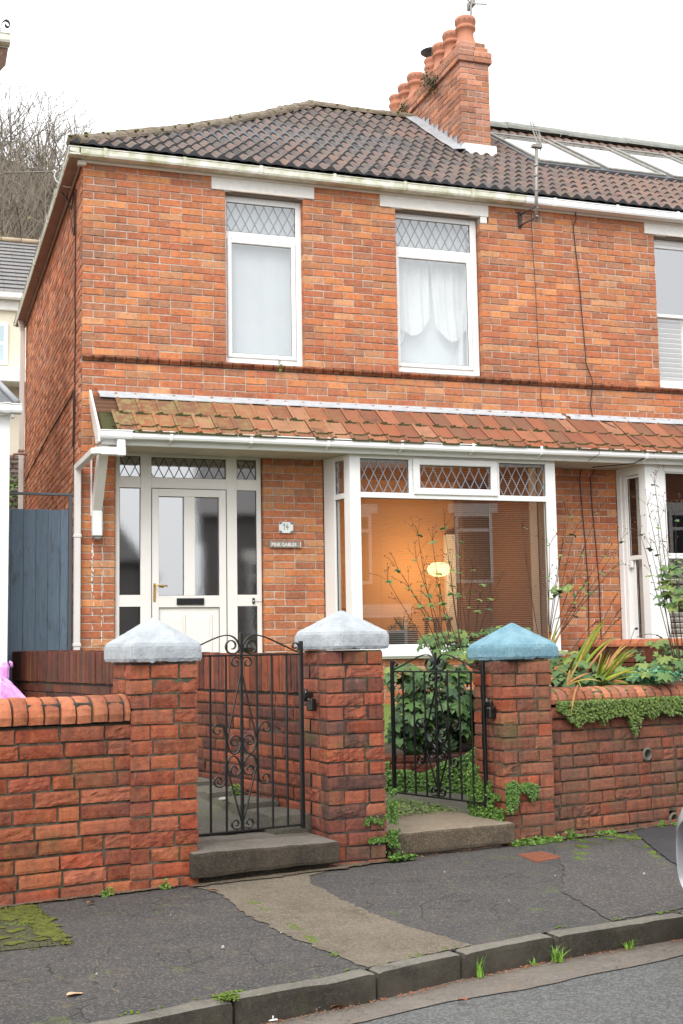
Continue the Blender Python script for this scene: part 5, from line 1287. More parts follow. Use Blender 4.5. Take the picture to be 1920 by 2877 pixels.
# ================================================================== GATES
def spiral(c, r0_, turns, a0, sgn, n=26, shrink=.22):
    return [(c[0]+(r0_*(1-(1-shrink)*i/n))*math.cos(a0+sgn*2*PI*turns*i/n), c[1]+(r0_*(1-(1-shrink)*i/n))*math.sin(a0+sgn*2*PI*turns*i/n)) for i in range(n+1)]
def scroll_path(p0, p1, r, side, turns=1.15, n=24):
    """S free scroll: starts tangent at p0, ends in spiral about p1"""
    return None
def gate(label, P0, P1, z0, z1, hinge_far):
    """P0,P1: world xy of the left and right stiles; z0,z1 bottom and top rail"""
    P0, P1 = Vector(P0), Vector(P1); d = (P1-P0); W_ = d.length; d.normalize(); nrm = Vector((d.y, -d.x, 0))
    root = thing('wrought_iron_gate', label, 'gate', (P0.x, P0.y, z0))
    H = z1-z0
    X = lambda u, v, w=0: tuple(P0+d*u+nrm*w+Vector((0, 0, z0+v)))
    BX_ = lambda x, y, z: X(x, z, y)
    b = B()
    box(b, -.011, .011, -.011, .011, -.02, H+.075, BX_, 0, .002); box(b, W_-.011, W_+.011, -.011, .011, -.02, H+.075, BX_, 0, .002)
    box(b, .012, W_-.012, -.012, .012, H-.005, H+.005, BX_, 0, .001); box(b, .012, W_-.012, -.012, .012, -.005, .005, BX_, 0, .001)
    make('gate_frame', b, 'iron', root)
    n = 8; sp = W_/n
    for i in range(1, n):
        b = B()
        if i == 4: box(b, sp*i-.008, sp*i+.008, -.008, .008, .0, H+.125, BX_, 0, .002)
        else: box(b, sp*i-.0055, sp*i+.0055, -.0055, .0055, .005, H-.005, BX_, 0, .002)
        make('gate_bar', b, 'iron', root)
    c = W_/2; ribbon = []
    def T(pts, wd=.0075, th=.003, w=0.):
        b = B(); k = len(pts); vs = []
        for i, p in enumerate(pts):
            a, e = pts[max(i-1, 0)], pts[min(i+1, k-1)]; dx, dy = e[0]-a[0], e[1]-a[1]; L = math.hypot(dx, dy)+1e-9; nx, ny = -dy/L*th, dx/L*th
            vs += [X(p[0]+nx, p[1]+ny, w-wd), X(p[0]+nx, p[1]+ny, w+wd), X(p[0]-nx, p[1]-ny, w+wd), X(p[0]-nx, p[1]-ny, w-wd)]
        fs = [(4*i+j, 4*i+(j+1) % 4, 4*i+4+(j+1) % 4, 4*i+4+j) for i in range(k-1) for j in range(4)]+[(0,1,2,3), tuple(4*(k-1)+j for j in (3,2,1,0))]
        b.add(vs, fs, 0); make('gate_scroll', b, 'iron', root)
    def bez(p, q=20):
        out = []
        for i in range(q+1):
            t = i/q; pts = [Vector((x, y)) for x, y in p]
            while len(pts) > 1: pts = [a.lerp(e, t) for a, e in zip(pts[:-1], pts[1:])]
            out.append(tuple(pts[0]))
        return out
    k = H/.95
    for s_ in (-1, 1):
        m_ = lambda pts: [(c+s_*x, y) for x, y in pts]
        # crest: sloping bar, arch down to the centre, spiral
        r_ = .042*k
        arch = bez([(c-.02, H+.012), (.16, H+.095), (.10, H+.135), (.03, H+.125*1.0), (.010, H+.045)], 26)
        T(m_(arch))
        cy_ = H+.052
        T(m_([(.008, H+.045)]+[(.058+x*1.0, cy_+y) for x, y in spiral((0, 0), .050, 1.25, PI, 1, 30, .32)]))
        # small curl under the top rail
        T(m_([(.004, H-.01)]+[(.036+x, H-.040+y) for x, y in spiral((0, 0), .032, 1.1, PI*.75, -1, 20, .3)]))
        # upper V, lower V
        T(m_([(.004, H-.10), (sp*.98, H*.505)]), .005, .0025); T(m_([(sp*.98, H*.37), (.006, .05)]), .005, .0025)
        # centre heart scrolls
        T(m_(bez([(sp*.98, H*.56), (sp*.98, H*.44), (sp*.55, H*.395), (.01, H*.44), (.006, H*.50)], 14)+[(.045+x, H*.505+y) for x, y in spiral((0, 0), .038, 1.05, PI, -1, 22, .3)]))
        T(m_(bez([(sp*.98, H*.33), (sp*.98, H*.44), (sp*.55, H*.455), (.01, H*.41), (.006, H*.345)], 14)+[(.045+x, H*.345+y) for x, y in spiral((0, 0), .038, 1.05, PI, 1, 22, .3)]))
        # outer C scrolls
        T(m_([(sp*1.55+x*1., H*.575+y) for x, y in spiral((0, 0), .040, 1.05, PI, -1, 22, .3)][::-1]+bez([(sp*1.02, H*.53), (sp*1.02, H*.40)], 5)+[(sp*1.50+x, H*.29+y) for x, y in spiral((0, 0), .040, 1.05, PI, 1, 22, .3)]))
        # bottom curls
        T(m_([(.006, .012)]+[(.040+x, .040+y) for x, y in spiral((0, 0), .032, 1.1, PI*1.25, 1, 20, .3)]))
        # curl on the stile
        T([(c+s_*(c-.012-.026+x*1.0), H+.045+y) for x, y in spiral((0, 0), .026, 1.1, -.3*PI, 1, 20, .3)])
    b = B(); hx = W_; 
    box(b, W_+.012, W_+.075, -.012, .012, H*.74, H*.74+.03, BX_, 0, .004); box(b, W_+.045, W_+.085, -.03, .03, H*.74-.075, H*.74-.005, BX_, 0, .008)
    tube(b, [X(W_+.03, H*.74-.02), X(W_+.03, H*.74+.05)], .011, 8); make('gate_latch', b, 'iron', root)
    return root
gate('black wrought iron gate standing closed between the left and middle pillars', ST(.170, .145, 0), ST(.930, .145, 0), .222, 1.172, True)
gate('black wrought iron gate swung open beside the blue-capped pillar', ST(2.150, 1.029, 0), ST(2.238, .150, 0), .236, 1.040, True)

# ================================================================== SIDE GATE, SMALL WALL FIXTURES
b = B(); u = -1.26
g_ = thing('side_gate', 'tall blue-grey boarded side gate in a black metal frame', 'gate', (-.4, .05, .6))
while u < -.125:
    w_ = .118; x1 = min(u+w_-.002, -.122); box(b, u, x1, .03, .052, .5, 2.615+rng.uniform(-.004, .004), ident, 0, .0025); u += w_
M['blue_wood'] = None
mt, n, bb = new_mat('blue_stained_wood'); bb.inputs['Roughness'].default_value = .65
co = scaled_co(n, (22, 22, 1.1)); f = band(n, noise_node(n, 3, 8, .75, co, 1.2), .36, .66); c = mixc(n, f, (.078, .12, .165), (.13, .175, .225))
co2 = scaled_co(n, (9, 9, 1.6)); c = mixc(n, mul(n, band(n, noise_node(n, 2, 6, .7, co2, .8), .54, .68), .7), c, (.045, .05, .055))
at = N(n, 'ShaderNodeAttribute', attribute_name='rnd'); hv = N(n, 'ShaderNodeHueSaturation'); mr = N(n, 'ShaderNodeMapRange'); mr.inputs[3].default_value = .85; mr.inputs[4].default_value = 1.15; n.links.new(at.outputs['Fac'], mr.inputs[0]); n.links.new(mr.outputs[0], hv.inputs['Value']); n.links.new(c, hv.inputs['Color']); n.links.new(hv.outputs[0], bb.inputs['Base Color'])
bump(n, bb, noise_node(n, 4, 6, .7, co), .003); M['blue_wood'] = mt
make('boards', b, 'blue_wood', g_)
b = B(); box(b, -1.3, -.082, .02, .055, 2.755, 2.78, ident, 0, .003); box(b, -.118, -.083, .02, .055, .5, 2.7545, ident, 0, .003); box(b, -1.3, -.12, .056, .075, 2.30, 2.36, ident); box(b, -1.3, -.12, .056, .075, 1.0, 1.06, ident); make('gate_frame', b, 'darkgrey', g_)

M['num'] = simple('white_enamel', (.78,.78,.76), .25)
M['num_grey'] = simple('slate_grey_enamel', (.14,.17,.21), .4)
npl = thing('house_number_plate', 'small white enamel plate reading 14 on the brick between door and bay', 'sign', (2.11, -.01, 2.465))
b = B(); box(b, 2.034, 2.189, -.022, -.008, 2.408, 2.526, ident, 0, .002); make('plate', b, 'num', npl)
b = B()
for cx, cz, a0 in ((2.036, 2.410, 0), (2.187, 2.410, PI/2), (2.187, 2.524, PI), (2.036, 2.524, 1.5*PI)):
    pts = [(cx, cz)]+[(cx+.036*math.cos(a0+PI/2*q/5)*(1 if q % 5 else .9), cz+.026*math.sin(a0+PI/2*q/5)) for q in range(6)]
    b.add([(x, -.0225, z) for x, z in pts], [tuple(range(len(pts)))], 0)
make('corner', b, 'num_grey', npl)
b = B()
for pts in ([(2.076, 2.483), (2.094, 2.508), (2.094, 2.444)], [(2.128, 2.508), (2.108, 2.470), (2.140, 2.468)], [(2.129, 2.486), (2.126, 2.444)]):
    for p, q in zip(pts[:-1], pts[1:]): tube(b, [(p[0], -.0225, p[1]), (q[0], -.0225, q[1])], .0032, 5)
make('number', b, 'num_grey', npl)
b = B(); tube(b, [(2.105, -.02, 2.524), (2.098, -.024, 2.537), (2.110, -.024, 2.546), (2.117, -.02, 2.538), (2.112, -.005, 2.530)], .003, 5); make('hook', b, 'num', npl)
M['slate'] = simple('weathered_slate', (.20,.165,.14), .9, (.34,.29,.25), 60, .7, .002, 120)
nm = thing('name_plate', 'worn slate plate with faded white lettering below the house number', 'sign', (2.1, -.01, 2.29))
b = B(); box(b, 1.928, 2.272, -.026, -.008, 2.258, 2.322, ident, 0, .003); make('plate', b, 'slate', nm)
b = B(); box(b, 1.93, 1.945, -.0275, -.0255, 2.26, 2.264, ident, 0, 0)
x = 1.935
while x < 2.265: ww = rng.uniform(.008, .03); box(b, x, min(x+ww, 2.268), -.0275, -.0255, 2.2595, 2.2595+rng.uniform(.002, .006), ident, 0, 0); x += ww+rng.uniform(.002, .02)
box(b, 2.262, 2.270, -.0275, -.0255, 2.262, 2.318, ident)
make('worn_edge', b, 'lintel', nm)
def text(name, s, size, x, y, z, mat, parent, ext=.001, off=0.0, rx=PI/2):
    cu = bpy.data.curves.new('t', 'FONT'); cu.body = s; cu.size = size; cu.extrude = ext; cu.offset = off; cu.align_x = 'LEFT'
    o = bpy.data.objects.new('t', cu); COL.objects.link(o); bpy.context.view_layer.update()
    me = bpy.data.meshes.new_from_object(o.evaluated_get(bpy.context.evaluated_depsgraph_get())); bpy.data.objects.remove(o)
    xs = [v.co.x for v in me.vertices]
    for v in me.vertices: v.co = Vector((x+v.co.x, y-v.co.z, z+v.co.y))
    me.materials.clear(); me.materials.append(M[mat]); q = bpy.data.objects.new(name, me); COL.objects.link(q)
    if parent: q.parent = parent; q.location = -parent.location
    return q
text('lettering', 'PINE GABLES', .0475, 1.948, -.0262, 2.272, 'num', nm, .0012, .0012)

def cable(label, pts, r=.005, mat='cable', group=None):
    b = B(); P_ = []
    pts = [Vector(p) for p in pts]
    for a, c in zip(pts[:-1], pts[1:]):
        k = max(2, int((c-a).length/.12))
        for q in range(k): f = q/k; p = a.lerp(c, f); P_.append(p+noise.noise_vector(p*3)*.008*Vector((1, .0, .3)).length*Vector((1, 0, .2)) if False else p+Vector((noise.noise(p*2.3)*.007, 0, 0)))
    P_.append(pts[-1]); tube(b, P_, r, 5); return solo('cable', b, mat, label, 'cable', group)
cable('thin brown cable down the wall from the aerial mast to the porch tiles', [(5.085, -.03, 6.17), (5.10, -.012, 6.0), (5.12, -.012, 5.2), (5.13, -.012, 4.35), (5.14, -.045, 4.17), (5.14, -.012, 4.0), (5.16, -.02, 3.80), (5.30, -.25, 3.635), (5.42, -.50, 3.45), (5.47, -.69, 3.335), (5.46, -.70, 3.25), (5.38, -.60, 3.19)], .0035, 'stem')
cable('black cable down the brick between the upstairs windows and the neighbour', [(5.66, -.04, 6.23), (5.665, -.04, 6.12), (5.64, -.012, 6.06), (5.70, -.012, 5.2), (5.74, -.012, 4.42), (5.80, -.045, 4.2), (5.775, -.012, 3.95), (5.79, -.02, 3.80), (6.0, -.3, 3.60), (6.2, -.62, 3.36), (6.19, -.69, 3.31), (5.95, -.60, 3.18), (5.6, -.3, 3.17)], .006)
cable('left black cable of the two running down beside the neighbour bay', [(5.62, -.015, 3.19), (5.60, -.015, 3.1), (5.63, -.014, 2.5), (5.66, -.014, 1.9), (5.64, -.014, 1.15)], .006)
cable('right black cable of the two running down beside the neighbour bay', [(5.80, -.02, 3.18), (5.735, -.015, 3.1), (5.76, -.014, 2.5), (5.80, -.014, 1.9), (5.80, -.014, 1.15)], .006)
cable('thin black cable slanting down the side wall of the house', [(-.012, .60, 3.35), (-.012, .64, 3.95), (-.012, .80, 3.92), (-.012, 3.0, 3.9), (-.012, 5.2, 3.83), (-.012, 6.6, 3.77)], .008)
cable('long vertical black cable down the side wall near the corner', [(-.012, .52, 6.1), (-.012, .50, 5.0), (-.012, .50, 4.0), (-.012, .52, 3.0), (-.012, .52, 2.8)], .007)
# telephone hook and line at the side eaves
b = B(); P_ = [P3(x_, y_, 13.6) for x_, y_ in ((203, 526), (188, 525), (172, 520), (158, 508), (153, 495), (155, 487), (158, 482), (154, 478), (149, 481), (152, 487))]; tube(b, P_, .008, 7); solo('line_hook', b, 'gutter_new', 'white swan-neck hook holding the phone line at the left eaves', 'hook')
b = B(); h0 = P3(150, 482, 13.6); tube(b, [h0+Vector((-6*f, 1.6*f, .10*f-.5*f*(1-f))) for f in [i/20 for i in range(21)]], .004, 4); tube(b, [h0+Vector((-.5*f, .13*f, -.02*f)) for f in (0, 1)], .007, 4); solo('phone_line', b, 'steel', 'phone line stretching away left from the hook at the eaves', 'cable')
b = B(); tube(b, [(-.20, 1.0, 6.30), (-.12, .95, 6.22), (-.06, .9, 6.12), (-.03, .75, 5.95), (-.02, .60, 6.1), (-.02, .55, 5.6)], .006, 5); tube(b, [(-.05, 1.0, 6.2), (-.02, .8, 5.8), (-.02, .62, 5.62)], .005, 5); solo('cable', b, 'cable', 'tangle of black cable hanging under the left eaves corner', 'cable')
b = B(); tube(b, [(-.01, 6.35, 4.13), (-.10, 6.35, 4.14), (-.20, 6.35, 4.13), (-.22, 6.35, 4.04)], .018, 8); tube(b, [(-.09, 6.35, 4.16), (-.09, 6.35, 4.20)], .012, 6); solo('overflow_pipe', b, 'soffit', 'short bent overflow pipe sticking out of the side wall beside the downpipe', 'pipe')

# aerials
def yagi(b, c, d, L, n, el, r=.006):
    c = Vector(c); d = Vector(d).normalized(); tube(b, [c, c+d*L], r, 5)
    e = Vector((0, 0, 1)) if abs(d.z) < .5 else Vector((1, 0, 0))
    for i in range(n):
        p = c+d*(L*(i+.5)/n); h = el*(1-.3*i/n); tube(b, [p-e*h, p+e*h], .003, 4)
ae = thing('tv_aerial', 'tall rusty aerial mast clamped to the front wall below the gutter', 'aerial', (5.045, -.2, 6.0))
b = B(); tube(b, [(5.035, -.24, 5.97), (5.055, -.24, 6.40), (5.075, -.24, 6.88)], .019, 9); 
for z in (6.02, 6.12, 6.33, 6.5, 6.62): lathe(b, [(.023, 0), (.023, .02)], (5.045+.02*(z-6), -.24, z), 9)
make('mast', b, 'steel', ae)
b = B(); box(b, 4.93, 4.97, -.018, -.002, 5.965, 6.155, ident, 0, .002); box(b, 4.935, 4.965, -.03, -.016, 5.98, 6.14, ident)
for z in (5.995, 6.12): tube(b, [(4.95, -.03, z-.01), (4.97, -.10, z), (5.03, -.24, z+.02)], .009, 6); tube(b, [(5.02, -.27, z+.02), (5.07, -.21, z+.02)], .010, 6)
make('wall_bracket', b, 'iron_rust', ae)
b = B(); box(b, 5.02, 5.14, -.27, -.21, 6.84, 6.88, ident, 0, .005)
d_ = Vector((.17, .42, .36)); tube(b, [Vector((5.10, -.24, 6.86)), Vector((5.10, -.24, 6.86))+d_*1.0, Vector((5.10, -.24, 6.86))+d_*1.75], .008, 6); tube(b, [Vector((5.135, -.24, 6.86)), Vector((5.135, -.24, 6.86))+d_*1.0, Vector((5.135, -.24, 6.86))+d_*1.75], .006, 6)
for i in range(11):
    p = Vector((5.117, -.24, 6.87))+d_*(.15+i*.155); h = .034; tube(b, [p-Vector((h, 0, 0)), p+Vector((h, 0, 0))], .004, 4)
for i in range(4): p = Vector((5.117, -.24, 6.87))+d_*(.1+i*.13); tube(b, [p+Vector((.02, 0, .12)), p-Vector((-.02, 0, .10))], .003, 4)
tube(b, [(4.96, -.24, 6.84), (5.05, -.24, 6.84)], .004, 5); tube(b, [(5.0, -.24, 6.83), (5.0, -.25, 6.72), (5.05, -.245, 6.66)], .004, 4); make('antenna', b, 'steel', ae)
ae = thing('tv_aerial', 'aerial on a thin pole behind the chimney top', 'aerial', (5.50, 2.5, 9.2))
b = B(); tube(b, [(5.50, 2.35, 9.15), (5.535, 2.35, 9.98)], .016, 8); make('mast', b, 'steel', ae)
b = B()
tube(b, [(5.535, 2.35, 9.97), (5.38, 2.30, 10.06)], .009, 6); tube(b, [(5.535, 2.35, 9.97), (5.76, 2.33, 9.985)], .009, 6); tube(b, [(5.535, 2.35, 9.97), (5.60, 2.6, 10.05)], .009, 6)
for x, z in ((5.40, 10.05), (5.46, 10.02), (5.62, 9.98), (5.69, 9.98), (5.75, 9.985)): tube(b, [(x, 2.32, z-.17), (x, 2.32, z+.15)], .003, 4)
box(b, 5.58, 5.63, 2.4, 2.6, 9.99, 10.10, ident, 0, .01); make('antenna', b, 'steel', ae)
for (x, z, y, lb) in ((5.14, 9.10, 3.05, 'ivy tuft high on the chimney corbel below the second pot'), (5.15, 8.93, 2.85, 'small ivy tuft under the chimney corbel near its front'), (5.13, 9.05, 3.95, 'large ivy tuft on the chimney beside the three farther pots'), (5.14, 8.98, 4.35, 'dark ivy tuft low on the chimney by the third-last pot'), (5.14, 9.10, 4.75, 'ivy tuft at the far end of the chimney by the last pot')):
    b = B()
    for i in range(150):
        p = Vector((x+rng.uniform(-.03, .02), y+rng.gauss(0, .09), z+rng.gauss(0, .06)+.05)); d = Vector((rng.uniform(-1,1), rng.uniform(-1,1), rng.uniform(-.5,.6))).normalized()*.022; e = d.orthogonal().normalized()*.014
        b.add([p-e, p+d, p+e, p-d*.6], [(0,1,2,3)])
    solo('ivy_tuft', b, 'ivy', lb, 'plant', 'ivy tufts on the chimney')
# ================================================================== PLANTS
def leafshape(b, p, fwd, nrm, size, lobes, rnd, fold=.25, teeth=True):
    """palmate lobed leaf, folded along its midrib"""
    f = fwd.normalized(); s_ = f.cross(nrm).normalized(); n = s_.cross(f)
    pts = []; m_ = lobes*4
    for i in range(m_+1):
        a = -2.35+4.7*i/m_; ph = (i % 4)/4
        r_ = size*(.62+.38*abs(math.cos(a*.45)))*(1 if i % 4 == 0 else (.80 if i % 2 else .60))*(1+.0*a)
        x, y = r_*math.sin(a), r_*math.cos(a)+size*.15
        z = -abs(x)*fold-.25*(x*x+y*y)/size*.5+(.03*size if i % 2 else 0)
        pts.append(p+s_*x+f*y+n*z)
    c = p+f*(size*.12); vs = [c]+pts
    b.add(vs, [(0, i+1, i+2) for i in range(m_)], 0, rnd, None, False)
def rv(a=1, z=None): return Vector((rng.uniform(-a, a), rng.uniform(-a, a), rng.uniform(-a, a) if z is None else z))
VIEW = Vector((-.35, -1, .35)).normalized()
def leaf_cloud(b, n, centre, ext, smin, smax, lobes=5, up_=.6, seedbias=0, shell=.55):
    for i in range(n):
        while True:
            q = rv(1)
            if shell < q.length < 1: break
        p = Vector(centre)+Vector((q.x*ext[0], q.y*ext[1], q.z*ext[2]))
        nrm = (Vector((q.x, q.y, q.z))*.7+VIEW*.5+Vector((0, 0, up_))+rv(.45)).normalized()
        fwd = (Vector((q.x, q.y, -.55))+rv(.6)); fwd = fwd-nrm*fwd.dot(nrm)
        if fwd.length < .1: fwd = nrm.orthogonal()
        leafshape(b, p, fwd, nrm, rng.uniform(smin, smax), lobes, min(.99, max(0, rng.gauss(.42+.25*q.z+seedbias, .2))))
def stems_umbel(bs_, bh_, bl_, base, tip, r=.004, n=4, leafn=2, spread=.16):
    base, tip = Vector(base), Vector(tip); mid = base.lerp(tip, .5)+Vector((rng.uniform(-.04, .04), rng.uniform(-.04, .04), .03))
    P_ = [base.lerp(mid, t).lerp(mid.lerp(tip, t), t) for t in [i/10 for i in range(11)]]
    tube(bs_, P_, r, 5, 0, r*.45)
    for nd in (.5, .72, 1.0):
        p = P_[int(nd*10)]; dr = (P_[-1]-P_[-2]).normalized()
        k = n if nd == 1 else 2
        for j in range(k):
            d = (dr*.9+rv(.75)+Vector((0, 0, .25))).normalized()*spread*rng.uniform(.45, 1.1)*(1 if nd == 1 else .9)
            e = p+d; tube(bs_, [p, p+d*.5+Vector((0, 0, .01)), e], r*.32, 4)
            if rng.random() < .55:
                for q in range(2): e2 = e+rv(.035)+Vector((0, 0, .02)); tube(bs_, [e, e2], r*.22, 3); blob(bh_, e2, rng.uniform(.004, .0068))
            blob(bh_, e, rng.uniform(.0045, .0075))
        if leafn and rng.random() < .8:
            for q in range(leafn): a = rv(1); a.z = -.1; leafshape(bl_, p, a, (Vector((0, -.3, 1))+rv(.4)).normalized(), rng.uniform(.022, .045), 3, rng.uniform(.3, .9))
def blob(b, p, r):
    p = Vector(p); vs = [p+Vector(q)*r for q in ((1,0,0), (-1,0,0), (0,1,0), (0,-1,0), (0,0,1), (0,0,-1))]
    b.add(vs, [(0,2,4), (2,1,4), (1,3,4), (3,0,4), (2,0,5), (1,2,5), (3,1,5), (0,3,5)], 0, None, None, True)
# --- big leafy clump behind the open gate
an = thing('anemone_clump', 'large dark green clump of lobed leaves and dry seed-head stalks behind the open gate', 'plant', tuple(P3(1215, 2110, 9.0)))
b = B(); leaf_cloud(b, 165, P3(1225, 1985, 9.15), (.30, .20, .36), .040, .100, 5, .5, -.26); leaf_cloud(b, 70, P3(1290, 1870, 9.3), (.24, .20, .16), .04, .085, 5, .6, -.02); leaf_cloud(b, 26, P3(1135, 1900, 9.0), (.14, .12, .12), .045, .07, 5, .6, .0)
leaf_cloud(b, 40, P3(1150, 2030, 9.0), (.14, .14, .22), .055, .09, 5, .5, -.2)
make('foliage', b, 'leaf', an)
b = B(); leaf_cloud(b, 110, P3(1230, 2000, 9.35), (.26, .14, .34), .05, .09, 5, .3, 0, .1); make('inner_foliage', b, 'leaf_dark', an)
b = B(); leaf_cloud(b, 150, P3(1290, 1800, 9.6), (.36, .22, .09), .026, .055, 5, .9, .08, .2); leaf_cloud(b, 60, P3(1420, 1770, 9.8), (.22, .15, .05), .022, .042, 5, .9, .1, .2); make('upper_foliage', b, 'leaf', an)
bs_, bh_, bl_ = B(), B(), B()
for (x0, y0, x1, y1, D) in ((1245, 1860, 1120, 1600, 9.2), (1250, 1850, 1175, 1500, 9.3), (1270, 1830, 1170, 1570, 9.2), (1275, 1830, 1215, 1520, 9.4), (1290, 1830, 1230, 1640, 9.3), (1295, 1830, 1300, 1520, 9.5), (1300, 1830, 1270, 1600, 9.2), (1310, 1820, 1330, 1600, 9.5), (1320, 1800, 1290, 1560, 9.6), (1330, 1800, 1360, 1640, 9.5), (1240, 1870, 1090, 1630, 9.1), (1300, 1820, 1250, 1480, 9.4), (1280, 1830, 1150, 1650, 9.0), (1340, 1790, 1400, 1640, 9.7)):
    stems_umbel(bs_, bh_, bl_, P3(x0+rng.uniform(-8, 8), y0, D), P3(x1, y1, D), .0036, 4, 2, .14)
make('stems', bs_, 'stem', an); make('seed_heads', bh_, 'seed', an)['kind'] = 'stuff'; make('stem_leaves', bl_, 'leaf', an)
# --- stalks beside the right edge of the bay window
an2 = thing('anemone_stalks', 'tall dark bare stalks with seed heads against the brick between the two bays', 'plant', tuple(P3(1545, 1850, 9.3)))
bs_, bh_, bl_ = B(), B(), B()
for (x0, y0, x1, y1) in ((1545, 1760, 1590, 1440), (1540, 1770, 1612, 1500), (1548, 1750, 1545, 1530), (1550, 1740, 1700, 1560), (1552, 1735, 1745, 1520), (1545, 1760, 1680, 1440), (1548, 1770, 1600, 1450), (1540, 1760, 1640, 1650), (1555, 1730, 1720, 1600), (1538, 1770, 1470, 1480)):
    stems_umbel(bs_, bh_, bl_, P3(x0-10, y0+90, 9.4), P3(x1, y1, 9.5), .0038, 4, 1, .13)
leaf_cloud(bl_, 26, P3(1585, 1655, 9.4), (.12, .08, .045), .025, .045, 3, .8, .15, .2); leaf_cloud(bl_, 30, P3(1600, 1860, 9.0), (.22, .16, .10), .045, .075, 5, .8, .1)
make('stems', bs_, 'stem', an2); make('seed_heads', bh_, 'seed', an2)['kind'] = 'stuff'; make('foliage', bl_, 'leaf', an2)
an3 = thing('anemone_plant', 'green-leaved plant with spidery seed heads in front of the neighbour bay window', 'plant', tuple(P3(1900, 1900, 8.6)))
bs_, bh_, bl_ = B(), B(), B()
for (x0, y0, x1, y1) in ((1900, 1640, 1820, 1420), (1905, 1660, 1840, 1360), (1895, 1650, 1800, 1500), (1890, 1620, 1830, 1540), (1900, 1600, 1870, 1440), (1910, 1600, 1900, 1460), (1920, 1600, 1935, 1450), (1880, 1600, 1850, 1480), (1930, 1620, 1960, 1440), (1945, 1650, 1990, 1500)):
    stems_umbel(bs_, bh_, bl_, P3(x0+12, y0+250, 8.6), P3(x1, y1, 8.6), .0036, 4, 1, .13)
leaf_cloud(bl_, 60, P3(1895, 1665, 8.6), (.16, .12, .12), .030, .055, 3, .9, .15, .2); leaf_cloud(bl_, 24, P3(1900, 1600, 8.6), (.12, .1, .07), .028, .05, 3, .9, .1, .2)
make('stems', bs_, 'stem', an3); make('seed_heads', bh_, 'seed', an3)['kind'] = 'stuff'; make('foliage', bl_, 'leaf', an3)
# --- low bed planting along the right wall
bd = thing('bed_plant', 'broad lobed leaves, some yellowing, filling the bed behind the right coping', 'plant', ST(3.6, .6, .85))
b = B()
for (x, y, D, ex, ez, n, sb) in ((1850, 1830, 8.9, .20, .10, 34, .05), (1790, 1880, 8.7, .16, .05, 24, .25), (1880, 1870, 8.6, .14, .07, 26, .28), (1620, 1890, 8.5, .12, .09, 26, -.1), (1680, 1905, 8.6, .14, .05, 20, -.1), (1590, 1905, 8.4, .08, .06, 16, -.15), (1740, 1900, 8.8, .14, .05, 20, .2), (1960, 1850, 8.8, .2, .1, 30, .1), (2100, 1850, 9.0, .3, .1, 40, .1), (1830, 1900, 8.5, .16, .04, 18, .2)):
    leaf_cloud(b, n, P3(x, y, D), (ex, .14, ez), .028, .075, rng.choice((3, 5, 6)), .8, sb*.6-.05, .2)
make('foliage', b, 'leaf', bd)
bd2 = B()
for i in range(900):
    q = Vector((rng.gauss(0, .5), rng.gauss(0, .55), rng.random())); p = P3(1845+q.x*62, 1899+q.y*15, 8.45+q.z*.1); d = rv(1).normalized()*.013; e = d.orthogonal().normalized()*.008
    bd2.add([p-e, p+d, p+e, p-d*.6], [(0,1,2,3)])
solo('rue_plant', bd2, 'leaf_blue', 'low mound of tiny blue-green leaves behind the right coping', 'plant')
def strap(name_label, base, tips, wd=.012):
    b = B()
    for tp in tips:
        base_ = Vector(base)+Vector((rng.uniform(-.05, .05), rng.uniform(-.05, .05), 0)); tip = Vector(tp); L = (tip-base_).length
        mid = base_.lerp(tip, .5)+Vector((0, 0, L*rng.uniform(.06, .28)))
        n = 12; vs = []; w_ = wd*rng.uniform(.7, 1.25); side = (tip-base_).cross(Vector((rng.uniform(-.4, .4), -1, .3))).normalized(); rr = rng.random()
        for i in range(n+1):
            t = i/n; p = base_.lerp(mid, t).lerp(mid.lerp(tip, t), t); ww = w_*(math.sin(PI*min(1, .15+t*.9))**.6) if t < .97 else .0008
            nn = side.cross(tip-base_).normalized()*ww*.3
            vs += [p-side*ww*.5, p+nn, p+side*ww*.5]
        b.add(vs, [(3*i+j, 3*i+j+1, 3*i+4+j, 3*i+3+j) for i in range(n) for j in (0, 1)], 0, rr, None, True)
    return solo('strap_leaf_plant', b, 'strap', name_label, 'plant')
tp = [P3(x, y, D) for x, y, D in ((1705, 1735, 8.7), (1735, 1785, 8.7), (1700, 1740, 8.8), (1690, 1760, 8.6), (1735, 1790, 8.5), (1650, 1800, 8.6), (1620, 1850, 8.3), (1560, 1880, 8.2))]
strap('tall arching yellow-green strap leaves rising behind the blue-capped pillar', P3(1605, 1935, 8.6), tp, .020)
tp = [P3(1690+rng.uniform(0, 110), 1800+rng.uniform(0, 125)**1.0, rng.uniform(8.3, 9.0)) for i in range(30)]+[P3(1790, 1825, 8.8), P3(1770, 1810, 8.8), P3(1785, 1840, 8.7), P3(1765, 1800, 8.9), P3(1800, 1890, 8.4), P3(1810, 1900, 8.3)]
strap('dense fan of yellowing strap leaves leaning right over the bed', P3(1672, 1935, 8.6), tp, .018)
tp = [P3(1640, 1840, 8.2), P3(1605, 2010, 7.85), P3(1635, 1935, 7.9), P3(1690, 1915, 7.9), P3(1603, 1880, 8.1), P3(1660, 1890, 8.1)]
strap('single green strap leaves flopping over the rounded coping', P3(1608, 1925, 8.1), tp, .016)
tp = [P3(x, y, 9.3) for x, y in ((1570, 1745), (1540, 1750), (1555, 1765), (1530, 1790), (1565, 1800), (1580, 1770))]
strap('short strap leaves at the foot of the dark stalks by the bay', P3(1545, 1870, 9.3), tp, .018)
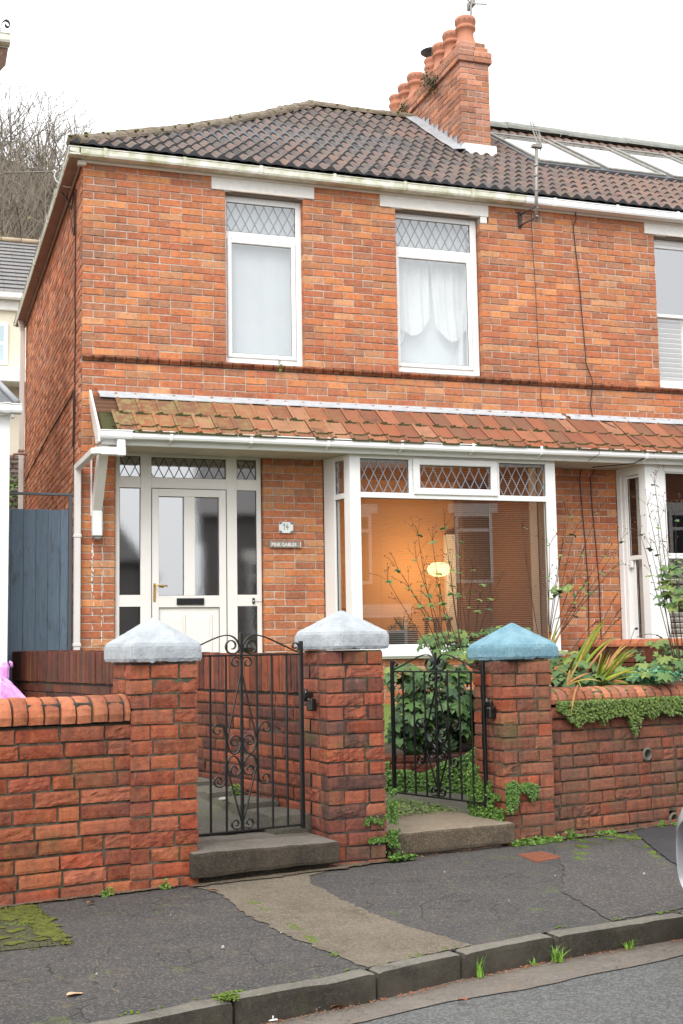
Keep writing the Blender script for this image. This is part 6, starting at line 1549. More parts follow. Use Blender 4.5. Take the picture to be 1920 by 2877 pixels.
# hanging red-brown dead stems with beads
b = B()
for (x0, y0, x1, y1) in ((1660, 1830, 1735, 1668), (1670, 1850, 1745, 1710), (1640, 1860, 1745, 1735), (1600, 1840, 1680, 1745), (1560, 1740, 1625, 1735), (1790, 1790, 1860, 1792), (1770, 1810, 1790, 1765)):
    a, c = P3(x0, y0, 9.2), P3(x1, y1, 9.2); mid = a.lerp(c, .6)+Vector((0, 0, .05)); P_ = [a.lerp(mid, t).lerp(mid.lerp(c, t), t) for t in [i/8 for i in range(9)]]; tube(b, P_, .0022, 4)
    for i in range(12): blob(b, P_[-1].lerp(P_[-3], i/12)+rv(.006), .0055)
solo('dead_flower_spike', b, 'stem', 'thin red-brown dead flower spikes crossing the brick between the bays', 'plant')

# --- creeping ground cover
def creep_pts(b, pts, smin=.005, smax=.009, bias=0):
    for p, nrm in pts:
        n = (Vector(nrm)+rv(.55)).normalized(); u = n.orthogonal().normalized(); v = n.cross(u); a = rng.random()*6.28; s_ = rng.uniform(smin, smax)
        u, v = u*math.cos(a)+v*math.sin(a), v*math.cos(a)-u*math.sin(a); p = Vector(p)
        b.add([p+u*s_, p+(u*.4+v)*s_*.85, p-(u*.5-v*.7)*s_, p-u*s_*.95, p-(u*.4+v)*s_*.85, p+(u*.5-v*.75)*s_], [(0,1,2,3,4,5)], 0, min(.99, max(0, rng.gauss(.45+bias, .26))))
NF = -TX
def creep_front(b, n, s0, s1, zt_, zb, t=-.0, lift=.03, bias=0, sz=(.0055, .0095)):
    k = 0
    while k < n:
        s = rng.uniform(s0, s1); z = rng.uniform(-.1, 1.2); a, c = zb(s), zt_(s)
        z = a+(c-a)*rng.random()
        if rng.random() < .12*(1-(z-a)/(c-a+1e-6)): continue
        creep_pts(b, [(ST(s, t-.004-rng.random()**1.5*lift, z), NF+Vector((0, 0, .5)))], sz[0], sz[1], bias+.2*((z-a)/(c-a+1e-6)-.5)); k += 1
b = B()
def zb_(s): return .735-.028*noise.noise(Vector((s*3, 0, 0)))-.075*max(0, noise.noise(Vector((s*7.3, 4, 0))))**.7-.15*max(0, 1-abs(s-3.34)/.07)-.05*max(0, 1-abs(s-2.86)/.06)-.06*max(0, 1-abs(s-3.06)/.03)+.07*max(0, 1-(s-2.66)/.12)
creep_front(b, 5200, 2.68, 3.75, lambda s: .845, zb_, -.012, .035)
creep_front(b, 5200, 3.75, 6.5, lambda s: .845, zb_, -.012, .035, -.05, (.007, .012))
for i in range(46):    # strands in the joints of the coping
    s = 2.66+.078*i*.5 if i < 26 else rng.uniform(2.66, 5)
    if rng.random() < .55:
        for q in range(34):
            f = rng.random(); creep_pts(b, [(ST(s+rng.gauss(0, .007)+.01*f, -.018+.06*f**2, .845+.075*f), NF+Vector((0, 0, 1)))], .004, .007)
for q in range(600): f = rng.random(); creep_pts(b, [(ST(2.70+.09*(1-f)+rng.gauss(0, .022), -.025+.05*f*f, .80+.115*f), NF+Vector((0, 0, 1)))], .005, .008)
stuff('creeper', b, 'leaf_creep_r', 'small-leaved green creeper hanging over the top of the right garden wall', 'creeper')
b = B()
for i in range(9000):   # on the retaining wall
    f = rng.random(); u = RL*(.10+.92*f); h = .13+.22*(.5+.5*noise.noise(Vector((u*4, 2, 0))))+.16*max(0, (f-.62)/.38)
    if .30 < f < .62: h = min(h, .22)
    v = .12+h*rng.random(); w_ = rng.random()**2*.04+.004; p = ra+rd*u+rn*w_; creep_pts(b, [((p.x, p.y, v), rn+Vector((0, 0, .4)))], .006, .0105, -.05+.3*(v-.3))
for i in range(1500):   # spreading over the path at its foot
    f = rng.random(); p = ra+rd*(RL*f)+rn*(.02+.22*rng.random()**1.6); creep_pts(b, [((p.x, p.y, .135+.02*rng.random()), (0, 0, 1))], .005, .009, .1)
stuff('creeper', b, 'leaf_creep', 'dense creeper covering the low retaining wall seen through the open gate', 'creeper')
b = B()
def nz2(a, c, f=1.0, o=0): return noise.noise(Vector((a*f, c*f, o)))+.5*noise.noise(Vector((a*f*2.3, c*f*2.3, o+5)))
k = 0
while k < 2300:   # left flank of the pillar
    t = -.02+.36*rng.random(); z = .13+.45*rng.random()
    if z > .24+.26*(t/.3)+.10*nz2(t, z, 9) or nz2(t, z, 14, 3) < -.28: continue
    creep_pts(b, [(ST(2.248-.02*rng.random()+.05*t*0, t, z), -SX+Vector((0, 0, .3)))], .0045, .0085); k += 1
k = 0
while k < 1500:   # lobes creeping round onto the street face
    s = 2.235+.25*rng.random(); z = .15+.27*rng.random(); f = (s-2.25)/.22
    top = .375-.02*f+.025*nz2(s, 0, 22); bot = .285+.03*nz2(s, 1, 26)-.085*max(0, 1-abs(s-2.31)/.035)-.05*max(0, 1-abs(s-2.44)/.03)+.03*(.36 < f < .7)-.1*(f < .12)
    if not (bot < z < top) or nz2(s, z, 30, 2) < -.42: continue
    creep_pts(b, [(ST(s, -.040-.022*rng.random(), z), NF+Vector((0, 0, .4)))], .0045, .0085); k += 1
stuff('creeper', b, 'leaf_creep', 'creeper spilling round the foot of the blue-capped pillar', 'creeper')
b = B()
k = 0
while k < 1300:
    z = .0+.40*rng.random(); s = 1.405+rng.gauss(0, .02)*(.6+1.0*abs(noise.noise(Vector((z*16, 1, 0)))))
    if nz2(s, z, 24, 8) < -.15+.0*z: continue
    creep_pts(b, [(ST(s, -.050-.02*rng.random(), z), NF+Vector((.3, 0, .3)))], .004, .0075); k += 1
for i in range(260): f = rng.random(); creep_pts(b, [(ST(1.37-.16*f, -.055, .235+.03*noise.noise(Vector((f*5, 0, 0)))+rng.gauss(0, .008)), NF)], .004, .007); creep_pts(b, [(ST(1.37-.13*f, -.055, .125+rng.gauss(0, .008)), NF)], .004, .007)
for i in range(420): creep_pts(b, [(ST(1.36+.16*rng.random(), -.06-.06*rng.random(), .01+.02*rng.random()), (0, 0, 1))], .005, .009, .15)
stuff('creeper', b, 'leaf_creep', 'creeper trailing down the right-hand corner of the middle pillar', 'creeper')
b = B()
for (s0, s1, n, dep, h) in ((2.26, 2.64, 1500, .07, .035), (2.66, 2.86, 260, .04, .02), (2.95, 3.10, 330, .05, .03), (2.70, 2.78, 160, .04, .07), (3.50, 3.56, 120, .03, .05), (3.62, 3.80, 420, .05, .025), (-.02, .03, 60, .03, .05), (-.33, -.27, 90, .03, .04)):
    for i in range(n): s = rng.uniform(s0, s1); f = rng.random(); creep_pts(b, [(ST(s, -.04-dep*f*(.5+.8*abs(noise.noise(Vector((s*14, 0, 0))))), .004+h*rng.random()*(1-f)), (0, -.3, 1))], .0055, .010, .2)
stuff('ground_cover', b, 'leaf_creep', 'bright green weeds spreading along the foot of the right wall', 'ground cover')
b = B(); k = 0
while k < 2200:
    s, t = rng.uniform(-1.35, -.62), rng.uniform(-.93, -.03)
    e = min(1, max(0, (s+1.35)/.7)); xr_ = -.66-.13*(-t/.9)
    if s > xr_+.008*noise.noise(Vector((t*30, 0, 0))): continue
    d = math.exp(-(xr_-s)/.10)*1.0+math.exp(t/.16)*.9-.25
    if rng.random() > max(.06, d)*(.35+1.3*max(0, .35+nz2(s, t, 9))): continue
    creep_pts(b, [(ST(s, t, zp(t)+.0055+.003*rng.random()), (0, 0, 1))], .0025, .0055, .1); k += 1
stuff('moss_carpet', b, 'moss_c', 'yellow-green moss carpet on the slab below the left garden wall', 'moss')
b = B()
for i in range(11000):
    s = 1.3+1.0*rng.random(); t = .45+1.2*rng.random()
    if rng.random() > (t-.42)*2.2+.15*nz2(s, t, 9) or nz2(s, t, 7, 1) < -.35-.3*(t > .8): continue
    creep_pts(b, [(ST(s, t, .155+.02*max(0, t-.8)+.02*rng.random()), (0, -.2, 1))], .005, .011, -.05)
for i in range(90):
    s = 1.3+.95*rng.random(); t = .45+.6*rng.random(); p = Vector(ST(s, t, .155)); seg_d = rv(.05, .006); tube(b, [p, p+seg_d, p+seg_d*1.8+Vector((0, 0, -.004))], .0016, 3)
stuff('path_weeds', b, 'leaf_creep_r', 'weeds and clippings strewn over the path behind the tan step', 'ground cover')
b = B()   # leaf litter and grit along the kerb foot and wall foot
for i in range(3600):
    r_ = rng.random(); s = rng.uniform(-2.2, 4.2)
    if r_ < .6: t = kb(s)-.092-abs(rng.gauss(0, .018)); z = -.1185
    elif r_ < .8: t = -.045-abs(rng.gauss(0, .03)); z = .010; s = rng.uniform(-2, 4)
    else: t = rng.uniform(-1.8, -.1); z = zp(t)+.009
    if r_ < .8 and noise.noise(Vector((s*3.1, 0, 3))) < -.2: continue
    if .12 < s < 1.05 and -.1 < t: continue
    d = rv(1, .3).normalized()*rng.uniform(.002, .007)*(.5 if r_ > .8 else 1); e = Vector((-d.y, d.x, rng.uniform(-.002, .002)))*.6; p = Vector(ST(s, t, z+.003)); b.add([p-e, p+d, p+e, p-d], [(0,1,2,3)])
stuff('leaf_litter', b, 'dead_leaf', 'rusty leaf litter gathered along the kerb and wall foot', 'leaf litter')
b = B()   # moss in crumbs on the pavement seams
for i in range(2600):
    r_ = rng.random()
    if r_ < .30: f = rng.random(); s, t = 2.95+rng.gauss(0, .14), -.17+rng.gauss(0, .07)
    elif r_ < .5: f = rng.random(); s, t = 3.28-.75*f+rng.gauss(0, .012), -.03-1.0*f+rng.gauss(0, .012)
    elif r_ < .62: f = rng.random(); s, t = 2.62-.35*f+rng.gauss(0, .015), -.30-.35*f+rng.gauss(0, .03)
    elif r_ < .72: f = rng.random(); s, t = .24-.22*f+rng.gauss(0, .012), -.5-1.2*f+rng.gauss(0, .012)
    elif r_ < .88: s, t = -.74-.25*abs(rng.gauss(0, 1)), -.25-.5*rng.random()
    else: s = rng.uniform(-2, 3); t = kb(s)+.004+rng.gauss(0, .008)
    if t > -.02: continue
    nn = noise.noise(Vector((s*9, t*9, 0)))
    if nn < -.05: continue
    q = .004+.009*max(0, nn); lathe(b, [(q, 0), (q*.8, q*.35), (q*.2, q*.55)], ST(s, t, zp(t)+.003), 5)
stuff('moss_patches', b, 'moss_b', 'crumbs of bright moss scattered along the pavement seams', 'moss')
# plants and grass along kerb: separate tufts
M['grass'] = leaf_mat('grass_blade', [(.06,.15,.015), (.12,.27,.03), (.20,.36,.05)])
def tuft(label, p, n, h, spread, mat='grass', wd=.0085):
    b = B(); p = Vector(p)
    for i in range(int(n*1.8)):
        a = rng.random()*6.28; L = 1.2*h*rng.uniform(.5, 1.1); tipx = Vector((math.cos(a), math.sin(a), 0))*spread*rng.uniform(.2, 1); base = p+Vector((rng.uniform(-1, 1), rng.uniform(-1, 1), 0))*spread*.25
        side = tipx.cross(Vector((0, 0, 1))).normalized()*wd*.5; vs = []
        for q in range(5): t = q/4; c = base+tipx*t*t+Vector((0, 0, L*t*(1-.25*t))); ww = 1-t*.95; vs += [c-side*ww, c+side*ww]
        b.add(vs, [(2*q, 2*q+1, 2*q+3, 2*q+2) for q in range(4)], 0, rng.uniform(.35, .99))
    return solo('grass_tuft', b, mat, label, 'grass', 'grass tufts growing along the kerb')
def PG(px, py, z):   # point on the horizontal plane z seen at photo pixel
    d = rt*((px-960)/F_PX)-up*((py-1438.5)/F_PX)+fw; return CAM+d*((z-CAM.z)/d.z)
for (px, py, n, h, sp_, lb) in ((952, 2815, 12, .085, .05, 'grass tuft at the kerb foot just right of the lowest kerb joint'), (1004, 2790, 6, .09, .03, 'thin grass in the second kerb joint from the left'), (1350, 2745, 11, .095, .05, 'grass tuft at the kerb foot below the joint in the middle of the kerb'), (1148, 2783, 4, .03, .03, 'tiny weed at the kerb foot between two grass tufts'), (1566, 2702, 24, .07, .07, 'broad grass tuft at the kerb foot right of the kerb joint'), (1765, 2664, 20, .045, .08, 'low straggly weed at the kerb foot near the right edge'), (1500, 2712, 5, .03, .04, 'small weeds at the kerb foot left of the broad grass tuft'), (1919, 2600, 8, .07, .03, 'grass in the kerb joint at the right edge')):
    tuft(lb, PG(px, py, -.118), n, h, sp_)
b = B(); p = PG(640, 2808, -.02)
for i in range(500): creep_pts(b, [(p+Vector((rng.gauss(0, .02), rng.gauss(0, .018), .004+.012*rng.random())), (0, 0, 1))], .003, .006)
stuff('moss_clump', b, 'moss_b', 'bright moss cushion in the kerb joint at the bottom left', 'moss')
def deadleaf(label, p, s_, ang, mat='dead_leaf'):
    b = B(); p = Vector(p); d = Vector((math.cos(ang), math.sin(ang), 0)); e = Vector((-d.y, d.x, 0)); n = 8; vs = []
    for i in range(n+1):
        t = i/n; w_ = s_*.45*math.sin(PI*t)**.7; c = p+d*(s_*(t-.5)*1.6)+Vector((0, 0, .006+.004*math.sin(t*5))); vs += [c-e*w_+Vector((0, 0, .006)), c, c+e*w_+Vector((0, 0, .005))]
    b.add(vs, [(3*i+j, 3*i+j+1, 3*i+4+j, 3*i+3+j) for i in range(n) for j in (0, 1)]); return solo('fallen_leaf', b, mat, label, 'leaf', 'fallen leaves on the ground')
M['pale_leaf'] = simple('pale_fallen_leaf', (.55, .36, .22), .8)
deadleaf('pale fallen leaf lying on the dark asphalt near the bottom left', PG(210, 2800, -.02), .045, .5, 'pale_leaf')
deadleaf('red-brown fallen leaf in the gutter below the grass tuft', PG(950, 2832, -.118), .04, .3); deadleaf('pinkish fallen leaf in the gutter left of the red-brown one', PG(893, 2838, -.118), .035, 1.2, 'pale_leaf')
deadleaf('orange fallen leaf at the foot of the left gate step', PG(600, 2505, 0.004), .03, .2); deadleaf('brown fallen leaf in the gutter by the kerb, right of the middle', PG(1300, 2815, -.118), .03, 2.0); deadleaf('brown leaf under the left pillar', PG(255, 2540, 0.004), .035, .9)
b = B(); lathe(b, [(.002, -.012), (.02, -.008), (.028, 0), (.02, .010), (.004, .014)], (0, 0, 0), 12); p = PG(629, 2236, .33); b.v = [(x*1.25+p.x, y+p.y, z+p.z-.02) for x, y, z in b.v]; solo('pebble', b, 'pebble', 'smooth pale pebble on the path ledge behind the left gate', 'stone')
b = B(); 
for (px, py, s_) in ((627, 2661, .010), (272, 2736, .006), (790, 2620, .005), (480, 2570, .005), (1250, 2450, .006), (1395, 2390, .006), (1430, 2530, .005), (1110, 2510, .005), (1810, 2455, .010), (1560, 2460, .006)):
    p = PG(px, py, -.004); blob(b, (p.x, p.y, zp(-1)+.006), s_)
stuff('grit', b, 'pebble', 'scattered white grit stones on the pavement', 'grit')
b = B(); p = PG(765, 2868, -.118); box(b, p.x-.02, p.x+.02, p.y-.006, p.y+.006, p.z, p.z+.006, ident, 0, .002); box(b, p.x, p.x+.006, p.y-.004, p.y+.012, p.z+.006, p.z+.018, ident, 0, .002); solo('litter', b, 'upvc', 'small white scrap of plastic litter in the gutter', 'litter')
b = B(); tuft_p = ST(1.0, 1.1, .30)
for i in range(60): creep_pts(b, [(Vector(tuft_p)+rv(.035)+Vector((0, 0, .03)), (0, -.5, 1))], .007, .012, .25)
solo('weed', b, 'leaf_creep', 'small green weed growing at the wall foot behind the left gate', 'plant')
b = B()
for i in range(26): creep_pts(b, [((2.06+rng.gauss(0, .012), -.045-.02*rng.random(), 4.19+rng.uniform(-.08, .04)), (0, -1, .3))], .006, .012)
tube(b, [(2.06, -.03, 4.20), (2.04, -.05, 4.24), (2.02, -.05, 4.26)], .002, 3); solo('weed', b, 'leaf_creep_r', 'small weed rooted in the string course under the left upstairs window', 'plant')
b = B(); q4 = [PG(*p, -.006) for p in ((1455, 2404), (1520, 2396), (1576, 2411), (1508, 2424))]; q4 = [Vector((p.x, p.y, .0062+zp(-.4))) for p in q4]; c = sum(q4, Vector())/4
b.add([p for p in q4]+[p+Vector((0, 0, -.05)) for p in q4], [(0,1,2,3), (0,1,5,4), (1,2,6,5), (2,3,7,6), (3,0,4,7)])
for i in range(9):
    f = (i+.5)/9; a = q4[0].lerp(q4[1], f); e = q4[3].lerp(q4[2], f); a, e = a.lerp(e, .06), e.lerp(a, .06); w_ = (q4[1]-q4[0])*.028
    b.add([a-w_+Vector((0,0,.004)), a+w_+Vector((0,0,.004)), e+w_+Vector((0,0,.004)), e-w_+Vector((0,0,.004)), a-w_, a+w_, e+w_, e-w_], BOXF)
solo('drain_cover', b, 'clay', 'square rust-red ribbed cover set in the pavement before the right wall', 'drain cover')

# ================================================================== LEFT NEIGHBOUR
lh = thing('neighbour_house', 'white-fronted neighbouring house cut off by the left edge of the photo', 'house', (-1.4, 0, 0))
b = B(); box(b, -7, -1.35, -.28, 1.0, .3, 6.95, ident); box(b, -7, -3.6, 1.001, 9.0, .3, 6.95, ident); make('wall', b, 'brick_far' if 'brick_far' in M else 'paint_cream', lh)
M['white_panel'] = simple('glossy_white_panel', (.84, .84, .83), .45)
b = B(); box(b, -2.4, -.738, -.62, -.31, .3, 3.425, ident, 0, .004); box(b, -1.06, -.74, -.3095, .5, .3, 3.40, ident) if False else None
make('porch_side', b, 'white_panel', lh)
b = B(); extr(b, gut_prof(.085, .115), -2.6, -.640, lambda u, a, c: (u, -.625+a, 3.430+c)); extr(b, gut_prof(.095, .124), -.80, -.745, lambda u, a, c: (u, -.622+a, 3.425+c)); box(b, -.738, -.70, -.70, -.63, 3.385, 3.43, ident, 0, .01); make('porch_gutter', b, 'gutter_new', lh)
b = B(); b.add([(-.70, -.70, 3.52), (-2.6, -.70, 3.52), (-2.6, -.30, 3.93), (-.99, -.30, 3.93), (-.70, -.30, 3.52)], [(0,1,2,3), (0,3,4), (4,3,2,1,0)], 0); 
tube(b, [(-.68, -.72, 3.525), (-.985, -.30, 3.95)], .03, 7); make('porch_roof', b, 'lead', lh)
b = B(); extr(b, gut_prof(.09, .12), -7, -.79, lambda u, a, c: (u, -.69+a, 6.985+c)); make('gutter', b, 'gutter_old', lh)
b = B(); extr(b, [(-.80, 6.984), (-.93, 6.82), (-7, 6.82), (-7, 6.984)], -.69, -.30, lambda u, a, c: (a, u, c)); make('soffit', b, 'soffit', lh)
b = B(); b.add([(-.82, -.78, 7.08), (-7, -.78, 7.08), (-7, 3.0, 9.4), (-3.4, .9, 8.2), (-1.2, .6, 7.08), (-3.4, 9, 7.08)], [(0,1,2,3), (0,3,4), (3,2,5)]); make('roof', b, 'tile', lh)
b = B()
sp_ = [(lambda q: (q.x, q.z))(P3(x_, y_, 12.0)) for x_, y_ in ((2, 90), (2, 76), (4, 66), (9, 58), (16, 53), (23, 55), (27, 61), (28, 67), (25, 72), (20, 73), (16, 70), (14, 66))]
k = len(sp_); vs = []
for x, z in sp_: vs += [(x, -.80, z), (x, -.765, z), (x+.008, -.765, z+.010), (x+.008, -.80, z+.010)]
b.add(vs, [(4*i+j, 4*i+(j+1) % 4, 4*i+4+(j+1) % 4, 4*i+4+j) for i in range(k-1) for j in range(4)]); make('iron_scroll', b, 'iron_rust', lh)
M['pink'] = simple('pink_plastic', (.62, .16, .58), .35, (.80, .50, .80), 26, .7)
b = B()   # pink printed bag leaning behind the left wall
rblock(b, [tuple(P3(2, 1995, 7.2))[:2], tuple(P3(84, 1995, 7.2))[:2], tuple(P3(84, 1995, 7.5))[:2], tuple(P3(2, 1995, 7.5))[:2]], .62, 1.07, 12, 5, 12, .010, 7, .03, xf=ident, zt=lambda a, c: 1.075-.16*a**1.3)
solo('plastic_bag', b, 'pink', 'pink printed plastic bag behind the left wall beside the white porch', 'bag')
b = B(); p = P3(26, 1860, 7.6); tube(b, [p, p+Vector((.012, 0, -.004)), p+Vector((.016, 0, -.03))], .010, 6); rblock(b, [(p.x-.05, p.y), (p.x+.004, p.y), (p.x+.004, p.y+.05), (p.x-.05, p.y+.05)], p.z-.12, p.z+.0, 4, 4, 4, .004, 9, .01, xf=ident); solo('plastic_bag', b, 'pink', 'scrap of pink bag showing above the larger pink bag by the white porch', 'bag')

# ================================================================== BACKGROUND
M['ridge_pale'] = simple('lichened_ridge', (.46,.30,.21), .8, (.38,.34,.22), 5, .7)
M['render_cream'] = simple('cream_render', (.72, .66, .52), .8, (.66, .60, .47), 2, .6)
M['slate_roof'] = simple('slate_roof', (.16, .155, .16), .7, (.24, .225, .21), 5, .8)
M['pale_glass'] = simple('pale_reflecting_glass', (.42, .52, .55), .1)
bh = thing('cream_house', 'cream rendered house with a slate roof on higher ground behind', 'house', (-2, 12.6, 4))
b = B(); box(b, -8, 2.4, 12.75, 19, 2.0, 8.35, ident); make('wall', b, 'render_cream', bh)
b = B(); box(b, -8, 2.4, 12.2, 12.95, 6.45, 6.75, ident, 0, .02); box(b, -8, 2.4, 12.66, 12.75, 8.0, 8.22, ident, 0, .01); extr(b, gut_prof(.12, .14), -8.2, 2.5, lambda u, a, c: (u, 12.62+a, 8.20+c)); make('white_band', b, 'paint_white', bh)
b = B(); nrow = 14
for k in range(nrow):
    y0, y1 = 12.55+k*.22, 12.55+(k+1)*.22+.02; z0, z1 = 8.33+k*.145+.02, 8.33+(k+1)*.145; x = -8.2
    while x < 2.5: b.add([(x, y0, z0), (x+.27, y0, z0), (x+.27, y1, z1), (x, y1, z1)], [(0,1,2,3)]); x += .275
    b.add([(-8.2, y0, z0), (2.5, y0, z0), (2.5, y0, z0-.02), (-8.2, y0, z0-.02)], [(0,1,2,3)], 1)
make('roof', b, ['slate_roof', 'dark'], bh)
b = B(); x = -8.2
while x < 2.5: tube(b, [(x, 15.62, 10.40), (x+.42, 15.62, 10.40)], .055, 8); x += .44
make('ridge_tiles', b, 'ridge_pale', bh)
b = B(); box(b, -1.4, .13, 12.70, 12.80, 6.90, 7.75, ident, 0, .01); w_ = make('window', b, 'upvc', bh)
b = B(); 
for z0, z1 in ((6.98, 7.30), (7.36, 7.68)): b.add([(-1.32, 12.695, z0), (.045, 12.695, z0), (.045, 12.695, z1), (-1.32, 12.695, z1)], [(0,1,2,3)])
make('pane', b, 'pale_glass', w_)
b = B(); box(b, -.9, -.0, 13.9, 14.6, 9.0, 9.5, ident, 0, .02); b.v = [(x, y, z+.18+(y-14.2)*.6-.25) for x, y, z in b.v]; make('roof_light', b, 'darkgrey', bh)
b = B(); rblock(b, [(-6, 9.4), (1.2, 9.4), (1.2, 9.9), (-6, 9.9)], .2, 4.6, 50, 3, 30, .03, 3, .03, xf=ident)
M['rubble'] = simple('rubble_stone', (.26, .22, .19), .9, (.15, .11, .09), 7, .5, .02, 14)
for i in range(26):
    for k in range(30): rblock(b, [(-4+i*.18+.05*(k % 2), 9.36), (-4+i*.18+.165+.05*(k % 2), 9.36), (-4+i*.18+.165+.05*(k % 2), 9.42), (-4+i*.18+.05*(k % 2), 9.42)], 2.2+k*.08, 2.2+k*.08+.07, 2, 1, 1, .012, 9, .008, xf=ident) if rng.random() < .9 else None
solo('stone_wall', b, 'rubble', 'grey rubble stone wall far back at the end of the side passage', 'wall')
b = B()
for i in range(1400): p = Vector((-.6+rng.gauss(0, .7), 8.9+rng.gauss(0, .15), 3.0+rng.random()*1.2+.2*noise.noise(Vector((i, 0, 0))))); d = rv(1).normalized()*.05; e = d.orthogonal().normalized()*.03; b.add([p-e, p+d, p+e, p-d*.5], [(0,1,2,3)])
solo('shrub', b, 'leaf_creep_r', 'green shrub growing in front of the far stone wall', 'shrub')
# wooded hillside
def zh(x, y): return 3.0+max(0, y-15)*.55-.28*max(0, x-1)+1.2*noise.noise(Vector((x*.12, y*.12, 0)))
b = B(); nx, ny = 36, 40; vs = [(-45+i*2.5, 15+k*1.6, zh(-45+i*2.5, 15+k*1.6)) for k in range(ny+1) for i in range(nx+1)]
b.add(vs, [(k*(nx+1)+i, k*(nx+1)+i+1, (k+1)*(nx+1)+i+1, (k+1)*(nx+1)+i) for k in range(ny) for i in range(nx)], 0, None, None, True); struct('hill', b, 'land')
def seg(b, p, q, r0, r1, n=4):
    d = (q-p).normalized(); a = d.orthogonal().normalized(); c = d.cross(a); vs = []
    for pp, rr in ((p, r0), (q, r1)):
        for j in range(n): t = 2*PI*j/n; vs.append(pp+a*rr*math.cos(t)+c*rr*math.sin(t))
    b.add(vs, [(j, (j+1) % n, n+(j+1) % n, n+j) for j in range(n)], 0, .5, .5)
def grow(bt, bc, p, d, L, r, depth, maxd):
    q = p; dd = d; n = 2 if depth else 4
    for i in range(n):
        dd = (dd+rv(.16)+Vector((0, 0, .05))).normalized(); e = q+dd*(L/n); seg(bt if depth < 1 else bc, q, e, r*(1-.18*i/n), r*(1-.18*(i+1)/n), 5 if depth < 2 else 3); q = e
    if depth >= maxd: return
    for k in range(rng.choice((2, 3, 3)) if depth < maxd-1 else 3):
        nd = (dd*1.0+rv(.75)+Vector((0, 0, .15))).normalized(); grow(bt, bc, q, nd, L*rng.uniform(.62, .85), r*.62, depth+1, maxd)
    if depth == 0:
        for k in range(3): f = rng.uniform(.5, .95); grow(bt, bc, p.lerp(q, f), (dd+rv(.9)).normalized(), L*.6, r*.5, 1, maxd)
trees = []
spots = [(px, D) for D, pxs in ((62, (-60, 10, 60, 120)), (57, (30, 95, 165, 215)), (52, (-30, 55, 130, 190, 262)), (46, (5, 80, 150, 215, 300)), (40, (-20, 45, 110, 175, 240)), (34, (10, 70, 140, 205))) for px in pxs]
for i, (px, D) in enumerate(spots):
    g = P3(px+rng.uniform(-15, 15), 900, D); z = zh(g.x, g.y)
    topy = 205+max(0, px)*.66+(62-D)*7+rng.uniform(-20, 40) if D > 45 else 470+rng.uniform(-40, 60)
    tz = P3(px, topy, D).z; H = max(4.0, min(16, tz-z))
    row = {62: 'topmost row', 57: 'second row down', 52: 'third row down', 46: 'fourth row down', 40: 'fifth row down', 34: 'lowest row'}[D]
    nth = ('leftmost', 'second from the left', 'third from the left', 'fourth from the left', 'rightmost')[sum(1 for q in spots if q[1] == D and q[0] < px)]
    t = thing('bare_tree', 'leafless tree in the %s on the hillside, %s' % (row, nth), 'tree', (g.x, g.y, z), 'bare trees on the hillside')
    bt, bc = B(), B(); grow(bt, bc, Vector((g.x, g.y, z-.2)), Vector((rng.uniform(-.12, .12), 0, 1)), H*.34, H*.013, 0, 5)
    if rng.random() < .5:
        bi = B()
        for q in range(160): pp = Vector((g.x, g.y, z))+Vector((rng.gauss(0, .35), rng.gauss(0, .35), H*rng.uniform(.05, .62))); d = rv(1).normalized()*.13; e = d.orthogonal().normalized()*.09; bi.add([pp-e, pp+d, pp+e, pp-d*.6], [(0,1,2,3)])
        make('ivy', bi, 'ivy', t)
    if rng.random() < .45:
        bi = B()
        for q in range(50): pp = Vector((g.x, g.y, z))+Vector((rng.gauss(0, 1.2), rng.gauss(0, 1), H*rng.uniform(.2, .8))); d = rv(1).normalized()*.07; e = d.orthogonal().normalized()*.05; bi.add([pp-e, pp+d, pp+e, pp-d*.6], [(0,1,2,3)])
        make('leaves', bi, 'yellow_leaf', t)
    make('trunk', bt, 'twig', t); make('crown', bc, 'twig', t)
b = B()
for i in range(26000):
    x, y = rng.uniform(-8, 16), rng.uniform(19, 56); z = zh(x, y); h = rng.uniform(.0, 4.2)*(.6+.6*abs(noise.noise(Vector((x*.3, y*.3, 4)))))
    p = Vector((x, y, z+h*rng.random())); q = p+Vector((rng.uniform(-.5, .5), rng.uniform(-.3, .3), rng.uniform(.3, 1.3))); seg(b, p, q, .022, .008, 3)
stuff('undergrowth', b, 'twig', 'dense bare undergrowth covering the hillside', 'undergrowth')
b = B()
for i in range(9000):
    x, y = rng.uniform(-8, 16), rng.uniform(19, 56)
    if noise.noise(Vector((x*.35, y*.35, 9))) < .05: continue
    p = Vector((x, y, zh(x, y)+rng.random()*1.9)); d = rv(1).normalized()*rng.uniform(.08, .2); e = d.orthogonal().normalized()*d.length*.7; b.add([p-e, p+d, p+e, p-d*.6], [(0,1,2,3)])
stuff('brambles', b, 'ivy', 'dark green bramble and ivy patches between the hillside trees', 'undergrowth')

# ================================================================== OPPOSITE SIDE OF THE STREET (seen in the glass)
mt, n, bb = new_mat('far_brick'); bt = N(n, 'ShaderNodeTexBrick'); bt.inputs['Scale'].default_value = 1; bt.inputs['Brick Width'].default_value = .226; bt.inputs['Row Height'].default_value = .0775; bt.inputs['Mortar Size'].default_value = .008
bt.inputs['Color1'].default_value = (.42, .13, .055, 1); bt.inputs['Color2'].default_value = (.30, .085, .04, 1); bt.inputs['Mortar'].default_value = (.3, .24, .2, 1)
tc = N(n, 'ShaderNodeTexCoord'); mp = N(n, 'ShaderNodeMapping'); mp.inputs['Rotation'].default_value = (PI/2, 0, TH); n.links.new(tc.outputs['Object'], mp.inputs[0]); n.links.new(mp.outputs[0], bt.inputs['Vector']); n.links.new(bt.outputs[0], bb.inputs['Base Color']); bb.inputs['Roughness'].default_value = .9; M['far_brick'] = mt
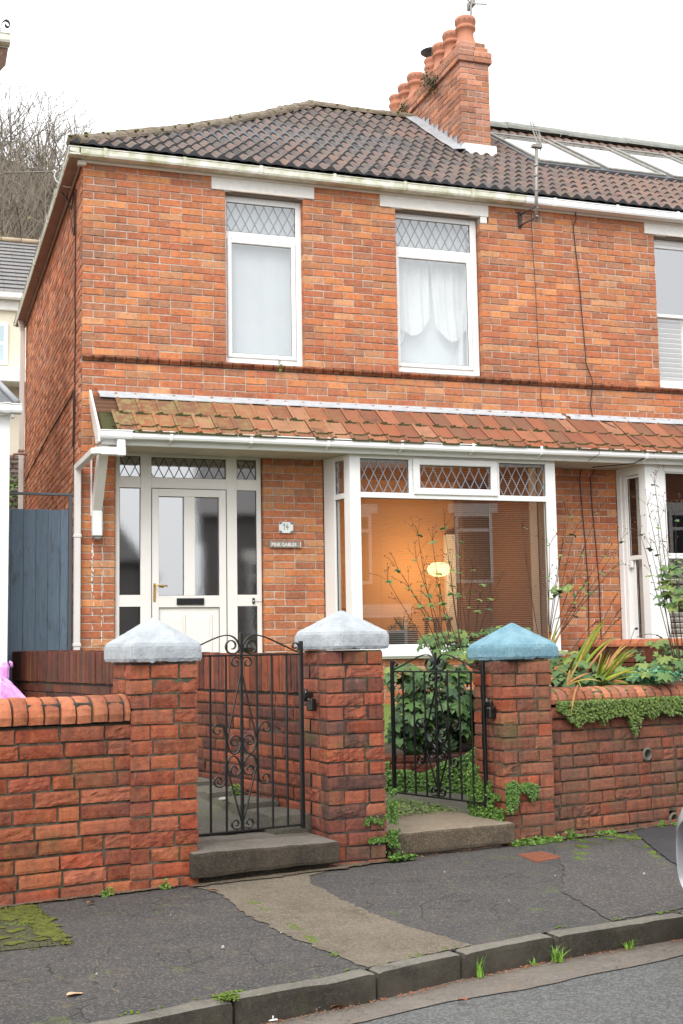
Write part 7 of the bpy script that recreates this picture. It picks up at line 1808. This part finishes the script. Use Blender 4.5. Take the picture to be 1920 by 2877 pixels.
M['grey_render'] = simple('grey_render', (.20, .19, .18), .9, (.15, .14, .13), 6, .6)
M['dark_glass'] = simple('dark_window_glass', (.05, .06, .07), .08)
def opp(label, s0, s1, t1, zw, zr_, mat, wins, gable=False):
    t = thing('facing_house', label, 'house', ST((s0+s1)/2, t1, 0)); b = B(); X_ = lambda x, y, z: ST(x, y, z)
    box(b, s0, s1, t1-8, t1, -.1, zw, X_)
    if gable is True: tm = t1-4; b.add([ST(s0, t1, zw), ST(s0, t1-8, zw), ST(s0, tm, zr_), ST(s1, t1, zw), ST(s1, t1-8, zw), ST(s1, tm, zr_)], [(0,1,2), (3,4,5)])
    make('wall', b, mat, t)
    b = B(); tm = t1-4; hp = 2.2 if gable == 'hip' else 0; b.add([ST(s0-.2, t1+.3, zw-.1), ST(s1+.2, t1+.3, zw-.1), ST(s1+.2-hp, tm if not hp else t1-1.5, zr_), ST(s0-.2, tm if not hp else t1-1.5, zr_), ST(s1+.2, t1-8.3, zw-.1), ST(s0-.2, t1-8.3, zw-.1)], [(0,1,2,3), (3,2,4,5), (1,4,2)]); make('roof', b, 'slate_roof', t)
    for (a, c, e, g) in wins:
        b = B(); box(b, a, c, t1-.02, t1+.03, e, g, X_, 0, .01); w_ = make('window', b, 'upvc', t); b = B(); box(b, a+.08, c-.08, t1+.03, t1+.034, e+.08, g-.45, X_); box(b, a+.08, c-.08, t1+.03, t1+.034, g-.37, g-.08, X_); make('pane', b, 'dark_glass', w_)
        b = B(); box(b, a-.15, c+.15, t1, t1+.02, g+.01, g+.24, X_); make('lintel', b, 'paint_white', t)
    return t
opp('brick terrace house across the street behind the camera, mirrored in the bay window', 5.62, 22, -12.5, 5.6, 8.2, 'far_brick', [(5.75, 6.58, 2.72, 4.42), (8.62, 9.54, 2.72, 4.42), (11.6, 12.6, 2.72, 4.42), (14, 15, 2.72, 4.42), (6.0, 7.4, .5, 2.0), (11.6, 13.6, .4, 2.0)])
opp('narrow dark stone house across the street, mirrored in the right side of the front door', 2.75, 5.6, -12.5, 4.62, 6.6, 'grey_render', [(3.9, 4.7, 1.6, 3.4)], True)
opp('grey rendered house across the street, mirrored in the left side of the front door', -4.5, 1.2, -12.5, 3.5, 6.4, 'grey_render', [(-2.5, -1.5, 1.4, 3.0)], 'hip')

# ================================================================== CAR at the right edge
S0, TA, TB = 1.355, -2.20, -3.92
car = thing('parked_car', 'silver parked car, only the edge of its bumper showing at the right', 'car', ST(3.3, -3.0, -.13))
b = B(); tc_, hw = (TA+TB)/2, (TA-TB)/2; st_s = [0, .012, .05, .12, .25, .5, .9, 1.3, 1.8, 2.4, 3.0, 3.5, 3.85, 4.02, 4.08]; vs = []; nn = 56
def nose(z): return .020*max(0, (z-.32)/.17)**2*1.0+.018*max(0, (.32-z)/.2)**2
def topz(x):
    if x < 1.0: return .52+.30*min(1, x/.35)**.5+.06*x
    if x < 1.7: return .88+(x-1.0)/.7*.42
    if x < 3.3: return 1.32
    return 1.32-(x-3.3)/.78*.42
for x in st_s:
    e = min(1, x/.35); e2 = min(1, (4.08-x)/.35+.0); half = hw*(.94+.06*math.sqrt(max(0, 1-(1-e)**2)))*(.82+.18*math.sqrt(max(0, 1-(1-e2)**2)))
    zt, zb = topz(x), .06+.05*(1-e)
    for j in range(nn):
        a = 2*PI*j/nn; ca, sa = math.cos(a), math.sin(a); cx = abs(ca)**.28*(1 if ca > 0 else -1); sz = abs(sa)**.5*(1 if sa > 0 else -1)
        z = (zt+zb)/2+(zt-zb)/2*sz; wid = half*(1-.16*max(0, (z-.85)/.5)); vs.append(ST(S0+x+(nose(z) if x < .5 else 0)*(1-x/.5), tc_+wid*cx, z-.0))
k = len(st_s); b.add(vs, [(i*nn+j, i*nn+(j+1) % nn, (i+1)*nn+(j+1) % nn, (i+1)*nn+j) for i in range(k-1) for j in range(nn)]+[tuple(range(nn)), tuple((k-1)*nn+j for j in range(nn))], 0, None, None, True)
make('body', b, 'car', car)
for sx in (.75, 3.35):
    for t0 in (TA-.09, TB+.09):
        b = B(); sgn = 1 if t0 > -3 else -1; vs = []
        prof = [(.18, 0), (.29, 0), (.315, .02), (.32, .10), (.315, .18), (.29, .20), (.18, .20)]; m_ = 28
        for r_, w_ in prof: vs += [ST(S0+sx+r_*math.cos(2*PI*j/m_), t0+sgn*(.07-w_), .19+r_*math.sin(2*PI*j/m_)) for j in range(m_)]
        b.add(vs, [(i*m_+j, i*m_+(j+1) % m_, (i+1)*m_+(j+1) % m_, (i+1)*m_+j) for i in range(len(prof)-1) for j in range(m_)], 0, None, None, True); wh = make('wheel', b, 'tyre', car)
        b = B(); lz = [ST(S0+sx+.2*math.cos(2*PI*j/m_), t0+sgn*.055, .19+.2*math.sin(2*PI*j/m_)) for j in range(m_)]; b.add(lz, [tuple(range(m_))]); make('rim', b, 'steel', wh)
b = B(); lz = [ST(S0+.035+.02*abs(math.cos(a)), TA-.24+.12*math.cos(a)*1., .45+.055*math.sin(a)) for a in [2*PI*j/20 for j in range(20)]]; b.add([Vector(p)-SX*.03 for p in lz], [tuple(range(20))]); make('fog_lamp', b, 'dark', car)
b = B(); lz = [tuple(Vector(p)-SX*.034) for p in lz]; tube(b, lz+[lz[0]], .007, 6); make('fog_lamp_rim', b, 'steel', car)
b = B(); box(b, 1.15, 3.3, TB+.10, TA-.10, .93, 1.24, lambda x, y, z: ST(S0+x+(z-.93)*.9*(1 if x < 2 else -.5), y, z), 0, .05); make('windows', b, 'dark_glass', car)
for t0 in (TA-.30, TB+.30):
    b = B(); lathe(b, [(.02, -.05), (.09, -.03), (.11, 0), (.09, .03), (.02, .05)], ST(S0+.16, t0, .66), 14); make('headlight', b, 'steel', car)
